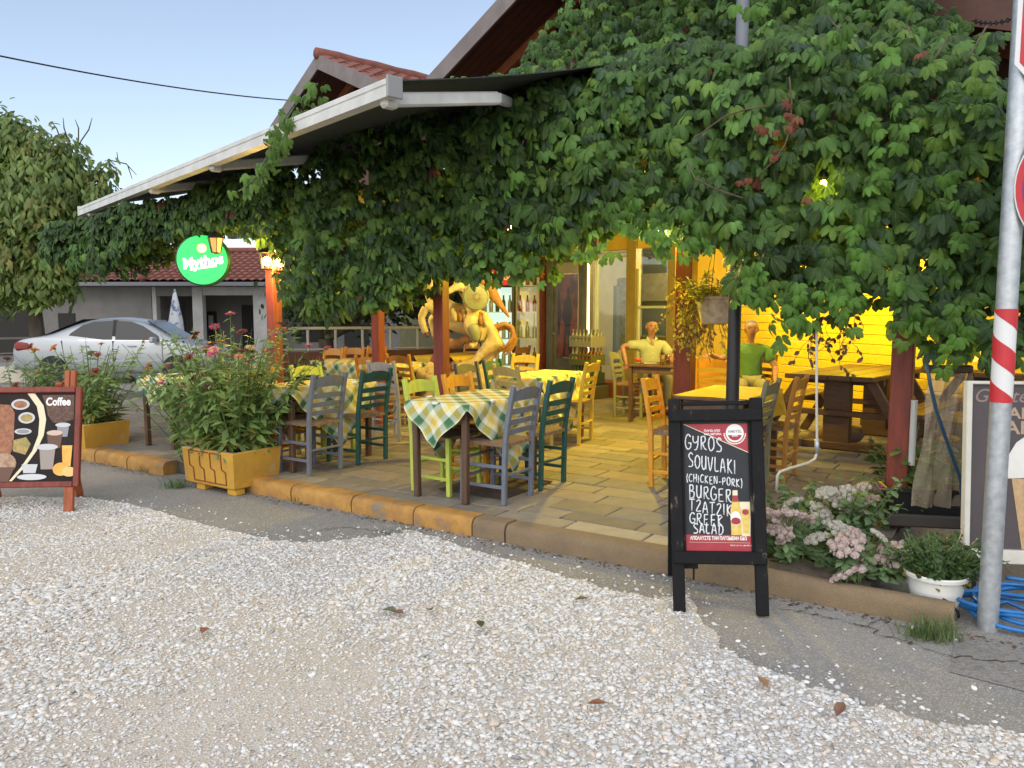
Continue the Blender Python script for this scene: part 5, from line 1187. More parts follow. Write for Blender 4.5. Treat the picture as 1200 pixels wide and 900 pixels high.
# ================================================================ fridges at the back
def fridge(label, px0, px1, pyt, Y, deep, lit, rows, header=None, tags=None):
    a, b = W(px0, 400, Y), W(px1, 400, Y); w_ = (b - a).length; h = W(px0, pyt, Y).z - DECK
    t = thing('drinks_fridge', label, 'fridge', ((a.x + b.x) / 2, Y, DECK), R(-4)); th = .03
    mm = MB(); mm.box((-w_ / 2 + th / 2, deep / 2, h / 2), (th, deep, h), .004); mm.box((w_ / 2 - th / 2, deep / 2, h / 2), (th, deep, h), .004); mm.box((0, deep - .015, h / 2), (w_ - 2 * th, .03, h), 0); mm.box((0, deep / 2, .07), (w_ - 2 * th, deep - .04, .14), .003); mm.box((0, deep / 2, h - .02), (w_ - 2 * th, deep - .04, .04), .003)
    mm.build('cabinet', M_('black_fridge_case', (.02, .02, .02), .4) if header else M_('steel_fridge_case', (.25, .24, .2), .4), t)
    hd = .24 if header else .03
    if header:
        hp = MB(); hp.box((0, -.005, h - hd / 2 - .04), (w_ - .01, .05, hd), .006); hp = hp.build('header', M_('red_header', (.40, .012, .015), .4, emis=.25), t); text(hp, header, .125, (0, -.033, h - hd / 2 - .04), WPR, shear=.35, bold=.002, sx=.9)
    z0, z1 = .15, h - .05 - (hd if header else 0)
    mm = MB(); mm.box((0, deep - .035, (z0 + z1) / 2), (w_ - 2 * th - .01, .006, z1 - z0 - .01), 0); mm.build('back_light', M_('fridge_back_light', (.75, .95, .85) if header else (1, .85, .45), .5, emis=lit), t)
    n = rows
    for k in range(n):
        z = z0 + (z1 - z0) * k / n + .01; mm = MB(); mm.box((0, deep / 2, z), (w_ - 2 * th - .006, deep - .09, .012), 0); mm.build('shelf', WHITEPAINT, t)
        nb = int((w_ - .1) / .075)
        for i in range(nb):
            kind = (['green', 'amber', 'pale', 'red', 'amber'] if not header else ['pale', 'green', 'pale', 'pale', 'green'])[(k + (i // 2 if header else 0)) % 5]
            sc = min(1, (z1 - z0) / n / .31); q = link('bottle', BM[kind], t, (-w_ / 2 + .07 + (w_ - .14) * i / max(1, nb - 1), .14, z + .007)); q.scale = (1, 1, sc)
    mm = MB(); mm.box((0, -.012, (z0 + z1) / 2), (w_ - .05, .008, z1 - z0), 0); dr = mm.build('door', glass_mat('fridge_glass', (.95, .98, .96), .9), t); mm = MB(); mm.tube([(w_ / 2 - .06, -.03, (z0 + z1) / 2 - .2), (w_ / 2 - .06, -.03, (z0 + z1) / 2 + .2)], .012, 6); mm.build('handle', GALV, dr)
    return t
f1 = fridge('tall brightly lit drinks fridge with a red header behind the statue', 562, 602, 313, 12.0, .6, .5, 4, 'Coca-Cola')
f2 = fridge('narrow bottle fridge with full shelves beside the red door pillar', 604, 631, 300, 12.2, .6, .16, 5)
# ================================================================ yellow planters and their zinnias
PLY = M_('yellow_planter_paint', (.52, .29, .035), .7, (.44, .23, .03), 4, bump=.4, bscale=40, lo=.4, hi=.63, col3=(.42, .32, .2)); REDLINE = M_('red_brown_paint_line', (.22, .045, .02), .7)
CONCP = M_('bare_planter_concrete', (.36, .31, .24), .9, (.26, .22, .17), 8, bump=.6, bscale=40)
def planter(corner, label, L=.66, Wd=.46, H=.36):
    rz = math.atan2(-U.y, -U.x)        # local +x runs along the kerb to the right, +y into the terrace
    t = thing('planter', label, 'planter', (corner.x, corner.y, 0), rz, 'yellow concrete planters along the kerb')
    # local origin = near right bottom corner, box runs to -x and +y, flared a little
    z0, f = .055, .018
    def ring(i, z, g): return [(-L - g + i, -g + i, z), (g - i, -g + i, z), (g - i, Wd + g - i, z), (-L - g + i, Wd + g - i, z)]
    mm = MB(); rs = [ring(.012, z0, 0), ring(0, z0 + .012, 0), ring(0, H, f), ring(.008, H + .008, f), ring(.04, H + .008, f), ring(.045, H - .05, f)]
    vs = [p for r in rs for p in r]; fs = [(3, 2, 1, 0)]; mi = []
    for k in range(len(rs) - 1):
        for j in range(4): fs.append((k * 4 + j, k * 4 + (j + 1) % 4, k * 4 + 4 + (j + 1) % 4, k * 4 + 4 + j))
    mm.add(vs, fs); mm.mi = [0] * 13 + [1] * 8 if len(fs) == 21 else [0] * len(fs)
    mm.build('body', [PLY, CONCP], t)
    mm = MB(); mm.box((-L / 2, Wd / 2, H - .045), (L - .075, Wd - .075, .02), 0); mm.build('soil', SOIL, t)
    for sx in (-.12, -L + .12):
        for y in (.07, Wd - .07): mm = MB(); mm.box((sx + .05, y, .028), (.11, .1, .056), .008); mm.build('foot', PLY if y < .2 else CONCP, t)
    # painted key pattern on the long face: stepped red brown lines
    mm = MB(); n = 3; cw = .145; x0 = -L + .08
    def seg(xa, za, xb, zb_):
        y = lambda z: -.0035 - f * (z - z0) / (H - z0)
        mm.bar((xa, y(za), za), (xb, y(zb_), zb_), .009, .006, 0, 0, (0, 1, 0))
    zt, zm, zb2 = H - .012, (H + z0) / 2 + .01, z0 + .035
    for k in range(n + 1):
        x = x0 + k * cw
        seg(x, zt, x, zm); seg(x, zm, x + .05, zm - .02); seg(x + .05, zm - .02, x + .05, zb2)
        if k < n: seg(x, zt, x + cw - .02, zt); seg(x + .05, zb2, x + cw + .05 - .0, zb2)
    mm.build('key_pattern', REDLINE, t)
    return t
planter(G(275, 583, 0) + V * .0, 'big yellow planter with red key pattern holding the tall zinnias'); pc1 = G(275, 583, 0)
planter(G(101, 539, 0), 'yellow planter farther left behind the coffee board'); pc2 = G(101, 539, 0)
def lance(): 
    v = [(0, 0, 0), (-.5, -.4, -.02), (.5, -.4, -.02), (0, -.42, .03), (0, -1, -.25)]; return np.array(v) * np.array([.38, 1, 1]), [(0, 3, 1), (0, 2, 3), (1, 3, 4), (3, 2, 4)]
LANCE = lance()
def ovate():
    v = [(0, 0, 0), (-.5, -.35, -.03), (.5, -.35, -.03), (0, -.35, .05), (-.4, -.7, -.08), (.4, -.7, -.08), (0, -.7, 0), (0, -1, -.2)]; return np.array(v) * np.array([.62, 1, 1]), [(0, 3, 1), (0, 2, 3), (1, 3, 6), (1, 6, 4), (3, 2, 5), (3, 5, 6), (4, 6, 7), (6, 5, 7)]
OVATE = ovate()
def flower_mesh(nm, c, cc, R_=.043, petals=12, layers=2):
    mm = MB()
    for l in range(layers):
        rr = R_ * (1 - .33 * l); zz = .006 * l
        for k in range(petals):
            a = 2 * math.pi * (k + .5 * l) / petals; w_ = 2.4 * rr / petals * 1.25; ca, sa = math.cos(a), math.sin(a); P = lambda u, s, z: (u * ca - s * sa, u * sa + s * ca, z)
            mm.add([P(.15 * rr, 0, zz), P(.65 * rr, -w_ / 2, zz + .006), P(.65 * rr, w_ / 2, zz + .006), P(rr, 0, zz + .001)], [(0, 1, 3), (0, 3, 2)], 0)
    mm.lathe([(.30 * R_, .006), (.28 * R_, .014), (.12 * R_, .02)], 8, 1); mm.lathe([(.004, -.02), (.3 * R_, -.002), (.35 * R_, .004)], 6, 2)
    return mm.mesh('flower', [M_('petal_' + nm, c, .6, [x * .75 for x in c], 60), M_('centre_' + nm, cc, .8), STEM])
FL = {'orange': flower_mesh('orange', (.75, .20, .02), (.30, .18, .02)), 'red': flower_mesh('red', (.30, .03, .03), (.10, .05, .02)), 'pink': flower_mesh('pink', (.75, .10, .28), (.5, .3, .05)), 'salmon': flower_mesh('salmon', (.72, .24, .16), (.35, .2, .04)), 'cream': flower_mesh('cream', (.78, .60, .30), (.4, .22, .03)), 'maroon': flower_mesh('maroon', (.14, .03, .03), (.06, .03, .015)), 'magenta': flower_mesh('magenta', (.55, .05, .32), (.3, .05, .15), .028, 6, 1), 'sun': flower_mesh('sun', (.80, .48, .02), (.20, .09, .02), .055, 16, 2)}
def bushy(name, label, cat, base, nst, rx, ry, hmin, hmax, spread, leafscale, tmpl, lcol, flowers, group=None, lper=16, leanv=(0, 0), stemmat=None, lower=(.22, .2, .05), rz=0, droop=.55, kind_leaf='foliage', fgen=None):
    """stems fanning out of the soil, leaves all along them, flower heads as parts"""
    t = thing(name, label, cat, base, rz, group); mm = MB(); L, Nn, Dn, Sz, Tn = [], [], [], [], []; tops = []
    for i in range(nst):
        x, y = random.uniform(-rx, rx), random.uniform(-ry, ry); h = random.uniform(hmin, hmax); a = math.atan2(y / max(ry, .01), x / max(rx, .01)); e = math.hypot(x / max(rx, .01), y / max(ry, .01))
        dx, dy = math.cos(a) * spread * e * h + random.gauss(0, .08) * h + leanv[0] * h, math.sin(a) * spread * e * h + random.gauss(0, .08) * h + leanv[1] * h; h *= 1 - .18 * e
        pts = [Vector((x + dx * u ** 1.4, y + dy * u ** 1.4, h * u + .012 * math.sin(7 * u + i))) for u in (0, .25, .5, .75, 1)]
        mm.tube(pts, [.005, .0045, .004, .0035, .0025], 5); tops.append((pts[-1], (pts[-1] - pts[-2]).normalized()))
        for k in range(lper):
            u = random.uniform(.08, .97); j = min(3, int(u * 4)); p = pts[j].lerp(pts[j + 1], u * 4 - j); b = random.uniform(0, 6.28); d = Vector((math.cos(b), math.sin(b), random.uniform(-droop, .35)))
            L.append(tuple(p)); Dn.append(tuple(d)); Nn.append((random.gauss(0, .3), random.gauss(0, .3) - .25, 1)); Sz.append(leafscale * random.uniform(.6, 1.25) * (1.15 - .5 * u))
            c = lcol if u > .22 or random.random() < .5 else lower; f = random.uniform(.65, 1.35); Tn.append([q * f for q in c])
    mm.build('stems', stemmat or STEM, t, True)
    Mx = frames(np.array(Nn), np.array(Dn)) * np.array(Sz)[:, None, None]
    o = scatter(kind_leaf, tmpl, Mx, L, Tn, LEAF_PLAIN, t, False, 'stuff')
    random.shuffle(tops)
    for (p, d), fl_ in zip(tops, flowers):
        q = link('flower', FL[fl_], t, p); q.rotation_euler = (Vector((d.x + random.gauss(0, .35), d.y - .35 + random.gauss(0, .35), d.z + .2))).to_track_quat('Z', 'Y').to_euler(); s_ = random.uniform(.9, 1.4); q.scale = (s_,) * 3
    return t
rzk = math.atan2(-U.y, -U.x)
def at_pl(c, fx_=-.33, fy=.23, z=.31): p = c + (-U) * fx_ + V * fy; p.z = z; return p
ZG = 'zinnia plants in the yellow planters'; GREEN = (.175, .26, .075)
bushy('zinnia_plant', 'tall bushy zinnia with pink and salmon flowers in the big yellow planter', 'plant', at_pl(pc1), 90, .27, .16, .75, 1.3, .42, .13, LANCE, GREEN, ['pink', 'salmon', 'pink', 'red', 'salmon', 'cream', 'pink', 'pink', 'salmon', 'salmon', 'pink', 'maroon', 'pink', 'pink', 'salmon', 'pink'] + ['pink', 'salmon', 'cream', 'pink', 'salmon', 'red', 'salmon', 'maroon', 'cream', 'red', 'maroon', 'salmon', 'pink', 'maroon', 'red', 'cream', 'salmon', 'maroon', 'red', 'pink', 'cream', 'maroon'], ZG, 34, (-.10, .05), rz=rzk)
bushy('zinnia_plant', 'zinnia leaning left over the kerb behind the big planter', 'plant', D(3.05, .2), 36, .25, .12, .7, 1.3, .45, .13, LANCE, GREEN, ['salmon', 'cream', 'maroon', 'pink', 'red', 'salmon', 'maroon', 'pink'], ZG, 24, rz=rzk)
bushy('zinnia_plant', 'zinnia with orange and dark red flowers in the planter behind the coffee board', 'plant', at_pl(pc2), 62, .27, .16, .6, 1.1, .45, .13, LANCE, (.17, .25, .075), ['orange', 'red', 'orange', 'maroon', 'red', 'cream', 'orange', 'maroon', 'salmon', 'red', 'maroon', 'red'], ZG, 24, rz=rzk)
bushy('zinnia_plant', 'loose zinnia with orange blooms left of the planters beyond the coffee board', 'plant', D(5.85, -.05, .02), 36, .5, .2, .6, 1.2, .4, .13, LANCE, (.10, .16, .045), ['orange', 'red', 'orange', 'maroon', 'red', 'salmon', 'red'], ZG, 22, rz=rzk)
bushy('tall_flowering_bush', 'tall dark flowering bush between the planter and the red lamp post', 'plant', W(278, 400, 9.2) * 1 - Vector((0, 0, 1.06)), 26, .25, .2, .85, 1.45, .22, .11, LANCE, (.06, .10, .035), ['salmon', 'pink', 'maroon', 'salmon', 'maroon', 'pink'], None, 26)
p = W(346, 415, 10.3); bushy('round_shrub', 'dark round shrub just right of the red lamp post', 'shrub', (p.x, p.y, DECK), 30, .22, .2, .6, 1.0, .3, .10, OVATE, (.04, .075, .022), [], None, 34)
# ================================================================ sedum bed and pots at the right
SED = M_('sedum_head', (.42, .29, .28), .9, (.54, .45, .39), 130, bump=1, bscale=240, lo=.35, hi=.62, col3=(.30, .32, .20))
def sedum_head_mesh(R_, c):
    r = random.Random(int(R_ * 1e4) + c); mm = MB()
    for _ in range(110):
        a, q = r.uniform(0, 6.28), math.sqrt(r.random()); x, y = math.cos(a) * q * R_, math.sin(a) * q * R_; z = .35 * R_ * (1 - q * q) + r.uniform(-.004, .006); k = r.uniform(.005, .009)
        mm.add([(x - k, y, z), (x + k * .5, y - k * .86, z), (x + k * .5, y + k * .86, z), (x, y, z + k * 1.3)], [(0, 1, 3), (1, 2, 3), (2, 0, 3)], 0)
    for k in range(14):
        a, q = k * 2.4, .26 * math.sqrt(k); x, y = math.cos(a) * q * R_, math.sin(a) * q * R_; mm.ball((x, y, .25 * R_ * (1 - q * q)), (R_ * .27, R_ * .27, R_ * .2), 6, 0)
    for _ in range(10): a = r.uniform(0, 6.28); mm.tube([(0, 0, -.05), (math.cos(a) * R_ * .7, math.sin(a) * R_ * .7, .0)], .0022, 4, 1, False)
    return mm.mesh('flower_head', [(SED, M_('pale_sedum_head', (.40, .44, .32), .9, (.54, .46, .42), 130, bump=1, bscale=240, lo=.35, hi=.62))[c], STEM])
SH = [sedum_head_mesh(.055, 0), sedum_head_mesh(.07, 0), sedum_head_mesh(.05, 1), sedum_head_mesh(.065, 1)]
def sedum(label, px, py, zz, nst, rx, ry, h0, h1, heads, Y=None):
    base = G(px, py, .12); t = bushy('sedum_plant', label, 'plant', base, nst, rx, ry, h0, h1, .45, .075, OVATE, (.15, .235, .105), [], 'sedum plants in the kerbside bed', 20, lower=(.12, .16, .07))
    for (x, y, z, k, s_) in heads:
        o = link('flower_head', SH[k], t, (x, y, z)); o.rotation_euler = (R(28) + random.gauss(0, .15), random.gauss(0, .2), random.uniform(0, 6)); o.scale = (s_ * 1.3,) * 3
    return t
def heads_at(base, lst, dy):
    out = []
    for px, py, k, s_ in lst:
        p = W(px, py, base.y - dy + random.uniform(-.05, .05)); out.append((p.x - base.x, p.y - base.y, p.z - base.z, k, s_))
    return out
b1 = G(940, 655, .12); b2 = G(1015, 672, .12); b3 = G(975, 630, .12)
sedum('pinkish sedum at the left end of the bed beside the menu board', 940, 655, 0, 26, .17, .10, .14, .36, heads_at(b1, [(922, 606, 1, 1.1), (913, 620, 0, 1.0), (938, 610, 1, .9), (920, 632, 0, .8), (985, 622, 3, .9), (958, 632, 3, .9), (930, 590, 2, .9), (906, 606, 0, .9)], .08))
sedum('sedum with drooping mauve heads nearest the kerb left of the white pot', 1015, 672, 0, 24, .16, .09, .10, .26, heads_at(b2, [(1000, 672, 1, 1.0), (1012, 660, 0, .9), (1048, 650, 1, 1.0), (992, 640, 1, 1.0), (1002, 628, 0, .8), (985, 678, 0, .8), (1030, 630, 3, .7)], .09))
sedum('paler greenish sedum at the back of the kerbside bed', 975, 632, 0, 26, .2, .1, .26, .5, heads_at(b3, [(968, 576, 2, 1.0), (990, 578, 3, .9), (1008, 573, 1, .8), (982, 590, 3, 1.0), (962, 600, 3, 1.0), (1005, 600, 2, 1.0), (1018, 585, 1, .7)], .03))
def pot(name, label, loc, prof, mat, n=28, cat='pot'): mm = MB(); mm.lathe(prof, n); t = thing(name, label, cat, loc); mm.build('pot', mat, t, 'auto'); return t
wp = D(-2.915, .245, .006)
wt = pot('white_pot', 'white plastic pot with a bushy green plant at the end of the kerb', wp, [(.098, 0), (.104, .01), (.128, .125), (.132, .165), (.138, .175), (.150, .18), (.153, .197), (.148, .204), (.138, .202), (.134, .17)], M_('white_plastic', (.76, .75, .70), .35, (.68, .67, .62), 5))
mm = MB(); mm.lathe([(.134, .17), (.02, .175)], 20); mm.build('soil', SOIL, wt)
mm = MB(); mm.tube([(-.03, -.122, .10), (.0, -.130, .085), (.04, -.135, .04), (.05, -.13, .01)], .008, 6); mm.build('handle', BLACKMETAL, wt, True)
bushy('basil_bush', 'bushy dark leaved plant growing in the white pot', 'plant', wp + Vector((0, 0, .17)), 66, .10, .08, .10, .25, .75, .046, OVATE, (.06, .11, .035), [], None, 40)
tr0 = G(1078, 630, .12) + V * .2; trz = math.atan2(-U.y, -U.x) + R(22)
tp = thing('trough_planter', 'long black plastic trough behind the sedums', 'planter', tr0 + Vector((0, 0, 0)), trz); mm = MB()
rs = [[(-a, -b, z), (a, -b, z), (a, b, z), (-a, b, z)] for a, b, z in ((.22, .07, 0), (.25, .085, .14), (.265, .10, .145), (.265, .10, .17), (.245, .082, .17), (.235, .075, .12))]
mm.add([p for r in rs for p in r], [(3, 2, 1, 0)] + [(k * 4 + j, k * 4 + (j + 1) % 4, k * 4 + 4 + (j + 1) % 4, k * 4 + 4 + j) for k in range(5) for j in range(4)]); mm.build('trough', M_('black_plastic', (.012, .013, .015), .4), tp); mm = MB(); mm.box((0, 0, .12), (.46, .145, .01), 0); mm.build('soil', SOIL, tp)
tp.location.z = .24; mm = MB(); mm.box((0, 0, -.04), (.5, .2, .08), .01); mm.build('base', M_('dark_stone_base', (.08, .07, .06), .9), tp)
bushy('petunia_plant', 'leafy petunia with magenta flowers behind the sedums', 'plant', G(1040, 612, .16) + V * .1, 30, .14, .10, .2, .36, .5, .055, OVATE, (.10, .17, .04), ['magenta'] * 6, None, 30)
bushy('petunia_plant', 'low plant with one magenta flower just right of the menu board', 'plant', G(935, 610, .14), 14, .12, .08, .12, .3, .5, .05, OVATE, (.09, .15, .04), ['magenta'], None, 22)
bushy('sunflower_plant', 'small sunflower with big leaves growing from the black trough', 'plant', tr0 + Vector((.10, 0, .3)), 9, .16, .04, .16, .34, .5, .14, OVATE, (.10, .18, .05), ['sun', 'sun', 'sun'], None, 9)
bushy('withered_plant', 'pale withered stalks beside the white pot', 'plant', wp + Vector((.10, .12, .1)), 8, .06, .05, .18, .34, .4, .06, LANCE, (.45, .33, .18), [], None, 6, stemmat=M_('dry_stalk', (.4, .3, .18), .8))
bushy('leafy_bush', 'dark leafy bush at the foot of the right red post', 'shrub', G(1050, 585, .12) + V * .7, 16, .16, .1, .3, .52, .5, .12, OVATE, (.045, .085, .025), [], None, 14)
def tuft(label, px, py, n, h, col, grp='grass tufts by the kerb'):
    p = G(px, py, 0); L, Nn, Dn, Sz, Tn = [], [], [], [], []
    for _ in range(n): a = random.uniform(0, 6.28); L.append((random.gauss(0, .06), random.gauss(0, .035), .004)); Dn.append((math.cos(a) * .8, math.sin(a) * .8, random.uniform(.3, 1.4))); Nn.append((-math.cos(a), -math.sin(a), .6)); Sz.append(h * random.uniform(.5, 1.2)); f = random.uniform(.7, 1.3); Tn.append([c * f for c in col])
    v = np.array([(-.03, 0, 0), (.03, 0, 0), (-.022, -.5, .03), (.022, -.5, .03), (0, -1, -.12)]); o = scatter('grass_tuft', (v, [(0, 1, 2), (1, 3, 2), (2, 3, 4)]), frames(np.array(Nn), np.array(Dn)) * np.array(Sz)[:, None, None], L, Tn, LEAF_PLAIN); o.location = p; return tag(o, label, 'grass', grp, 'stuff')
tuft('bright grass tuft at the foot of the kerb end by the pole', 1090, 748, 230, .12, (.12, .17, .06))
tuft('grass tuft by the kerb right of the big planter', 352, 588, 60, .07, (.12, .15, .06)); tuft('small grass tuft at the foot of the yellow kerb', 470, 625, 40, .05, (.12, .14, .06)); tuft('grass along the kerb between the two planters', 180, 553, 160, .09, (.11, .17, .06)); tuft('grass left of the big planter feet', 205, 572, 140, .10, (.11, .17, .06)); tuft('grass beneath the left planter', 140, 545, 120, .08, (.11, .16, .05))
# hanging basket by the thick red post
hb = W(838, 364, 7.3); ht = pot('hanging_basket', 'pale grey hanging pot beside the black pole', hb, [(.10, -.13), (.13, -.12), (.17, .10), (.185, .11), (.185, .13), (.165, .13), (.155, .09)], M_('grey_mottled_pot', (.42, .38, .36), .8, (.26, .22, .19), 14, bump=.3), 20); mm = MB()
for k in range(3): a = 2.1 * k; mm.tube([(.17 * math.cos(a), .17 * math.sin(a), .12), (0, 0, .75)], .004, 4)
mm.build('hanger', WIRE, ht); mm = MB(); mm.lathe([(.155, .09), (.02, .1)], 14); mm.build('soil', SOIL, ht)
bushy('trailing_plant', 'straggly plant overflowing the grey hanging pot', 'plant', hb + Vector((-.04, -.02, .08)), 34, .18, .14, .14, .34, .9, .05, OVATE, (.24, .24, .055), [], None, 30)
# trailing dry vine in front of the thick post
p0 = W(806, 352, 7.6); tv = thing('trailing_plant', 'yellowing creeper trailing down the thick red post', 'plant', p0); mm = MB(); L, Nn, Dn, Sz, Tn = [], [], [], [], []
for k in range(52):
    x = random.uniform(-.12, .34); pts = [Vector((x, random.uniform(-.05, .1), random.uniform(-.05, .22)))]
    for j in range(5): pts.append(pts[-1] + Vector((random.gauss(0, .05), random.gauss(0, .03), -random.uniform(.05, .17))))
    mm.tube(pts, .003, 4)
    for _ in range(26): j = min(4, int(random.betavariate(1, 1.8) * 5)); p = pts[j].lerp(pts[j + 1], random.random()); L.append(tuple(p)); a = random.uniform(0, 6.28); Dn.append((math.cos(a), math.sin(a), -.8)); Nn.append((random.gauss(0, .5), -1, .4)); Sz.append(random.uniform(.02, .05)); f = random.uniform(.6, 1.3); c = (.34, .30, .06) if random.random() < .8 else (.2, .09, .06); Tn.append([q * f for q in c])
mm.build('stems', VSTEM, tv); scatter('foliage', OVATE, frames(np.array(Nn), np.array(Dn)) * np.array(Sz)[:, None, None], L, Tn, LEAF_PLAIN, tv, False, 'stuff')
# dark trailing sprays that hang before the yellow boards
p0 = W(975, 395, 4.9); ds = thing('trailing_plant', 'thin dark leafy sprays hanging before the yellow boards', 'plant', p0); mm = MB(); L, Nn, Dn, Sz, Tn = [], [], [], [], []
for k in range(14):
    px, py = random.uniform(952, 1000), 385; q = W(px, py, 4.9) - p0; pts = [q + Vector((0, random.uniform(-.1, .1), .08))]
    for j in range(5): pts.append(pts[-1] + Vector((random.gauss(0, .035), random.gauss(0, .03), -random.uniform(.01, .10))))
    mm.tube(pts, .002, 4)
    for _ in range(9): j = random.randrange(5); p = pts[j].lerp(pts[j + 1], random.random()); L.append(tuple(p)); a = random.uniform(0, 6.28); Dn.append((math.cos(a), math.sin(a), -.8)); Nn.append((random.gauss(0, .5), -1, .4)); Sz.append(random.uniform(.02, .045)); f = random.uniform(.6, 1.3); Tn.append([q_ * f for q_ in (.07, .055, .03)])
mm.build('stems', VSTEM, ds); scatter('foliage', OVATE, frames(np.array(Nn), np.array(Dn)) * np.array(Sz)[:, None, None], L, Tn, LEAF_PLAIN, ds, False, 'stuff')
# rolled clear plastic curtain, blue pipe, white pipe, downpipe
pb = W(1102, 585, 4.75); pcn = thing('plastic_curtain', 'gathered clear plastic curtain hanging behind the black trough', 'curtain', pb); mm = MB(); n, K = 18, 26
for j in range(n + 1):
    u = j / n; zt2 = W(1100, 425, 4.75).z - pb.z; z = zt2 * (1 - u) - .05; w_ = .13 + .02 * u; cx = .06 * (1 - u) - .02
    for k in range(K + 1): a = k / K; mm.v.append((cx + (a - .5) * 2 * w_, .03 * math.sin(a * 15 + u * 2.2 + 2 * math.sin(u * 4)) + .012 * math.sin(a * 37 + u * 9), z))
for j in range(n):
    for k in range(K): a = j * (K + 1) + k; mm.f.append((a, a + 1, a + K + 2, a + K + 1)); mm.mi.append(0)
PLAS = M_('clear_plastic_sheet', (.54, .45, .32), .12, (.44, .36, .25), 6, bump=.7, bscale=9, alpha=.42, coat=.6); mm.build('sheet', PLAS, pcn, True)
mm = MB(); mm.box((0, 0, zt2 - .04), (.3, .06, .05), .01); mm.build('top_batten', DARKWOOD, pcn)
BLUEP = M_('blue_plastic_pipe', (.012, .10, .28), .35, (.01, .085, .24), 8); DBLUE = M_('dark_blue_pipe', (.02, .065, .11), .4)
mm = MB(); pts = [W(x, y, 4.55) for x, y in ((1086, 425), (1090, 450), (1097, 480), (1107, 510), (1118, 540), (1126, 562), (1128, 590))]; q0 = pts[-1].copy(); mm.tube([p - q0 for p in pts], .011, 8); tag(mm.build('water_pipe', DBLUE, None, True, q0), 'dark blue pipe curving down beside the plastic curtain', 'pipe')
mm = MB(); pts = [W(957, 385, 4.75), W(957, 470, 4.75), W(957.5, 530, 4.75), W(955, 538, 4.74), W(946, 543, 4.7), W(925, 549, 4.6), W(914, 553, 4.55), W(911, 557, 4.55), W(910, 575, 4.55)]; q0 = pts[-1].copy(); wt_ = thing('water_pipe', 'thin white pipe dropping from the creeper and bending left', 'pipe', q0); mm.tube([p - q0 for p in pts], .0085, 8); mm.build('pipe', M_('white_pipe', (.46, .43, .37), .5), wt_, True); mm = MB(); mm.tube([W(957.3, 515, 4.75) - q0, W(957.5, 531, 4.75) - q0], .015, 8); mm.build('coupling', GALV, wt_, True)
pr = W(1068, 535, 4.9); mm = MB(); mm.tube([(0, 0, 0), (0, 0, .42)], .02, 10); tag(mm.build('drain_pipe', M_('pale_grey_pipe', (.45, .45, .43), .5), None, 'auto', W(1068, 545, 4.86)), 'short pale pipe standing against the right red post', 'pipe')
# black pole through the hedge
bp0 = G(857, 600, .12); bp0 = W(860, 400, 5.55); bp0.z = DECK; bpole = thing('lamp_pole', 'black pole rising through the creeper behind the menu board', 'pole', bp0)
mm = MB(); mm.tube([(0, 0, 0), (0, 0, 1.95)], .047, 16, 0); mm.build('lower_shaft', BLACKMETAL, bpole, 'auto'); mm = MB(); mm.tube([(0, 0, 1.95), (0, 0, 4.6)], .044, 16); mm.build('upper_shaft', M_('grey_pole_paint', (.13, .14, .16), .5, (.16, .17, .19), 8), bpole, 'auto'); mm = MB(); mm.lathe([(.1, 0), (.1, .015), (.05, .02)], 16); mm.build('base_plate', BLACKMETAL, bpole)
# ================================================================ road sign pole, ice cream board, blue hose
rp0 = G(1157, 738, 0); rpole = thing('road_sign', 'galvanised pole with red and white bands and two road signs', 'road sign', rp0)
PR = .0455; mm = MB(); mm.tube([(0, 0, 0), (0, 0, 3.3)], PR, 20); mm.build('pole', GALV, rpole, 'auto')
REDR = M_('red_reflective', (.50, .02, .03), .4, (.44, .018, .025), 10); WHR = M_('white_reflective', (.66, .66, .64), .4)
za, zbb = W(1170, 471, rp0.y).z, W(1175, 362, rp0.y).z
mm = MB(); mm.tube([(0, 0, za), (0, 0, zbb)], PR + .0015, 24); mm.build('white_band', WHR, rpole, 'auto')
n = 24; per_ = (zbb - za) / 2.05
for k in range(4):
    mm = MB()
    for j in range(n):
        a0, a1 = 2 * math.pi * j / n, 2 * math.pi * (j + 1) / n; f = lambda a: (abs(((a / math.pi) % 2) - 1)) * -.11
        lo_, hi_ = za + per_ * k * 1.0 - .09, za + per_ * k + per_ * .5 - .09
        q = [(a0, lo_ + f(a0) + .11), (a1, lo_ + f(a1) + .11), (a1, hi_ + f(a1) + .11), (a0, hi_ + f(a0) + .11)]; q = [(a, min(zbb, max(za, z))) for a, z in q]
        if q[2][1] - q[1][1] < .001 and q[3][1] - q[0][1] < .001: continue
        mm.quad(*[((PR + .003) * math.cos(a - math.pi * .28), (PR + .003) * math.sin(a - math.pi * .28), z) for a, z in q])
    if mm.f: mm.build('red_band', REDR, rpole, True)
def signdisc(px, py, r, name, polyf, mats, nm2):
    c = W(px, py, rp0.y - .06) - rp0; s_ = MB(); s_.prism(polyf(r), 0, .004, 0, Matrix.Translation(c) @ Matrix.Rotation(math.pi / 2, 4, 'X') ); o = s_.build(name, mats[0], rpole)
    for k, (f, m_, nm) in enumerate(mats[1:]): s2 = MB(); s2.prism(polyf(r * f), .0045 + .0012 * k, .0055 + .0012 * k, 0, Matrix.Translation(c) @ Matrix.Rotation(math.pi / 2, 4, 'X')); s2.build(nm, m_, o)
    mm = MB(); mm.bar(c + Vector((-.12, .03, 0)), c + Vector((.0, .03, 0)), .03, .03, .003); mm.build('clamp', GALV, o); return o
circ = lambda r: [(r * math.cos(2 * math.pi * i / 40), r * math.sin(2 * math.pi * i / 40)) for i in range(40)]
octa = lambda r: [(r / math.cos(math.pi / 8) * math.cos(math.pi / 8 + math.pi * i / 4), r / math.cos(math.pi / 8) * math.sin(math.pi / 8 + math.pi * i / 4)) for i in range(8)]
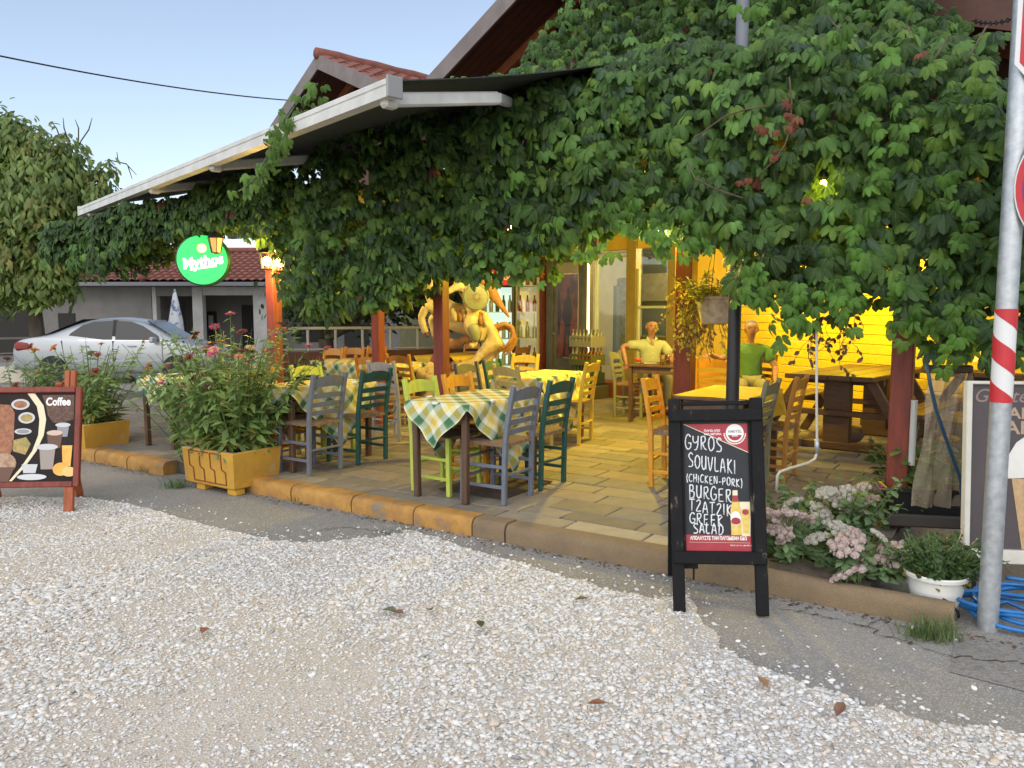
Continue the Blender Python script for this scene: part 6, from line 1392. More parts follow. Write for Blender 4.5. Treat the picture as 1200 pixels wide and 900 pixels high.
BLUER = M_('blue_reflective', (.02, .05, .28), .4)
signdisc(1266, 219, .30, 'parking_sign', circ, [WHR, (.985, REDR, 'rim'), (.88, BLUER, 'blue_field')], '')
signdisc(1286, 35, .36, 'stop_sign', octa, [WHR, (.94, REDR, 'red_field')], '')
# ice cream board
ib = thing('ice_cream_board', 'tall brown cafe board with an ice cream cone standing behind the sign pole', 'sign board', W(1129, 640, 4.15)); ib.location.z = DECK - .02
ztop = W(1135, 449, 4.15).z - ib.location.z; zbot = .12; BWd = .92
ib.rotation_euler = (R(-4), 0, R(-6))
IBR = M_('dark_brown_poster', (.075, .058, .062), .5, (.06, .047, .05), 3); FRM = M_('white_board_frame', (.66, .63, .55), .5, (.56, .53, .46), 6)
mm = MB(); mm.box((BWd / 2, .02, (ztop + zbot) / 2), (BWd, .03, ztop - zbot), .004); bdp = mm.build('panel', IBR, ib)
for c, s_ in (((.012, .0, (ztop + zbot) / 2), (.03, .05, ztop - zbot)), ((BWd - .012, .0, (ztop + zbot) / 2), (.03, .05, ztop - zbot)), ((BWd / 2, .0, ztop), (BWd, .052, .018)), ((BWd / 2, -.002, zbot - .03), (BWd, .058, .075))): mm = MB(); mm.box(c, s_, .004); mm.build('frame', FRM, ib)
for x_ in (.05, BWd - .05):
    for a_, b_ in (((x_, .1, zbot), (x_, .35, -.1)), ((x_, .0, zbot - .06), (x_, .0, -.12))): mm = MB(); mm.bar(a_, b_, .04, .03); mm.build('leg', BLACKMETAL, ib)
TANP = M_('tan_print', (.40, .28, .19), .5); ICEW = M_('ice_cream_white', (.74, .72, .68), .5, (.66, .63, .58), 5); WAF = M_('wafer_print', (.52, .34, .18), .5, (.42, .26, .13), 26, stretch=(1, 1, 1))
yv = .004; text(bdp, 'Gelateria', .105, (.235, yv, ztop - .075), M_('faint_script_print', (.26, .19, .16), .5), shear=.3); text(bdp, 'CAFE', .085, (.27, yv, ztop - .17), TANP, bold=.002, sx=1.15); text(bdp, 'BAR', .10, (.25, yv, ztop - .25), TANP, bold=.002, sx=1.15)
cxp = .50; mm = flat([(cxp - .25, zbot + .40), (cxp + .25, zbot + .40), (cxp + .12, zbot + .01), (cxp - .19, zbot + .01)], .004); mm.build('cone_print', WAF, bdp)
flat([(cxp - .27, zbot + .40), (cxp - .275, zbot + .52), (cxp - .23, zbot + .60), (cxp - .15, zbot + .66), (cxp + .06, zbot + .68), (cxp + .2, zbot + .62), (cxp + .26, zbot + .54), (cxp + .26, zbot + .40), (cxp + .1, zbot + .41), (cxp, zbot + .44), (cxp - .1, zbot + .41)], .0025).build('ice_cream_print', ICEW, bdp)
for k in range(5): flat([(cxp - .15 + .06 * k, zbot + .46), (cxp - .144 + .06 * k, zbot + .46), (cxp - .05 + .024 * k + .004, zbot + .08), (cxp - .05 + .024 * k, zbot + .08)], .0022).build('wafer_line', BROWNPR, bdp)
# blue hose lying in loops
hc = G(1200, 728, 0); hs = thing('garden_hose', 'bright blue hose lying in loose loops beside the sign pole', 'hose', hc); mm = MB(); pts = []
for k in range(190):
    a = k * .14; r_ = .23 + .04 * math.sin(k * .31); pts.append((r_ * 1.15 * math.cos(a) + .03 * math.sin(a * .37), r_ * math.sin(a) * .95 + .02 * math.cos(a * .53), .014 + .035 * (1 + math.sin(a * .71 + 1)) + k * .0003))
mm.tube(pts, .0115, 8); mm.build('loops', M_('bright_blue_hose', (.012, .15, .42), .35, (.01, .13, .36), 8), hs, True)
mm = MB(); pts = [Vector(G(x, y, .02)) - hc for x, y in ((1240, 655), (1200, 655), (1170, 652), (1145, 650), (1128, 658), (1134, 672), (1155, 672), (1172, 680))]; pts = [Vector(p) for p in [q for i in range(len(pts) - 1) for q in (pts[i], pts[i].lerp(pts[i + 1], .5))] + [pts[-1]]]; mm.tube(pts, .0115, 8); mm.build('trailing_end', bpy.data.materials['bright_blue_hose'], hs, True)
mm = MB(); pts = [Vector(G(x, y, .035)) - hc for x, y in ((1235, 690), (1200, 688), (1165, 692), (1140, 700), (1150, 712), (1180, 705), (1215, 720))]; mm.tube(pts, .0115, 8); mm.build('loose_loop', bpy.data.materials['bright_blue_hose'], hs, True)

# ================================================================ coffee board on its easel
cb0 = G(62, 600, 0); cb = thing('coffee_board', 'reddish wooden easel board with coffee and food pictures at left', 'sign board', cb0); cb.rotation_euler = (0, 0, R(4))
y0 = cb0.y; zT, zB = W(80, 456, y0).z, W(88, 572, y0).z; xr = W(86, 500, y0).x - cb0.x; PW = 1.0; xl = xr - PW
Lc = Matrix.Rotation(R(-10), 4, 'X'); cz = lambda z: z / math.cos(R(10))
def cbox_(c, s_, nm, mat, par=cb): mm = MB(); mm.box(c, s_, .006, 0, Lc); return mm.build(nm, mat, par)
hh = cz(zT) - cz(zB); mz = (cz(zT) + cz(zB)) / 2
cpn = cbox_((xl + PW / 2, .0, mz), (PW - .06, .012, hh - .06), 'panel', M_('dark_brown_poster_print', (.026, .018, .016), .7, (.016, .013, .013), 3, spec=.2))
for c, s_ in (((xr - .022, -.006, mz), (.045, .04, hh)), ((xl + .022, -.006, mz), (.045, .04, hh)), ((xl + PW / 2, -.008, mz + hh / 2 - .022), (PW - .092, .04, .045)), ((xl + PW / 2, -.008, mz - hh / 2 + .022), (PW - .092, .04, .045))): cbox_(c, s_, 'frame', WOODRED)
for dx in (.02, PW - .16):
    mm = MB(); mm.box((xr - .05 - dx, -.012, cz(zB) / 2), (.07, .035, cz(zB)), .005, 0, Lc); mm.build('front_leg', ORWOOD, cb)
    mm = MB(); mm.bar((xr - .16 - dx * .8, .16, cz(zT) + .02), (xr - .22 - dx * .8, .52, 0), .05, .035, .005); mm.build('rear_leg', ORWOOD, cb)
for dx in (.08, .125): mm = MB(); mm.box((xr - dx, .02, cz(zT) + .05), (.04, .04, .16), .005, 0, Lc); mm.build('top_post', ORWOOD, cb)
def cp_(poly, nm, mat, k=0): o = flat([(xl + .045 + x * (PW - .09), cz(zB) + .05 + z * (hh - .1)) for x, z in poly], -.0068 - .0014 * k).build(nm, mat, cpn); o.matrix_basis = Lm_c; return o
Lm_c = Lc
WP2 = M_('plate_white', (.52, .52, .52), .6); MEAT = M_('meat_print', (.36, .15, .07), .6, (.22, .08, .04), 30, col3=(.45, .22, .12)); SALAD = M_('food_print', (.45, .30, .08), .6, (.25, .22, .08), 40); BEANS = M_('coffee_bean_print', (.055, .022, .012), .5, (.14, .06, .03), 75, lo=.45, hi=.6); OR_ = M_('orange_print', (.75, .34, .04), .5, (.82, .45, .1), 20)
sw = [(.60, 1), (.66, 1), (.735, .86), (.76, .7), (.745, .52), (.69, .34), (.60, .16), (.50, 0), (.475, 0), (.57, .16), (.655, .34), (.70, .52), (.705, .7), (.68, .85)]; cp_(sw, 'cream_swoosh', CREAMPR, 1)
cp_([(.72, .98), (.985, .98), (.985, .70), (.90, .66), (.82, .66), (.77, .75), (.755, .85)], 'beans_print', BEANS, 0)
me_ = text(cpn, 'Coffee', .085, (0, 0, 0), WPR, bold=.003, sx=.80); me_.matrix_basis = Lc @ Matrix.Translation((xl + .045 + .855 * (PW - .09), -.0100, cz(zB) + .05 + .90 * (hh - .1))) @ Matrix.Rotation(math.pi / 2, 4, 'X')
cp_([(.28, .28), (.30, .8), (.36, .88), (.46, .87), (.50, .78), (.50, .4), (.47, .28)], 'kebab_print', MEAT, 0)
for k, (x, z, rx, rz2, m_) in enumerate(((.545, .875, .075, .062, MEAT), (.60, .72, .068, .065, SALAD), (.575, .565, .07, .035, GREYPR))): cp_(ell(x, z, rx, rz2), 'plate_print', WP2, 1); cp_(ell(x, z, rx * .72, rz2 * .66), 'food_print', m_, 2)
cp_([(.48, .46), (.60, .50), (.64, .42), (.60, .30), (.50, .34)], 'sandwich_print', SALAD, 0); cp_(ell(.43, .2, .10, .12), 'bowl_print', M_('bread_print', (.42, .30, .2), .6, (.3, .14, .08), 25), 1); cp_([(.34, .16), (.52, .16), (.47, -.005), (.39, -.005)], 'bowl_print', BROWNPR, 2)
cup = lambda x, z, w_, h, nm, m_, k: cp_([(x - w_ * .38, z), (x + w_ * .38, z), (x + w_ / 2, z + h), (x - w_ / 2, z + h)], nm, m_, k)
cup(.90, .50, .10, .13, 'cup_print', GREYPR, 0); cp_(ell(.90, .635, .062, .026), 'cup_print', WP2, 2); cup(.835, .37, .13, .18, 'cup_print', BROWNPR, 1); cp_(ell(.835, .545, .066, .03), 'foam_print', M_('milk_foam_print', (.55, .42, .32), .5), 2)
cup(.78, .13, .13, .24, 'cup_print', M_('latte_print', (.30, .25, .22), .5), 2); cp_(ell(.775, .385, .09, .035), 'cream_print', WP2, 3); cup(.94, .16, .085, .24, 'juice_print', OR_, 1); cp_(ell(.895, .13, .065, .075), 'orange_print', OR_, 3); cp_(ell(.965, .10, .06, .055), 'orange_print', M_('pale_orange_print', (.80, .48, .16), .5), 4)
cup(.64, .09, .13, .10, 'cup_print', WP2, 2); cp_(ell(.66, .045, .12, .035), 'saucer_print', M_('saucer_print', (.56, .56, .58), .5), 1)
# ================================================================ the car
CARP = M_('silver_car_paint', (.33, .35, .37), .36, metal=.4, coat=.4); CARG = M_('car_glass', (.012, .018, .022), .12, spec=.3); RUB = M_('black_rubber', (.012, .012, .013), .7); REDL = M_('tail_light_red', (.20, .012, .012), .25, coat=.3); CHR = M_('chrome', (.6, .6, .62), .15, metal=1)
car = thing('parked_car', 'silver four door saloon parked beyond the flower planters', 'car', (0, 0, 0))
YC = 16.5; xc = (W(134, 400, YC)).x
car.location = (xc, YC + .6, 0); car.rotation_euler = (0, 0, R(5)); car.scale = (.93, .95, .97)
Lc_ = 4.5; hw_ = .86
# side outline stations x (rear -2.25 .. front 2.25): lower, belt(shoulder) z, roof z, half widths
ST = [(-2.25, .42, .80, .80, .70), (-2.18, .30, .93, .93, .78), (-1.95, .26, 1.02, 1.02, .83), (-1.5, .24, 1.05, 1.06, .86), (-1.15, .22, 1.00, 1.22, .87), (-.75, .2, .97, 1.40, .87), (-.25, .2, .95, 1.465, .87), (.25, .2, .94, 1.46, .87), (.7, .2, .93, 1.36, .87), (1.05, .22, .93, 1.14, .87), (1.35, .24, .92, .96, .86), (1.8, .26, .84, .86, .82), (2.1, .3, .74, .75, .75), (2.25, .4, .6, .6, .62)]
def ring(st):
    x, zl, zb_, zr, h = st; cab = max(0, (zr - zb_)); ins = .17 * min(1, cab / .4)
    half = [(h * .86, zl), (h * .97, zl + .08), (h, (zl + zb_) / 2), (h * .985, zb_ - .06), (h * .95, zb_), (h * .95 - ins * .9 - .02, zb_ + cab * .84), (h * .95 - ins - .13, zb_ + cab * .985), (0, zr + .015 * (cab > .05))]
    return [(x, -y, z) for y, z in half] + [(x, y, z) for y, z in half[-2::-1]]
mm = MB(); rs = [ring(s_) for s_ in ST]; n = len(rs[0])
for r in rs: mm.v += r
for i in range(len(rs) - 1):
    for j in range(n): a, b = i * n + j, i * n + (j + 1) % n; mm.f.append((a, b, b + n, a + n)); mm.mi.append(0)
mm.f += [tuple(range(n)), tuple((len(rs) - 1) * n + j for j in range(n))[::-1]]; mm.mi += [0, 0]
body = mm.build('body', CARP, car, True); sb = body.modifiers.new('smooth', 'SUBSURF'); sb.levels = 1; sb.render_levels = 2
def side(poly, nm, mat, sy=-1, off=.012, par=car, th=.02):
    """panel on the near flank: polygon (x,z) laid on the tumblehome"""
    def yy(z, x): return sy * (.815 - .36 * max(0, z - .95) + off)
    mm = MB(); q = [(x, yy(z, x), z) for x, z in poly]; q2 = [(x, y - sy * th, z) for x, y, z in q]; k = len(q)
    mm.add(q + q2, [tuple(range(k)), tuple(range(k, 2 * k))[::-1]] + [(i, (i + 1) % k, (i + 1) % k + k, i + k) for i in range(k)]); return mm.build(nm, mat, par, False)
for sy in (-1, 1):
    side([(-1.06, .985), (-.95, 1.12), (-.70, 1.30), (-.45, 1.375), (-.03, 1.395), (-.03, .975)], 'rear_window', CARG, sy); side([(.04, .97), (.04, 1.395), (.35, 1.375), (.62, 1.28), (.98, 1.06), (1.02, .965)], 'front_window', CARG, sy)
    side([(-1.12, .965), (1.08, .945), (1.08, .962), (-1.12, .982)], 'belt_trim', CHR, sy, .02); side([(-.05, .98), (-.05, 1.41), (.06, 1.41), (.06, .975)], 'door_pillar', RUB, sy, .006)
    for x0_, x1_ in ((-1.12, -1.02), (.0, .0), (1.08, 1.10)): side([(x0_ - .006, .965), (x0_ + .006, .965), (x1_ + .006, .3), (x1_ - .006, .3)], 'door_seam', RUB, sy, .053, car, .02)
    for x in (-.62, .42): mm = MB(); mm.box((x, sy * .885, .84), (.19, .03, .03), .01); mm.build('door_handle', CARP, car)
    side([(-1.0, .5), (1.05, .5), (1.05, .54), (-1.0, .54)], 'rub_strip', M_('strip_paint', (.3, .36, .4), .4), sy, .055, car, .03)
    mm = MB(); mm.box((.93, sy * .98, .98), (.12, .2, .13), .03); mm.build('wing_mirror', CARP, car)
    for x in (-1.33, 1.38):
        w2 = MB(); w2.lathe([(.2, -.1), (.3, -.1), (.32, -.07), (.32, .07), (.3, .1), (.2, .1)], 24, 0, Matrix.Translation((x, sy * .79, .32)) @ Matrix.Rotation(math.pi / 2, 4, 'X')); wo = w2.build('wheel', RUB, car, 'auto'); w3 = MB(); w3.lathe([(.2, -.103), (.15, -.108), (.05, -.11)], 16, 0, Matrix.Translation((x, sy * .79, .32)) @ Matrix.Rotation(math.pi / 2 * (1 if sy < 0 else -1) * 1, 4, 'X')); w3.build('rim', GALV, wo, 'auto')
    mm = MB(); mm.box((-1.99, sy * .77, .84), (.36, .15, .19), .05); mm.build('tail_light', REDL, car)
mm = MB(); mm.add([(-1.62, -.6, 1.075), (-1.62, .6, 1.075), (-.78, .52, 1.425), (-.78, -.52, 1.425), (-1.66, -.6, 1.06), (-1.66, .6, 1.06), (-.80, .52, 1.40), (-.80, -.52, 1.40)], [(0, 3, 2, 1), (4, 5, 6, 7), (0, 1, 5, 4), (1, 2, 6, 5), (2, 3, 7, 6), (3, 0, 4, 7)]); mm.build('rear_windscreen', CARG, car)
mm = MB(); mm.add([(1.36, -.6, .99), (1.36, .6, .99), (.68, .52, 1.40), (.68, -.52, 1.40), (1.3, -.6, .98), (1.3, .6, .98), (.66, .52, 1.38), (.66, -.52, 1.38)], [(0, 1, 2, 3), (4, 7, 6, 5), (0, 4, 5, 1), (1, 5, 6, 2), (2, 6, 7, 3), (3, 7, 4, 0)]); mm.build('windscreen', CARG, car)
mm = MB(); mm.box((-2.245, 0, .72), (.03, .5, .12), .005); mm.build('number_plate', WHITEPAINT, car)
mm = MB(); mm.box((-2.22, 0, .42), (.14, 1.56, .2), .06); mm.build('rear_bumper', CARP, car)
# ================================================================ the house across the yard
HW = M_('shaded_grey_house_plaster', (.19, .18, .17), .9, (.15, .145, .135), 1.2, bump=.15); HWHITE = M_('shaded_white_house_plaster', (.42, .41, .39), .9, (.34, .33, .31), 2); HDARK = M_('dark_opening', (.02, .018, .016), .8); GUT = M_('grey_gutter', (.16, .16, .17), .5); SLABP = M_('porch_plaster', (.17, .165, .155), .9)  # wall and white plaster darkened to hold the shade on the house
YH = 24.0; hx = lambda px, Y=YH: W(px, 366, Y).x; hz = lambda py, Y=YH: W(600, py, Y).z
hs_ = thing('house', 'low grey house with red tiled hip roof across the yard', 'house', (hx(190), YH, 0)); ho = Vector(hs_.location)
def hbox(px0, px1, z0, z1, Y0, Y1, mat, nm, bev=.01, par=hs_):
    mm = MB(); x0, x1 = hx(px0), hx(px1); mm.box(Vector(((x0 + x1) / 2, (Y0 + Y1) / 2, (z0 + z1) / 2)) - ho, (abs(x1 - x0), abs(Y1 - Y0), z1 - z0), bev); return mm.build(nm, mat, par)
ze = hz(332)
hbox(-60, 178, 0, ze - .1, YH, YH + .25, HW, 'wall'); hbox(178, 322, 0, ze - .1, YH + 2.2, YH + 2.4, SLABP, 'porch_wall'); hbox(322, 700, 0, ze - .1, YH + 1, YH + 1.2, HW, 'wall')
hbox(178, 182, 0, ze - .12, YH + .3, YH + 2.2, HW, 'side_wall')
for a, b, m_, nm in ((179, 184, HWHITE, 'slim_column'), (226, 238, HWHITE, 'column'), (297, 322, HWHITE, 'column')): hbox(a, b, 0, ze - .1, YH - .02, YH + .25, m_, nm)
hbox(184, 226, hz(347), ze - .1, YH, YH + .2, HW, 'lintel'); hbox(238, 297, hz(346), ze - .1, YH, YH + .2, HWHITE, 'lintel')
hbox(207, 222, .2, hz(365), YH + 2.12, YH + 2.2, HDARK, 'door'); hbox(255, 272, .2, hz(357), YH + 2.12, YH + 2.2, HDARK, 'door'); hbox(213, 219, hz(385), hz(370), YH + 2.08, YH + 2.12, HWHITE, 'window')
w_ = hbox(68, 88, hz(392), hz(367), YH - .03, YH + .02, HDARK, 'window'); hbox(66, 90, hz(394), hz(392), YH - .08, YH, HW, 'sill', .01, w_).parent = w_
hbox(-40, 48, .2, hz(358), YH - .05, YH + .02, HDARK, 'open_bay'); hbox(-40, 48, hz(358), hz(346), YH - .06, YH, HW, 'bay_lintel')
hbox(395, 425, .1, hz(378), YH + .95, YH + 1, HDARK, 'door'); hbox(335, 372, hz(402), hz(380), YH + .96, YH + 1, HDARK, 'window'); hbox(470, 490, hz(400), hz(380), YH + .96, YH + 1, HDARK, 'window')
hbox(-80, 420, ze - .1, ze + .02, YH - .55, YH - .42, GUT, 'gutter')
# hip roof: left block ridge ends at the hip, rows of tiles as one real surface
def tiled(p00, p10, p01, p11, nu, nv, nm):
    mm = MB(); p00, p10, p01, p11 = map(Vector, (p00, p10, p01, p11)); n_ = (p10 - p00).cross(p01 - p00).normalized(); n_ = n_ if n_.z > 0 else -n_
    su = 6
    for j in range(nv):
        for e in (0, 1):
            v = (j + e) / nv
            for i in range(nu * su + 1):
                u = i / (nu * su); p = (p00.lerp(p10, u)).lerp(p01.lerp(p11, u), v); h = .045 * abs(math.sin(math.pi * i / su)) + (.05 if e else .0); mm.v.append(tuple(p + n_ * h - ho))
        b = j * 2 * (nu * su + 1); k = nu * su + 1
        for i in range(nu * su): mm.f.append((b + i, b + i + 1, b + k + i + 1, b + k + i)); mm.mi.append(0)
        if j:
            for i in range(nu * su): mm.f.append((b - k + i, b - k + i + 1, b + i + 1, b + i)); mm.mi.append(0)
    o = mm.build(nm, TILE, hs_, False); o['kind'] = 'stuff'; return o
zr = W(600, 297, YH + 3.4).z; y1 = YH + 3.4; y0_ = YH - .5
tiled((hx(150, y1), y1, zr), (hx(335, y1) + 3, y1, zr), (hx(178), y0_, ze + .02), (hx(335) + 4.5, y0_, ze + .02), 34, 11, 'roof_tiles')
tiled((hx(60, y1), y1 + .3, zr + .1), (hx(150, y1), y1 + .3, zr + .1), (hx(-60), y0_, ze + .02), (hx(178), y0_, ze + .02), 30, 11, 'roof_tiles')
mm = MB(); mm.tube([Vector((hx(150, y1), y1, zr + .08)) - ho, Vector((hx(178), y0_, ze + .1)) - ho], .11, 8); mm.tube([Vector((hx(60, y1), y1 + .2, zr + .12)) - ho, Vector((hx(335, y1) + 3, y1 + .1, zr + .1)) - ho], .11, 8); mm.build('ridge_tiles', TILE, hs_, True)
mm = MB(); mm.box(Vector((hx(180), YH + 6, ze + .2)) - ho, (16, 9, .3), 0); mm.build('roof_deck', HDARK, hs_)
# railings
RAILP = M_('pale_railing', (.36, .36, .36), .5); RAILR = M_('rusty_pale_railing', (.36, .29, .25), .6)
def railing(label, a, b, posts, ztop, zlow, mat, group, mids=()):
    a, b = Vector(a), Vector(b); t = thing('railing', label, 'railing', (a.x, a.y, 0), 0, group); d = b - a
    mm = MB(); mm.bar((0, 0, ztop), (d.x, d.y, ztop), .05, .05, .005); mm.build('top_rail', mat, t)
    for z in mids: mm = MB(); mm.bar((0, 0, z), (d.x, d.y, z), .03, .03, .003); mm.build('rail', mat, t)
    for u in posts: mm = MB(); mm.bar((d.x * u, d.y * u, zlow), (d.x * u, d.y * u, ztop - .03), .045, .045, .004); mm.build('post', mat, t)
    return t
Yr = 13.6; ra, rb_ = W(325, 385, Yr), W(520, 378, Yr + 1.2); zt2 = ra.z
railing('pale metal railing behind the long table at the back', (ra.x, ra.y, 0), (rb_.x, rb_.y, 0), [.02, .17, .33, .49, .66, .83, .98], zt2, W(325, 412, Yr).z, RAILP, 'railings', (W(325, 410, Yr).z,))
lw = thing('low_wall', 'low red brown wall carrying the pale railing at the back', 'wall', (ra.x, ra.y, 0)); mm = MB(); d = rb_ - ra; mm.bar((0, 0, W(325, 413, Yr).z / 2), (d.x * 1.5, d.y * 1.5, W(325, 413, Yr).z / 2), W(325, 413, Yr).z, .2, .01, 0, (0, 1, 0)); mm.build('wall', M_('red_brown_wall', (.13, .055, .035), .8, (.10, .04, .03), 3), lw)
Yl = 17.6; ra = W(-60, 398, Yl); rb_ = W(62, 395, Yl + 1.5)
railing('short pale railing at the far left behind the car', (ra.x, ra.y, 0), (rb_.x, rb_.y, 0), [.05, .35, .72, .98], ra.z, 0, RAILR, 'railings', (.55,))
lw2 = thing('low_wall', 'pale low kerb wall under the railing at the far left', 'wall', (ra.x, ra.y - 1.2, 0)); mm = MB(); mm.bar((0, 0, .18), (2.6, .3, .18), .36, .2, .02, 0, (0, 1, 0)); mm.build('wall', CREAMW, lw2)
# furled blue and white parasol in the yard
fp = W(207, 400, 19.0); fp.z = 0; fpt = thing('furled_parasol', 'furled blue and white parasol in front of the house porch', 'parasol', fp); mm = MB(); mm.tube([(0, 0, 0), (0, 0, 2.1)], .025, 8); mm.build('pole', GALV, fpt); mm = MB(); mm.lathe([(.14, .8), (.2, .95), (.17, 1.3), (.09, 1.75), (.03, 2.05)], 12); mm.build('canopy', M_('blue_white_cloth', (.06, .12, .28), .8, (.6, .62, .64), 2.5, lo=.47, hi=.53), fpt, True)
# ================================================================ big tree at the left and other greenery
def tree(label, base, trunk_h, crown, nl, size, tints, tmpl, name='walnut_tree', limbs=9, twigs=True, seed=3):
    rr = random.Random(seed); t = thing(name, label, 'tree', base); mm = MB(); tips = []
    top = Vector((0, 0, trunk_h)); mm.tube([(0, 0, 0), (.05, 0, trunk_h * .5), top], [.2, .16, .14], 10)
    for (cx, cy, cz_, r) in crown:
        c = Vector((cx, cy, cz_)); p = [top + (c - top) * u + Vector((rr.gauss(0, .1), rr.gauss(0, .1), .15 * math.sin(u * 3))) * (0 < u < 1) for u in (0, .35, .7, 1)]; mm.tube(p, [.1, .07, .045, .02], 7)
        for _ in range(5): q = c + Vector((rr.gauss(0, r * .5), rr.gauss(0, r * .5), rr.gauss(0, r * .45))); mm.tube([p[2], (p[2] + q) / 2 + Vector((0, 0, .1)), q], [.03, .018, .008], 5)
    mm.build('trunk', BARK, t, True)
    L, Nn, Dn, Sz, Tn = [], [], [], [], []; tot = sum(r ** 2 for *_, r in crown)
    for (cx, cy, cz_, r) in crown:
        for _ in range(int(nl * r * r / tot / 6)):
            d = Vector((rr.gauss(0, 1), rr.gauss(0, 1), rr.gauss(0, 1))).normalized(); q = Vector((cx, cy, cz_)) + d * r * (rr.random() ** .4) * (1 + .18 * math.sin(d.x * 5 + cz_) * math.sin(d.z * 6)); tn = rr.choice(tints); f0 = rr.uniform(.7, 1.25)
            for k in range(6):
                L.append(tuple(q + Vector((rr.gauss(0, .14), rr.gauss(0, .14), rr.gauss(0, .13))))); a = rr.uniform(0, 6.28); Dn.append((math.cos(a) * .6, math.sin(a) * .6, -1)); Nn.append((d.x + rr.gauss(0, .4), d.y + rr.gauss(0, .4) - .3, abs(d.z) + rr.gauss(.2, .3))); Sz.append(size * rr.uniform(.65, 1.25)); f = f0 * rr.uniform(.85, 1.15); Tn.append([x * f for x in tn])
    o = scatter('crown', tmpl, frames(np.array(Nn), np.array(Dn)) * np.array(Sz)[:, None, None], L, Tn, LEAF_PLAIN, t, False, 'stuff')
    return t
YT = 17.5
def cr_(px, py, r, Y=YT): p = W(px, py, Y); return (p, r)
tb = W(42, 400, YT); tb.z = 0
cl = [(x, y, r * 1.34) for x, y, r in [(-40, 190, .8), (15, 170, .5), (60, 190, .45), (-10, 240, .8), (50, 235, .66), (85, 215, .32), (20, 290, .7), (75, 280, .5), (-50, 300, .9), (40, 325, .42), (118, 228, .22), (132, 245, .2), (105, 258, .24), (100, 290, .36), (5, 325, .5), (60, 320, .3), (122, 200, .1), (70, 332, .2), (-20, 155, .36)]]
crown = [tuple(W(x, y, YT + random.uniform(-.5, .4)) - tb) + (r,) for x, y, r in cl]
tt = tree('big walnut tree with drooping leaves at the left behind the car', tb, 1.9, crown, 30000, .22, [(.16, .215, .045), (.125, .185, .042), (.19, .20, .045), (.10, .15, .038), (.17, .245, .06)], (OVATE[0] * np.array([.62, 1, 1]), OVATE[1]))
mm = MB()
for ln in ([(92, 205), (90, 190), (82, 170), (75, 150), (74, 138)], [(88, 182), (95, 165), (104, 152), (108, 138)], [(92, 172), (92, 150), (88, 140)], [(72, 165), (66, 150), (60, 142)], [(110, 200), (130, 188), (148, 192), (160, 205)], [(138, 188), (137, 178)], [(92, 250), (90, 225), (92, 200)], [(150, 195), (155, 210)]): mm.tube([W(x, y, YT) - tb for x, y in ln], [.014] * (len(ln) - 1) + [.006], 5)
mm.build('bare_twigs', BARK, tt, True)
b2_ = W(380, 340, 15.5); b2_.z = 0
tree('dark leafy tree beyond the railing behind the creeper', b2_, 1.0, [tuple(W(x, y, 15.5) - b2_) + (r,) for x, y, r in ((350, 355, .55), (380, 340, .7), (430, 345, .7), (470, 335, .7), (510, 345, .6), (350, 320, .6), (550, 330, .7))], 3800, .14, [(.035, .06, .022), (.05, .08, .025), (.03, .05, .02)], OVATE, 'broadleaf_tree', seed=5)
p = W(352, 385, 14.8); mm = MB()
# ================================================================ overhead cable, chain at top right
a, b = W(-60, 53, 9.0), W(345, 118, 15); pts = [a.lerp(b, u) - Vector((0, 0, .35 * 4 * u * (1 - u) * .25)) for u in [i / 14 for i in range(15)]]; q0 = pts[-1].copy(); mm = MB(); mm.tube([p - q0 for p in pts], .011, 6); tag(mm.build('overhead_cable', WIRE, None, True, q0), 'black overhead cable running from upper left to the small gable', 'cable')
a, b = W(1140, 24, 5.8), W(1215, 7, 4.6); q0 = a.copy(); mm = MB()
for k in range(22):
    u = (k + .5) / 22; c = a.lerp(b, u) - Vector((0, 0, .05 * 4 * u * (1 - u))) - q0; d_ = (b - a).normalized(); up = Vector((0, 0, 1)) if k % 2 else d_.cross(Vector((0, 0, 1))).normalized()
    mm.tube([c + d_ * (.034 * math.cos(t2)) + up * (.014 * math.sin(t2)) for t2 in [i * math.pi / 4 for i in range(9)]], .004, 4, 0, False)
tag(mm.build('chain', BLACKMETAL, None, True, q0), 'thin chain strung from the roof corner to the sign pole', 'chain')
# ================================================================ bodies grown over a skeleton
def grow(name, nodes, edges, mat, parent, root=0, sub=2, lumpy=0):
    """nodes: (x,y,z,rx,ry) - one continuous skin over the skeleton"""
    me = bpy.data.meshes.new(name); me.from_pydata([n[:3] for n in nodes], edges, []); o = link(name, me, parent)
    sk = o.modifiers.new('skin', 'SKIN'); sk.use_smooth_shade = True; sk.branch_smoothing = .4
    if not me.skin_vertices:
        bpy.context.view_layer.objects.active = o; bpy.ops.mesh.customdata_skin_add()
    for i, n in enumerate(nodes):
        v = me.skin_vertices[0].data[i]; v.radius = (n[3], n[4] if len(n) > 4 else n[3]); v.use_root = (i == root)
    sb = o.modifiers.new('round', 'SUBSURF'); sb.levels = sub; sb.render_levels = sub
    if lumpy:
        dm = o.modifiers.new('worked_surface', 'DISPLACE'); dm.texture = LUMPT; dm.strength = lumpy; dm.mid_level = .5
    me.materials.append(mat); return o
LUMPT = bpy.data.textures.new('lumps', 'CLOUDS'); LUMPT.noise_scale = .11; LUMPT.noise_depth = 2
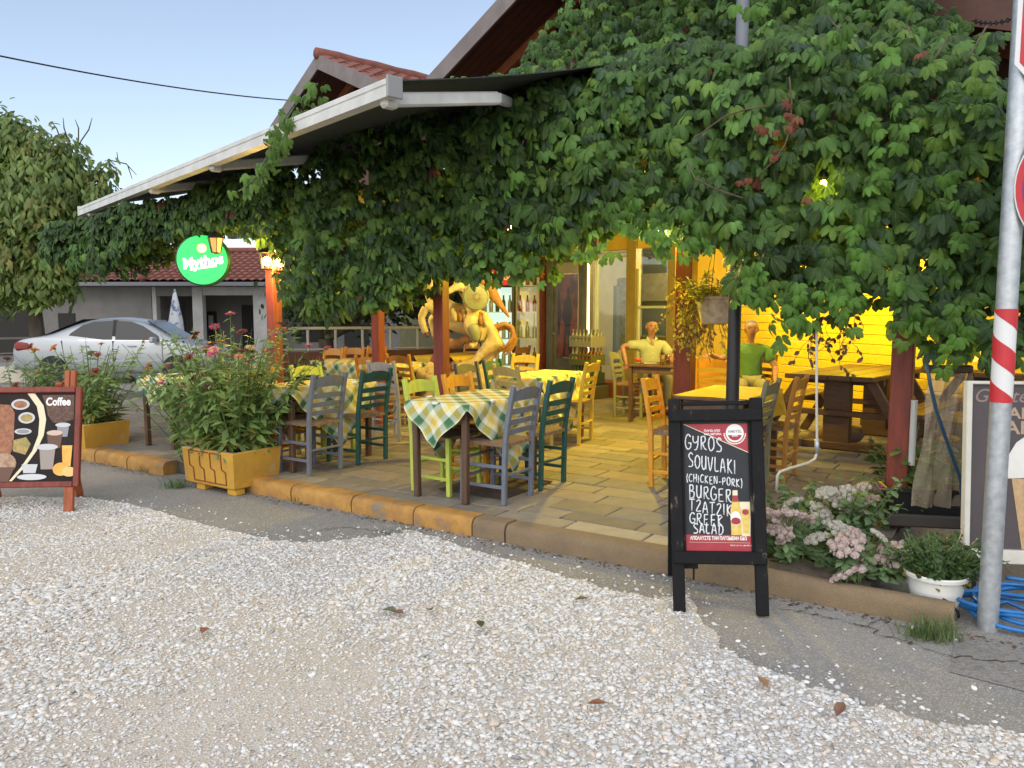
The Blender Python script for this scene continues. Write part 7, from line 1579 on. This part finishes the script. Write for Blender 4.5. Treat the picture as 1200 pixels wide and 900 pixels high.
SKIN = M_('sunburnt_skin', (.38, .20, .13), .55, (.30, .14, .09), 22); PALEGREEN_SHIRT = M_('pale_green_shirt', (.38, .40, .22), .85, (.33, .35, .19), 9, bump=.3, bscale=30); GREEN_SHIRT = M_('green_tshirt', (.10, .22, .06), .85, (.085, .19, .05), 8, bump=.3, bscale=30); KHAKI = M_('khaki_trousers', (.26, .24, .13), .85, (.22, .2, .11), 9, bump=.3); HAIR = M_('grey_hair', (.20, .18, .16), .9, (.11, .10, .09), 60, bump=.6, bscale=120); EYE = M_('dark_eye', (.02, .015, .012), .2); EYEW = M_('eye_white', (.6, .57, .5), .3); SOCK = M_('socket_shade_skin', (.15, .06, .035), .7); LIP = M_('lip', (.17, .06, .05), .6)
def hand(nodes, edges, wrist_i, wrist, fwd, side, scale=1.0, curl=.5):
    """palm, four bent fingers of unequal length and a thumb from the side of the palm"""
    f, s = Vector(fwd).normalized(), Vector(side).normalized(); dn = f.cross(s).normalized(); dn = dn if dn.z < 0 else -dn
    w_ = Vector(wrist); add = lambda p, r, r2=None: (nodes.append((p.x, p.y, p.z, r, r2 or r)), len(nodes) - 1)[1]
    pm = add(w_ + f * .045 * scale, .032 * scale, .016 * scale); edges.append((wrist_i, pm))
    pe = add(w_ + f * .085 * scale, .034 * scale, .014 * scale); edges.append((pm, pe))
    return [(w_ + f * .092 * scale + s * x * scale, l * scale) for x, l in ((-.030, .062), (-.010, .074), (.010, .070), (.030, .054))], (w_ + f * .03 * scale - s * .034 * scale), f, s, dn, curl
def fingers(parent, h, mat):
    roots, tb_, f, s, dn, curl = h
    for p, l in roots:
        d1 = (f + dn * curl * .6).normalized(); d2 = (f + dn * curl * 1.7).normalized(); d3 = (f * .5 + dn * curl * 2).normalized(); q = [p - f * .02, p, p + d1 * l * .45, p + d1 * l * .45 + d2 * l * .32, p + d1 * l * .45 + d2 * l * .32 + d3 * l * .23]
        grow('finger', [(*v, r) for v, r in zip(q, (.009, .009, .0085, .008, .0065))], [(i, i + 1) for i in range(4)], mat, parent, 0, 1)
    q = [tb_ + s * .012, tb_ - s * .016 + f * .012, tb_ - s * .03 + f * .038 + dn * .008, tb_ - s * .026 + f * .062 + dn * .016]
    grow('thumb', [(*v, r) for v, r in zip(q, (.011, .0105, .0095, .007))], [(i, i + 1) for i in range(3)], mat, parent, 0, 1)
def person(label, loc, rz, shirt, pants, hands, hair=True, lean=0):
    """seated figure facing local -Y, seat at .46; hands = ((elbow),(wrist)) for its right (-x) and left (+x)"""
    t = thing('person', label, 'person', loc, rz)
    N = [(0, 0, .55, .15, .11), (0, .01, .68, .145, .105), (0, .015, .83, .165, .11), (0, .015, .95, .165, .095), (0, .012, 1.02, .060, .052), (0, .0, 1.075, .038, .04), (0, -.03, 1.145, .062, .085), (0, -.025, 1.215, .088, .104), (0, -.012, 1.285, .076, .092)]
    E = [(i, i + 1) for i in range(8)]; hs2 = []; SN = list(N[:4]) + [(0, .012, 1.025, .085, .07)]; SE = [(0, 1), (1, 2), (2, 3), (3, 4)]
    for sx, (el, wr, fw, sd_, cu) in zip((-1, 1), hands):
        sh_ = len(N); N += [(sx * .175, .015, .955, .058), (*el, .043), (*wr, .028)]; E += [(3, sh_), (sh_, sh_ + 1), (sh_ + 1, sh_ + 2)]; hs2.append(hand(N, E, sh_ + 2, wr, fw, sd_, 1.0, cu))
        k = len(SN); mid = Vector((sx * .175, .015, .955)).lerp(Vector(el), .72); SN += [(sx * .178, .015, .955, .072), (*mid, .066)]; SE += [(3, k), (k, k + 1)]
    for sx in (-1, 1):
        k = len(N); N += [(sx * .1, -.03, .53, .085), (sx * .13, -.42, .52, .065), (sx * .12, -.40, .28, .05), (sx * .12, -.36, .08, .036), (sx * .125, -.46, .035, .04, .03)]; E += [(0, k), (k, k + 1), (k + 1, k + 2), (k + 2, k + 3), (k + 3, k + 4)]
    b = grow('body', N, E, SKIN, t)
    for h in hs2: fingers(t, h, SKIN)
    grow('shirt', [(x, y, z, r[0] * 1.10, (r[1] if len(r) > 1 else r[0]) * 1.12) for x, y, z, *r in SN], SE, shirt, t)
    PN = [(0, 0, .56, .16, .125)]; PE = []
    for sx in (-1, 1): k = len(PN); PN += [(sx * .1, -.03, .53, .097), (sx * .13, -.425, .522, .076), (sx * .12, -.40, .28, .062), (sx * .12, -.37, .11, .052)]; PE += [(0, k), (k, k + 1), (k + 1, k + 2), (k + 2, k + 3)]
    grow('trousers', PN, PE, pants, t)
    for sx in (-1, 1): mm = MB(); mm.box((sx * .125, -.44, .035), (.09, .25, .07), .025); mm.build('shoe', BROWNPR, t, True)
    hy = -.025
    for sx in (-1, 1):
        mm = MB(); mm.ball((sx * .029, hy - .080, 1.212), (.017, .008, .010), 8); mm.build('eye_socket_shade', SOCK, t, True)  # shade of the eye hollows painted as darker skin
        mm = MB(); mm.ball((sx * .029, hy - .085, 1.211), (.010, .006, .0045), 8); ey = mm.build('eye', EYEW, t, True); mm = MB(); mm.ball((sx * .029, hy - .0895, 1.211), (.0048, .003, .0045), 8); mm.build('pupil', EYE, ey, True)
        mm = MB(); mm.ball((sx * .078, hy + .01, 1.205), (.012, .02, .032), 8); mm.build('ear', SKIN, t, True); mm = MB(); mm.tube([(sx * .014, hy - .095, 1.230), (sx * .032, hy - .094, 1.236), (sx * .05, hy - .083, 1.231)], .0055, 5); mm.build('eyebrow', HAIR, t, True)
        if shirt is PALEGREEN_SHIRT: mm = MB(); mm.add([(sx * .012, -.088, .945), (sx * .085, -.055, 1.035), (sx * .06, -.02, 1.075), (sx * .022, -.082, 1.0), (sx * .012, -.078, .945), (sx * .085, -.045, 1.035), (sx * .06, -.01, 1.075), (sx * .022, -.072, 1.0)], [(0, 1, 2, 3), (7, 6, 5, 4), (0, 4, 5, 1), (1, 5, 6, 2), (2, 6, 7, 3), (3, 7, 4, 0)]); mm.build('collar', shirt, t)
    if shirt is PALEGREEN_SHIRT:
        mm = MB(); mm.add([(-.03, -.079, 1.03), (.03, -.079, 1.03), (0, -.1105, .945), (-.03, -.07, 1.03), (.03, -.07, 1.03), (0, -.1, .945)], [(0, 2, 1), (3, 4, 5), (0, 1, 4, 3), (1, 2, 5, 4), (2, 0, 3, 5)]); mm.build('open_neck', SKIN, t)
        for z in (.91, .84, .77): mm = MB(); mm.ball((0, -.124, z), (.006, .004, .006), 6); mm.build('button', WHITEPAINT, t, True)
    mm = MB(); mm.add([(-.017, hy - .08, 1.178), (.017, hy - .08, 1.178), (0, hy - .118, 1.182), (0, hy - .088, 1.225), (0, hy - .08, 1.170)], [(0, 2, 3), (2, 1, 3), (0, 4, 2), (4, 1, 2)]); mm.build('nose', SKIN, t, True)
    mm = MB(); mm.tube([(-.024, hy - .078, 1.148), (0, hy - .085, 1.15), (.024, hy - .078, 1.148)], .0055, 6); mm.build('mouth', LIP, t, True)
    # hair: close at the sides and back, thin on top
    mm = MB(); top_ = 1.318 if hair else 1.262
    prof = [(.060, 1.150), (.074, 1.165), (.082, 1.19), (.085, 1.22), (.083, 1.245)] + ([(.074, 1.275), (.055, 1.30), (.02, 1.318)] if hair else [(.079, 1.262)])
    mm.lathe(prof, 20, 0, Matrix.Translation((0, hy + .030, 0)) @ Matrix.Diagonal((1, 1.05, 1, 1)), hair)
    mm.build('hair', HAIR, t, True)
    return t
person('older man in a pale open collared shirt sitting at the bare table', (PM.x, PM.y, DECK), R(6), PALEGREEN_SHIRT, KHAKI, (((-.43, -.02, .93), (-.40, -.12, .73), (-.0, -.25, -1), (1, .1, 0), .5), ((.30, -.10, .74), (.22, -.34, .765), (-.35, -1, -.05), (1, -.35, 0), .4)), False)
person('man in a green shirt sitting half hidden behind the black pole', (P2M.x, P2M.y, DECK), R(-12), GREEN_SHIRT, KHAKI, (((-.36, -.04, .82), (-.50, -.20, .90), (-.5, -.8, -.3), (.8, -.5, 0), .7), ((.30, -.03, .73), (.27, -.24, .60), (0, -.8, -.5), (1, 0, 0), .5)), True)
# ================================================================ horse and rider statue
STG = M_('cream_gold_plaster', (.66, .56, .32), .6, (.50, .37, .16), 9, bump=.6, bscale=16, lo=.35, hi=.66, col3=(.68, .60, .36)); STB = M_('orange_brown_plaster', (.40, .21, .07), .6, (.30, .13, .04), 10, bump=.3, bscale=30); STO = M_('grey_green_plaster', (.26, .27, .15), .55, (.2, .21, .12), 8, bump=.2); STR = M_('red_brown_plaster', (.20, .07, .045), .6, (.15, .05, .035), 6)
YS = 10.2; st = thing('horse_statue', 'gold painted statue of a rider with round shield on a rearing horse', 'statue', (W(545, 400, YS).x, YS, DECK)); s0 = Vector(st.location); KS = YS / 900
def sp_(px, py, r, dy=0, r2=None): p = W(px, py, YS + dy) - s0; return (p.x, p.y, p.z, r * KS, (r2 or r) * KS)
N = [sp_(548, 376, 14.5), sp_(530, 370, 14), sp_(515, 362, 13), sp_(507, 346, 8.5), sp_(501, 328, 7), sp_(491, 321, 5), sp_(479, 330, 4), sp_(567, 382, 15), sp_(582, 388, 15),   # barrel 0-2, neck 3-4, head 5-6, loin, rump
     sp_(580, 402, 9.5, -.12), sp_(566, 412, 5.5, -.12), sp_(556, 423, 3.8, -.12), sp_(541, 428, 3.5, -.12), sp_(533, 431, 4.2, -.12),
     sp_(585, 402, 9.5, .15), sp_(574, 417, 5.5, .15), sp_(566, 430, 3.8, .15), sp_(556, 436, 3.8, .15),
     sp_(508, 362, 6.5, -.12), sp_(500, 358, 4.8, -.12), sp_(493, 372, 3.8, -.12), sp_(497, 385, 3.5, -.12), sp_(499, 391, 4.2, -.12),
     sp_(512, 372, 6.5, .15), sp_(505, 374, 4.6, .15), sp_(510, 390, 3.8, .15), sp_(512, 400, 3.6, .15)]
E = [(0, 1), (1, 2), (2, 3), (3, 4), (4, 5), (5, 6), (0, 7), (7, 8), (8, 9), (9, 10), (10, 11), (11, 12), (12, 13), (8, 14), (14, 15), (15, 16), (16, 17), (2, 18), (18, 19), (19, 20), (20, 21), (21, 22), (2, 23), (23, 24), (24, 25), (25, 26)]
N = [(x, y, z, a * (1.28 if i < 3 or i in (7, 8) else 1.18), b * (1.28 if i < 3 or i in (7, 8) else 1.18)) for i, (x, y, z, a, b) in enumerate(N)]
grow('horse', N, E, STG, st, 0, 3, .022)
for px_, py_, dy_ in ((530, 432, -.12), (553, 437, .15), (500, 392, -.12), (513, 401, .15)): grow('hoof', [sp_(px_ + 3, py_ - 2, 4.6, dy_), sp_(px_ - 3, py_ + 1, 5.2, dy_)], [(0, 1)], STR, st, 0, 1)
for k in range(4):
    j = (k - 1.5); grow('tail_strand', [sp_(577, 386 + j, 4, .01 * j), sp_(592, 381 + 1.2 * j, 3.0, .03 * j), sp_(601, 386 + 1.4 * j, 2.8, .04 * j), sp_(603 + j, 397 + j, 2.6, .04 * j), sp_(597 + 2 * j, 407 + j, 2.2, .03 * j), sp_(588 + 3 * j, 413 + 2 * j, 1.2, .02 * j)], [(i, i + 1) for i in range(5)], STB, st)
grow('mane', [sp_(510, 345, 5, .06), sp_(507, 330, 6, .06), sp_(500, 316, 5, .06)], [(0, 1), (1, 2)], STB, st)
grow('rider', [sp_(552, 362, 10), sp_(550, 348, 10), sp_(547, 334, 12), sp_(546, 324, 5), sp_(545, 314, 8), sp_(543, 308, 7), sp_(535, 336, 5, -.15), sp_(524, 342, 4, -.2), sp_(515, 336, 4, -.2), sp_(560, 336, 5, -.1), sp_(563, 346, 4, -.2), sp_(556, 368, 9, -.2), sp_(549, 380, 8, -.25), sp_(556, 394, 6, -.25), sp_(557, 403, 4, -.25), sp_(550, 406, 4, -.3)],
     [(0, 1), (1, 2), (2, 3), (3, 4), (4, 5), (2, 6), (6, 7), (7, 8), (2, 9), (9, 10), (0, 11), (11, 12), (12, 13), (13, 14), (14, 15)], STG, st, 0, 3, .02)
grow('boot', [sp_(552, 378, 9, -.29), sp_(557, 392, 7.5, -.29), sp_(557, 402, 5, -.29)], [(0, 1), (1, 2)], STO, st)
for k in range(6):
    j = k - 2.5; grow('cloak_fold', [sp_(560, 334 + j, 4, .1), sp_(570 + j, 337 + 2.6 * j, 4.2, .12 + .02 * j), sp_(580 + j, 345 + 3.4 * j, 4, .14), sp_(588 + 1.5 * j, 357 + 3.0 * j, 2.6, .14), sp_(592 + 2 * j, 366 + 2.5 * j, 1.2, .14)], [(i, i + 1) for i in range(4)], STB, st)
for k in range(7):
    px_ = 531 + 6 * k; grow('skirt_strip', [sp_(px_, 361 + k * .8, 3.6, -.19), sp_(px_ + 2, 369 + k, 3.6, -.21), sp_(px_ + 3, 377 + k, 2.6, -.2)], [(0, 1), (1, 2)], STB if k % 2 else STG, st, 0, 1)
grow('crest_plume', [sp_(545, 305, 4), sp_(552, 306, 5), sp_(560, 312, 4)], [(0, 1), (1, 2)], STB, st)
c = W(558, 348, YS - .33) - s0; Ms = Matrix.Translation(c) @ Matrix.Rotation(R(12), 4, 'Z') @ Matrix.Rotation(math.pi / 2, 4, 'X'); mm = MB(); rs_ = 15 * KS; mm.lathe([(rs_, -.01), (rs_, .012), (rs_ * .9, .022), (rs_ * .86, .016), (rs_ * .4, .03), (.01, .035)], 28, 0, Ms); shd = mm.build('shield', STO, st, 'auto')
mm = MB()
for k in range(16):
    a = 2 * math.pi * k / 16; r0, r1 = rs_ * .18, rs_ * (.62 if k % 2 else .5); mm.add([Ms @ Vector((r0 * math.cos(a - .13), r0 * math.sin(a - .13), .036)), Ms @ Vector((r0 * math.cos(a + .13), r0 * math.sin(a + .13), .036)), Ms @ Vector((r1 * math.cos(a), r1 * math.sin(a), .030))], [(0, 1, 2)])
mm.build('sun_emblem', STR, shd)
grow('saddle_cloth', [sp_(536, 364, 11, -.03), sp_(552, 368, 12, -.03), sp_(566, 373, 11, -.03)], [(0, 1), (1, 2)], STB, st)
grow('fallen_figure', [sp_(525, 404, 7), sp_(538, 402, 6, -.1), sp_(548, 396, 4, -.15), sp_(552, 402, 4, -.2), sp_(515, 398, 6), sp_(507, 392, 6)], [(0, 1), (1, 2), (2, 3), (0, 4), (4, 5)], STB, st)
mm = MB(); zr_ = (W(545, 428, YS) - s0).z
for k, (px, w_) in enumerate(((512, .30), (535, .34), (560, .30), (528, .28))): q = W(px, 440, YS) - s0; mm.ball((q.x, (.05 if k % 2 else -.1), zr_ * .5), (w_, .30, zr_ * .52), 14)
rk = mm.build('rock_base', M_('pale_plaster_rock', (.48, .38, .22), .8, (.36, .27, .15), 7, bump=.8, bscale=9), st, True); ss_ = rk.modifiers.new('fine', 'SUBSURF'); ss_.subdivision_type = 'SIMPLE'; ss_.levels = 2; ss_.render_levels = 2; dm = rk.modifiers.new('rough', 'DISPLACE'); dm.texture = LUMPT; dm.strength = .22; dm.mid_level = .5
grow('support', [sp_(520, 402, 6, .1), sp_(512, 420, 7, .1), sp_(505, 440, 9, .1)], [(0, 1), (1, 2)], STR, st)
# ================================================================ finish: give every repeated kind its labels
for o in C.objects:
    if o.parent is None and o.type == 'EMPTY' and o.get('category') is None and o.get('kind') is None: print('untagged', o.name)
cam.location = (0, 0, CAM_H)
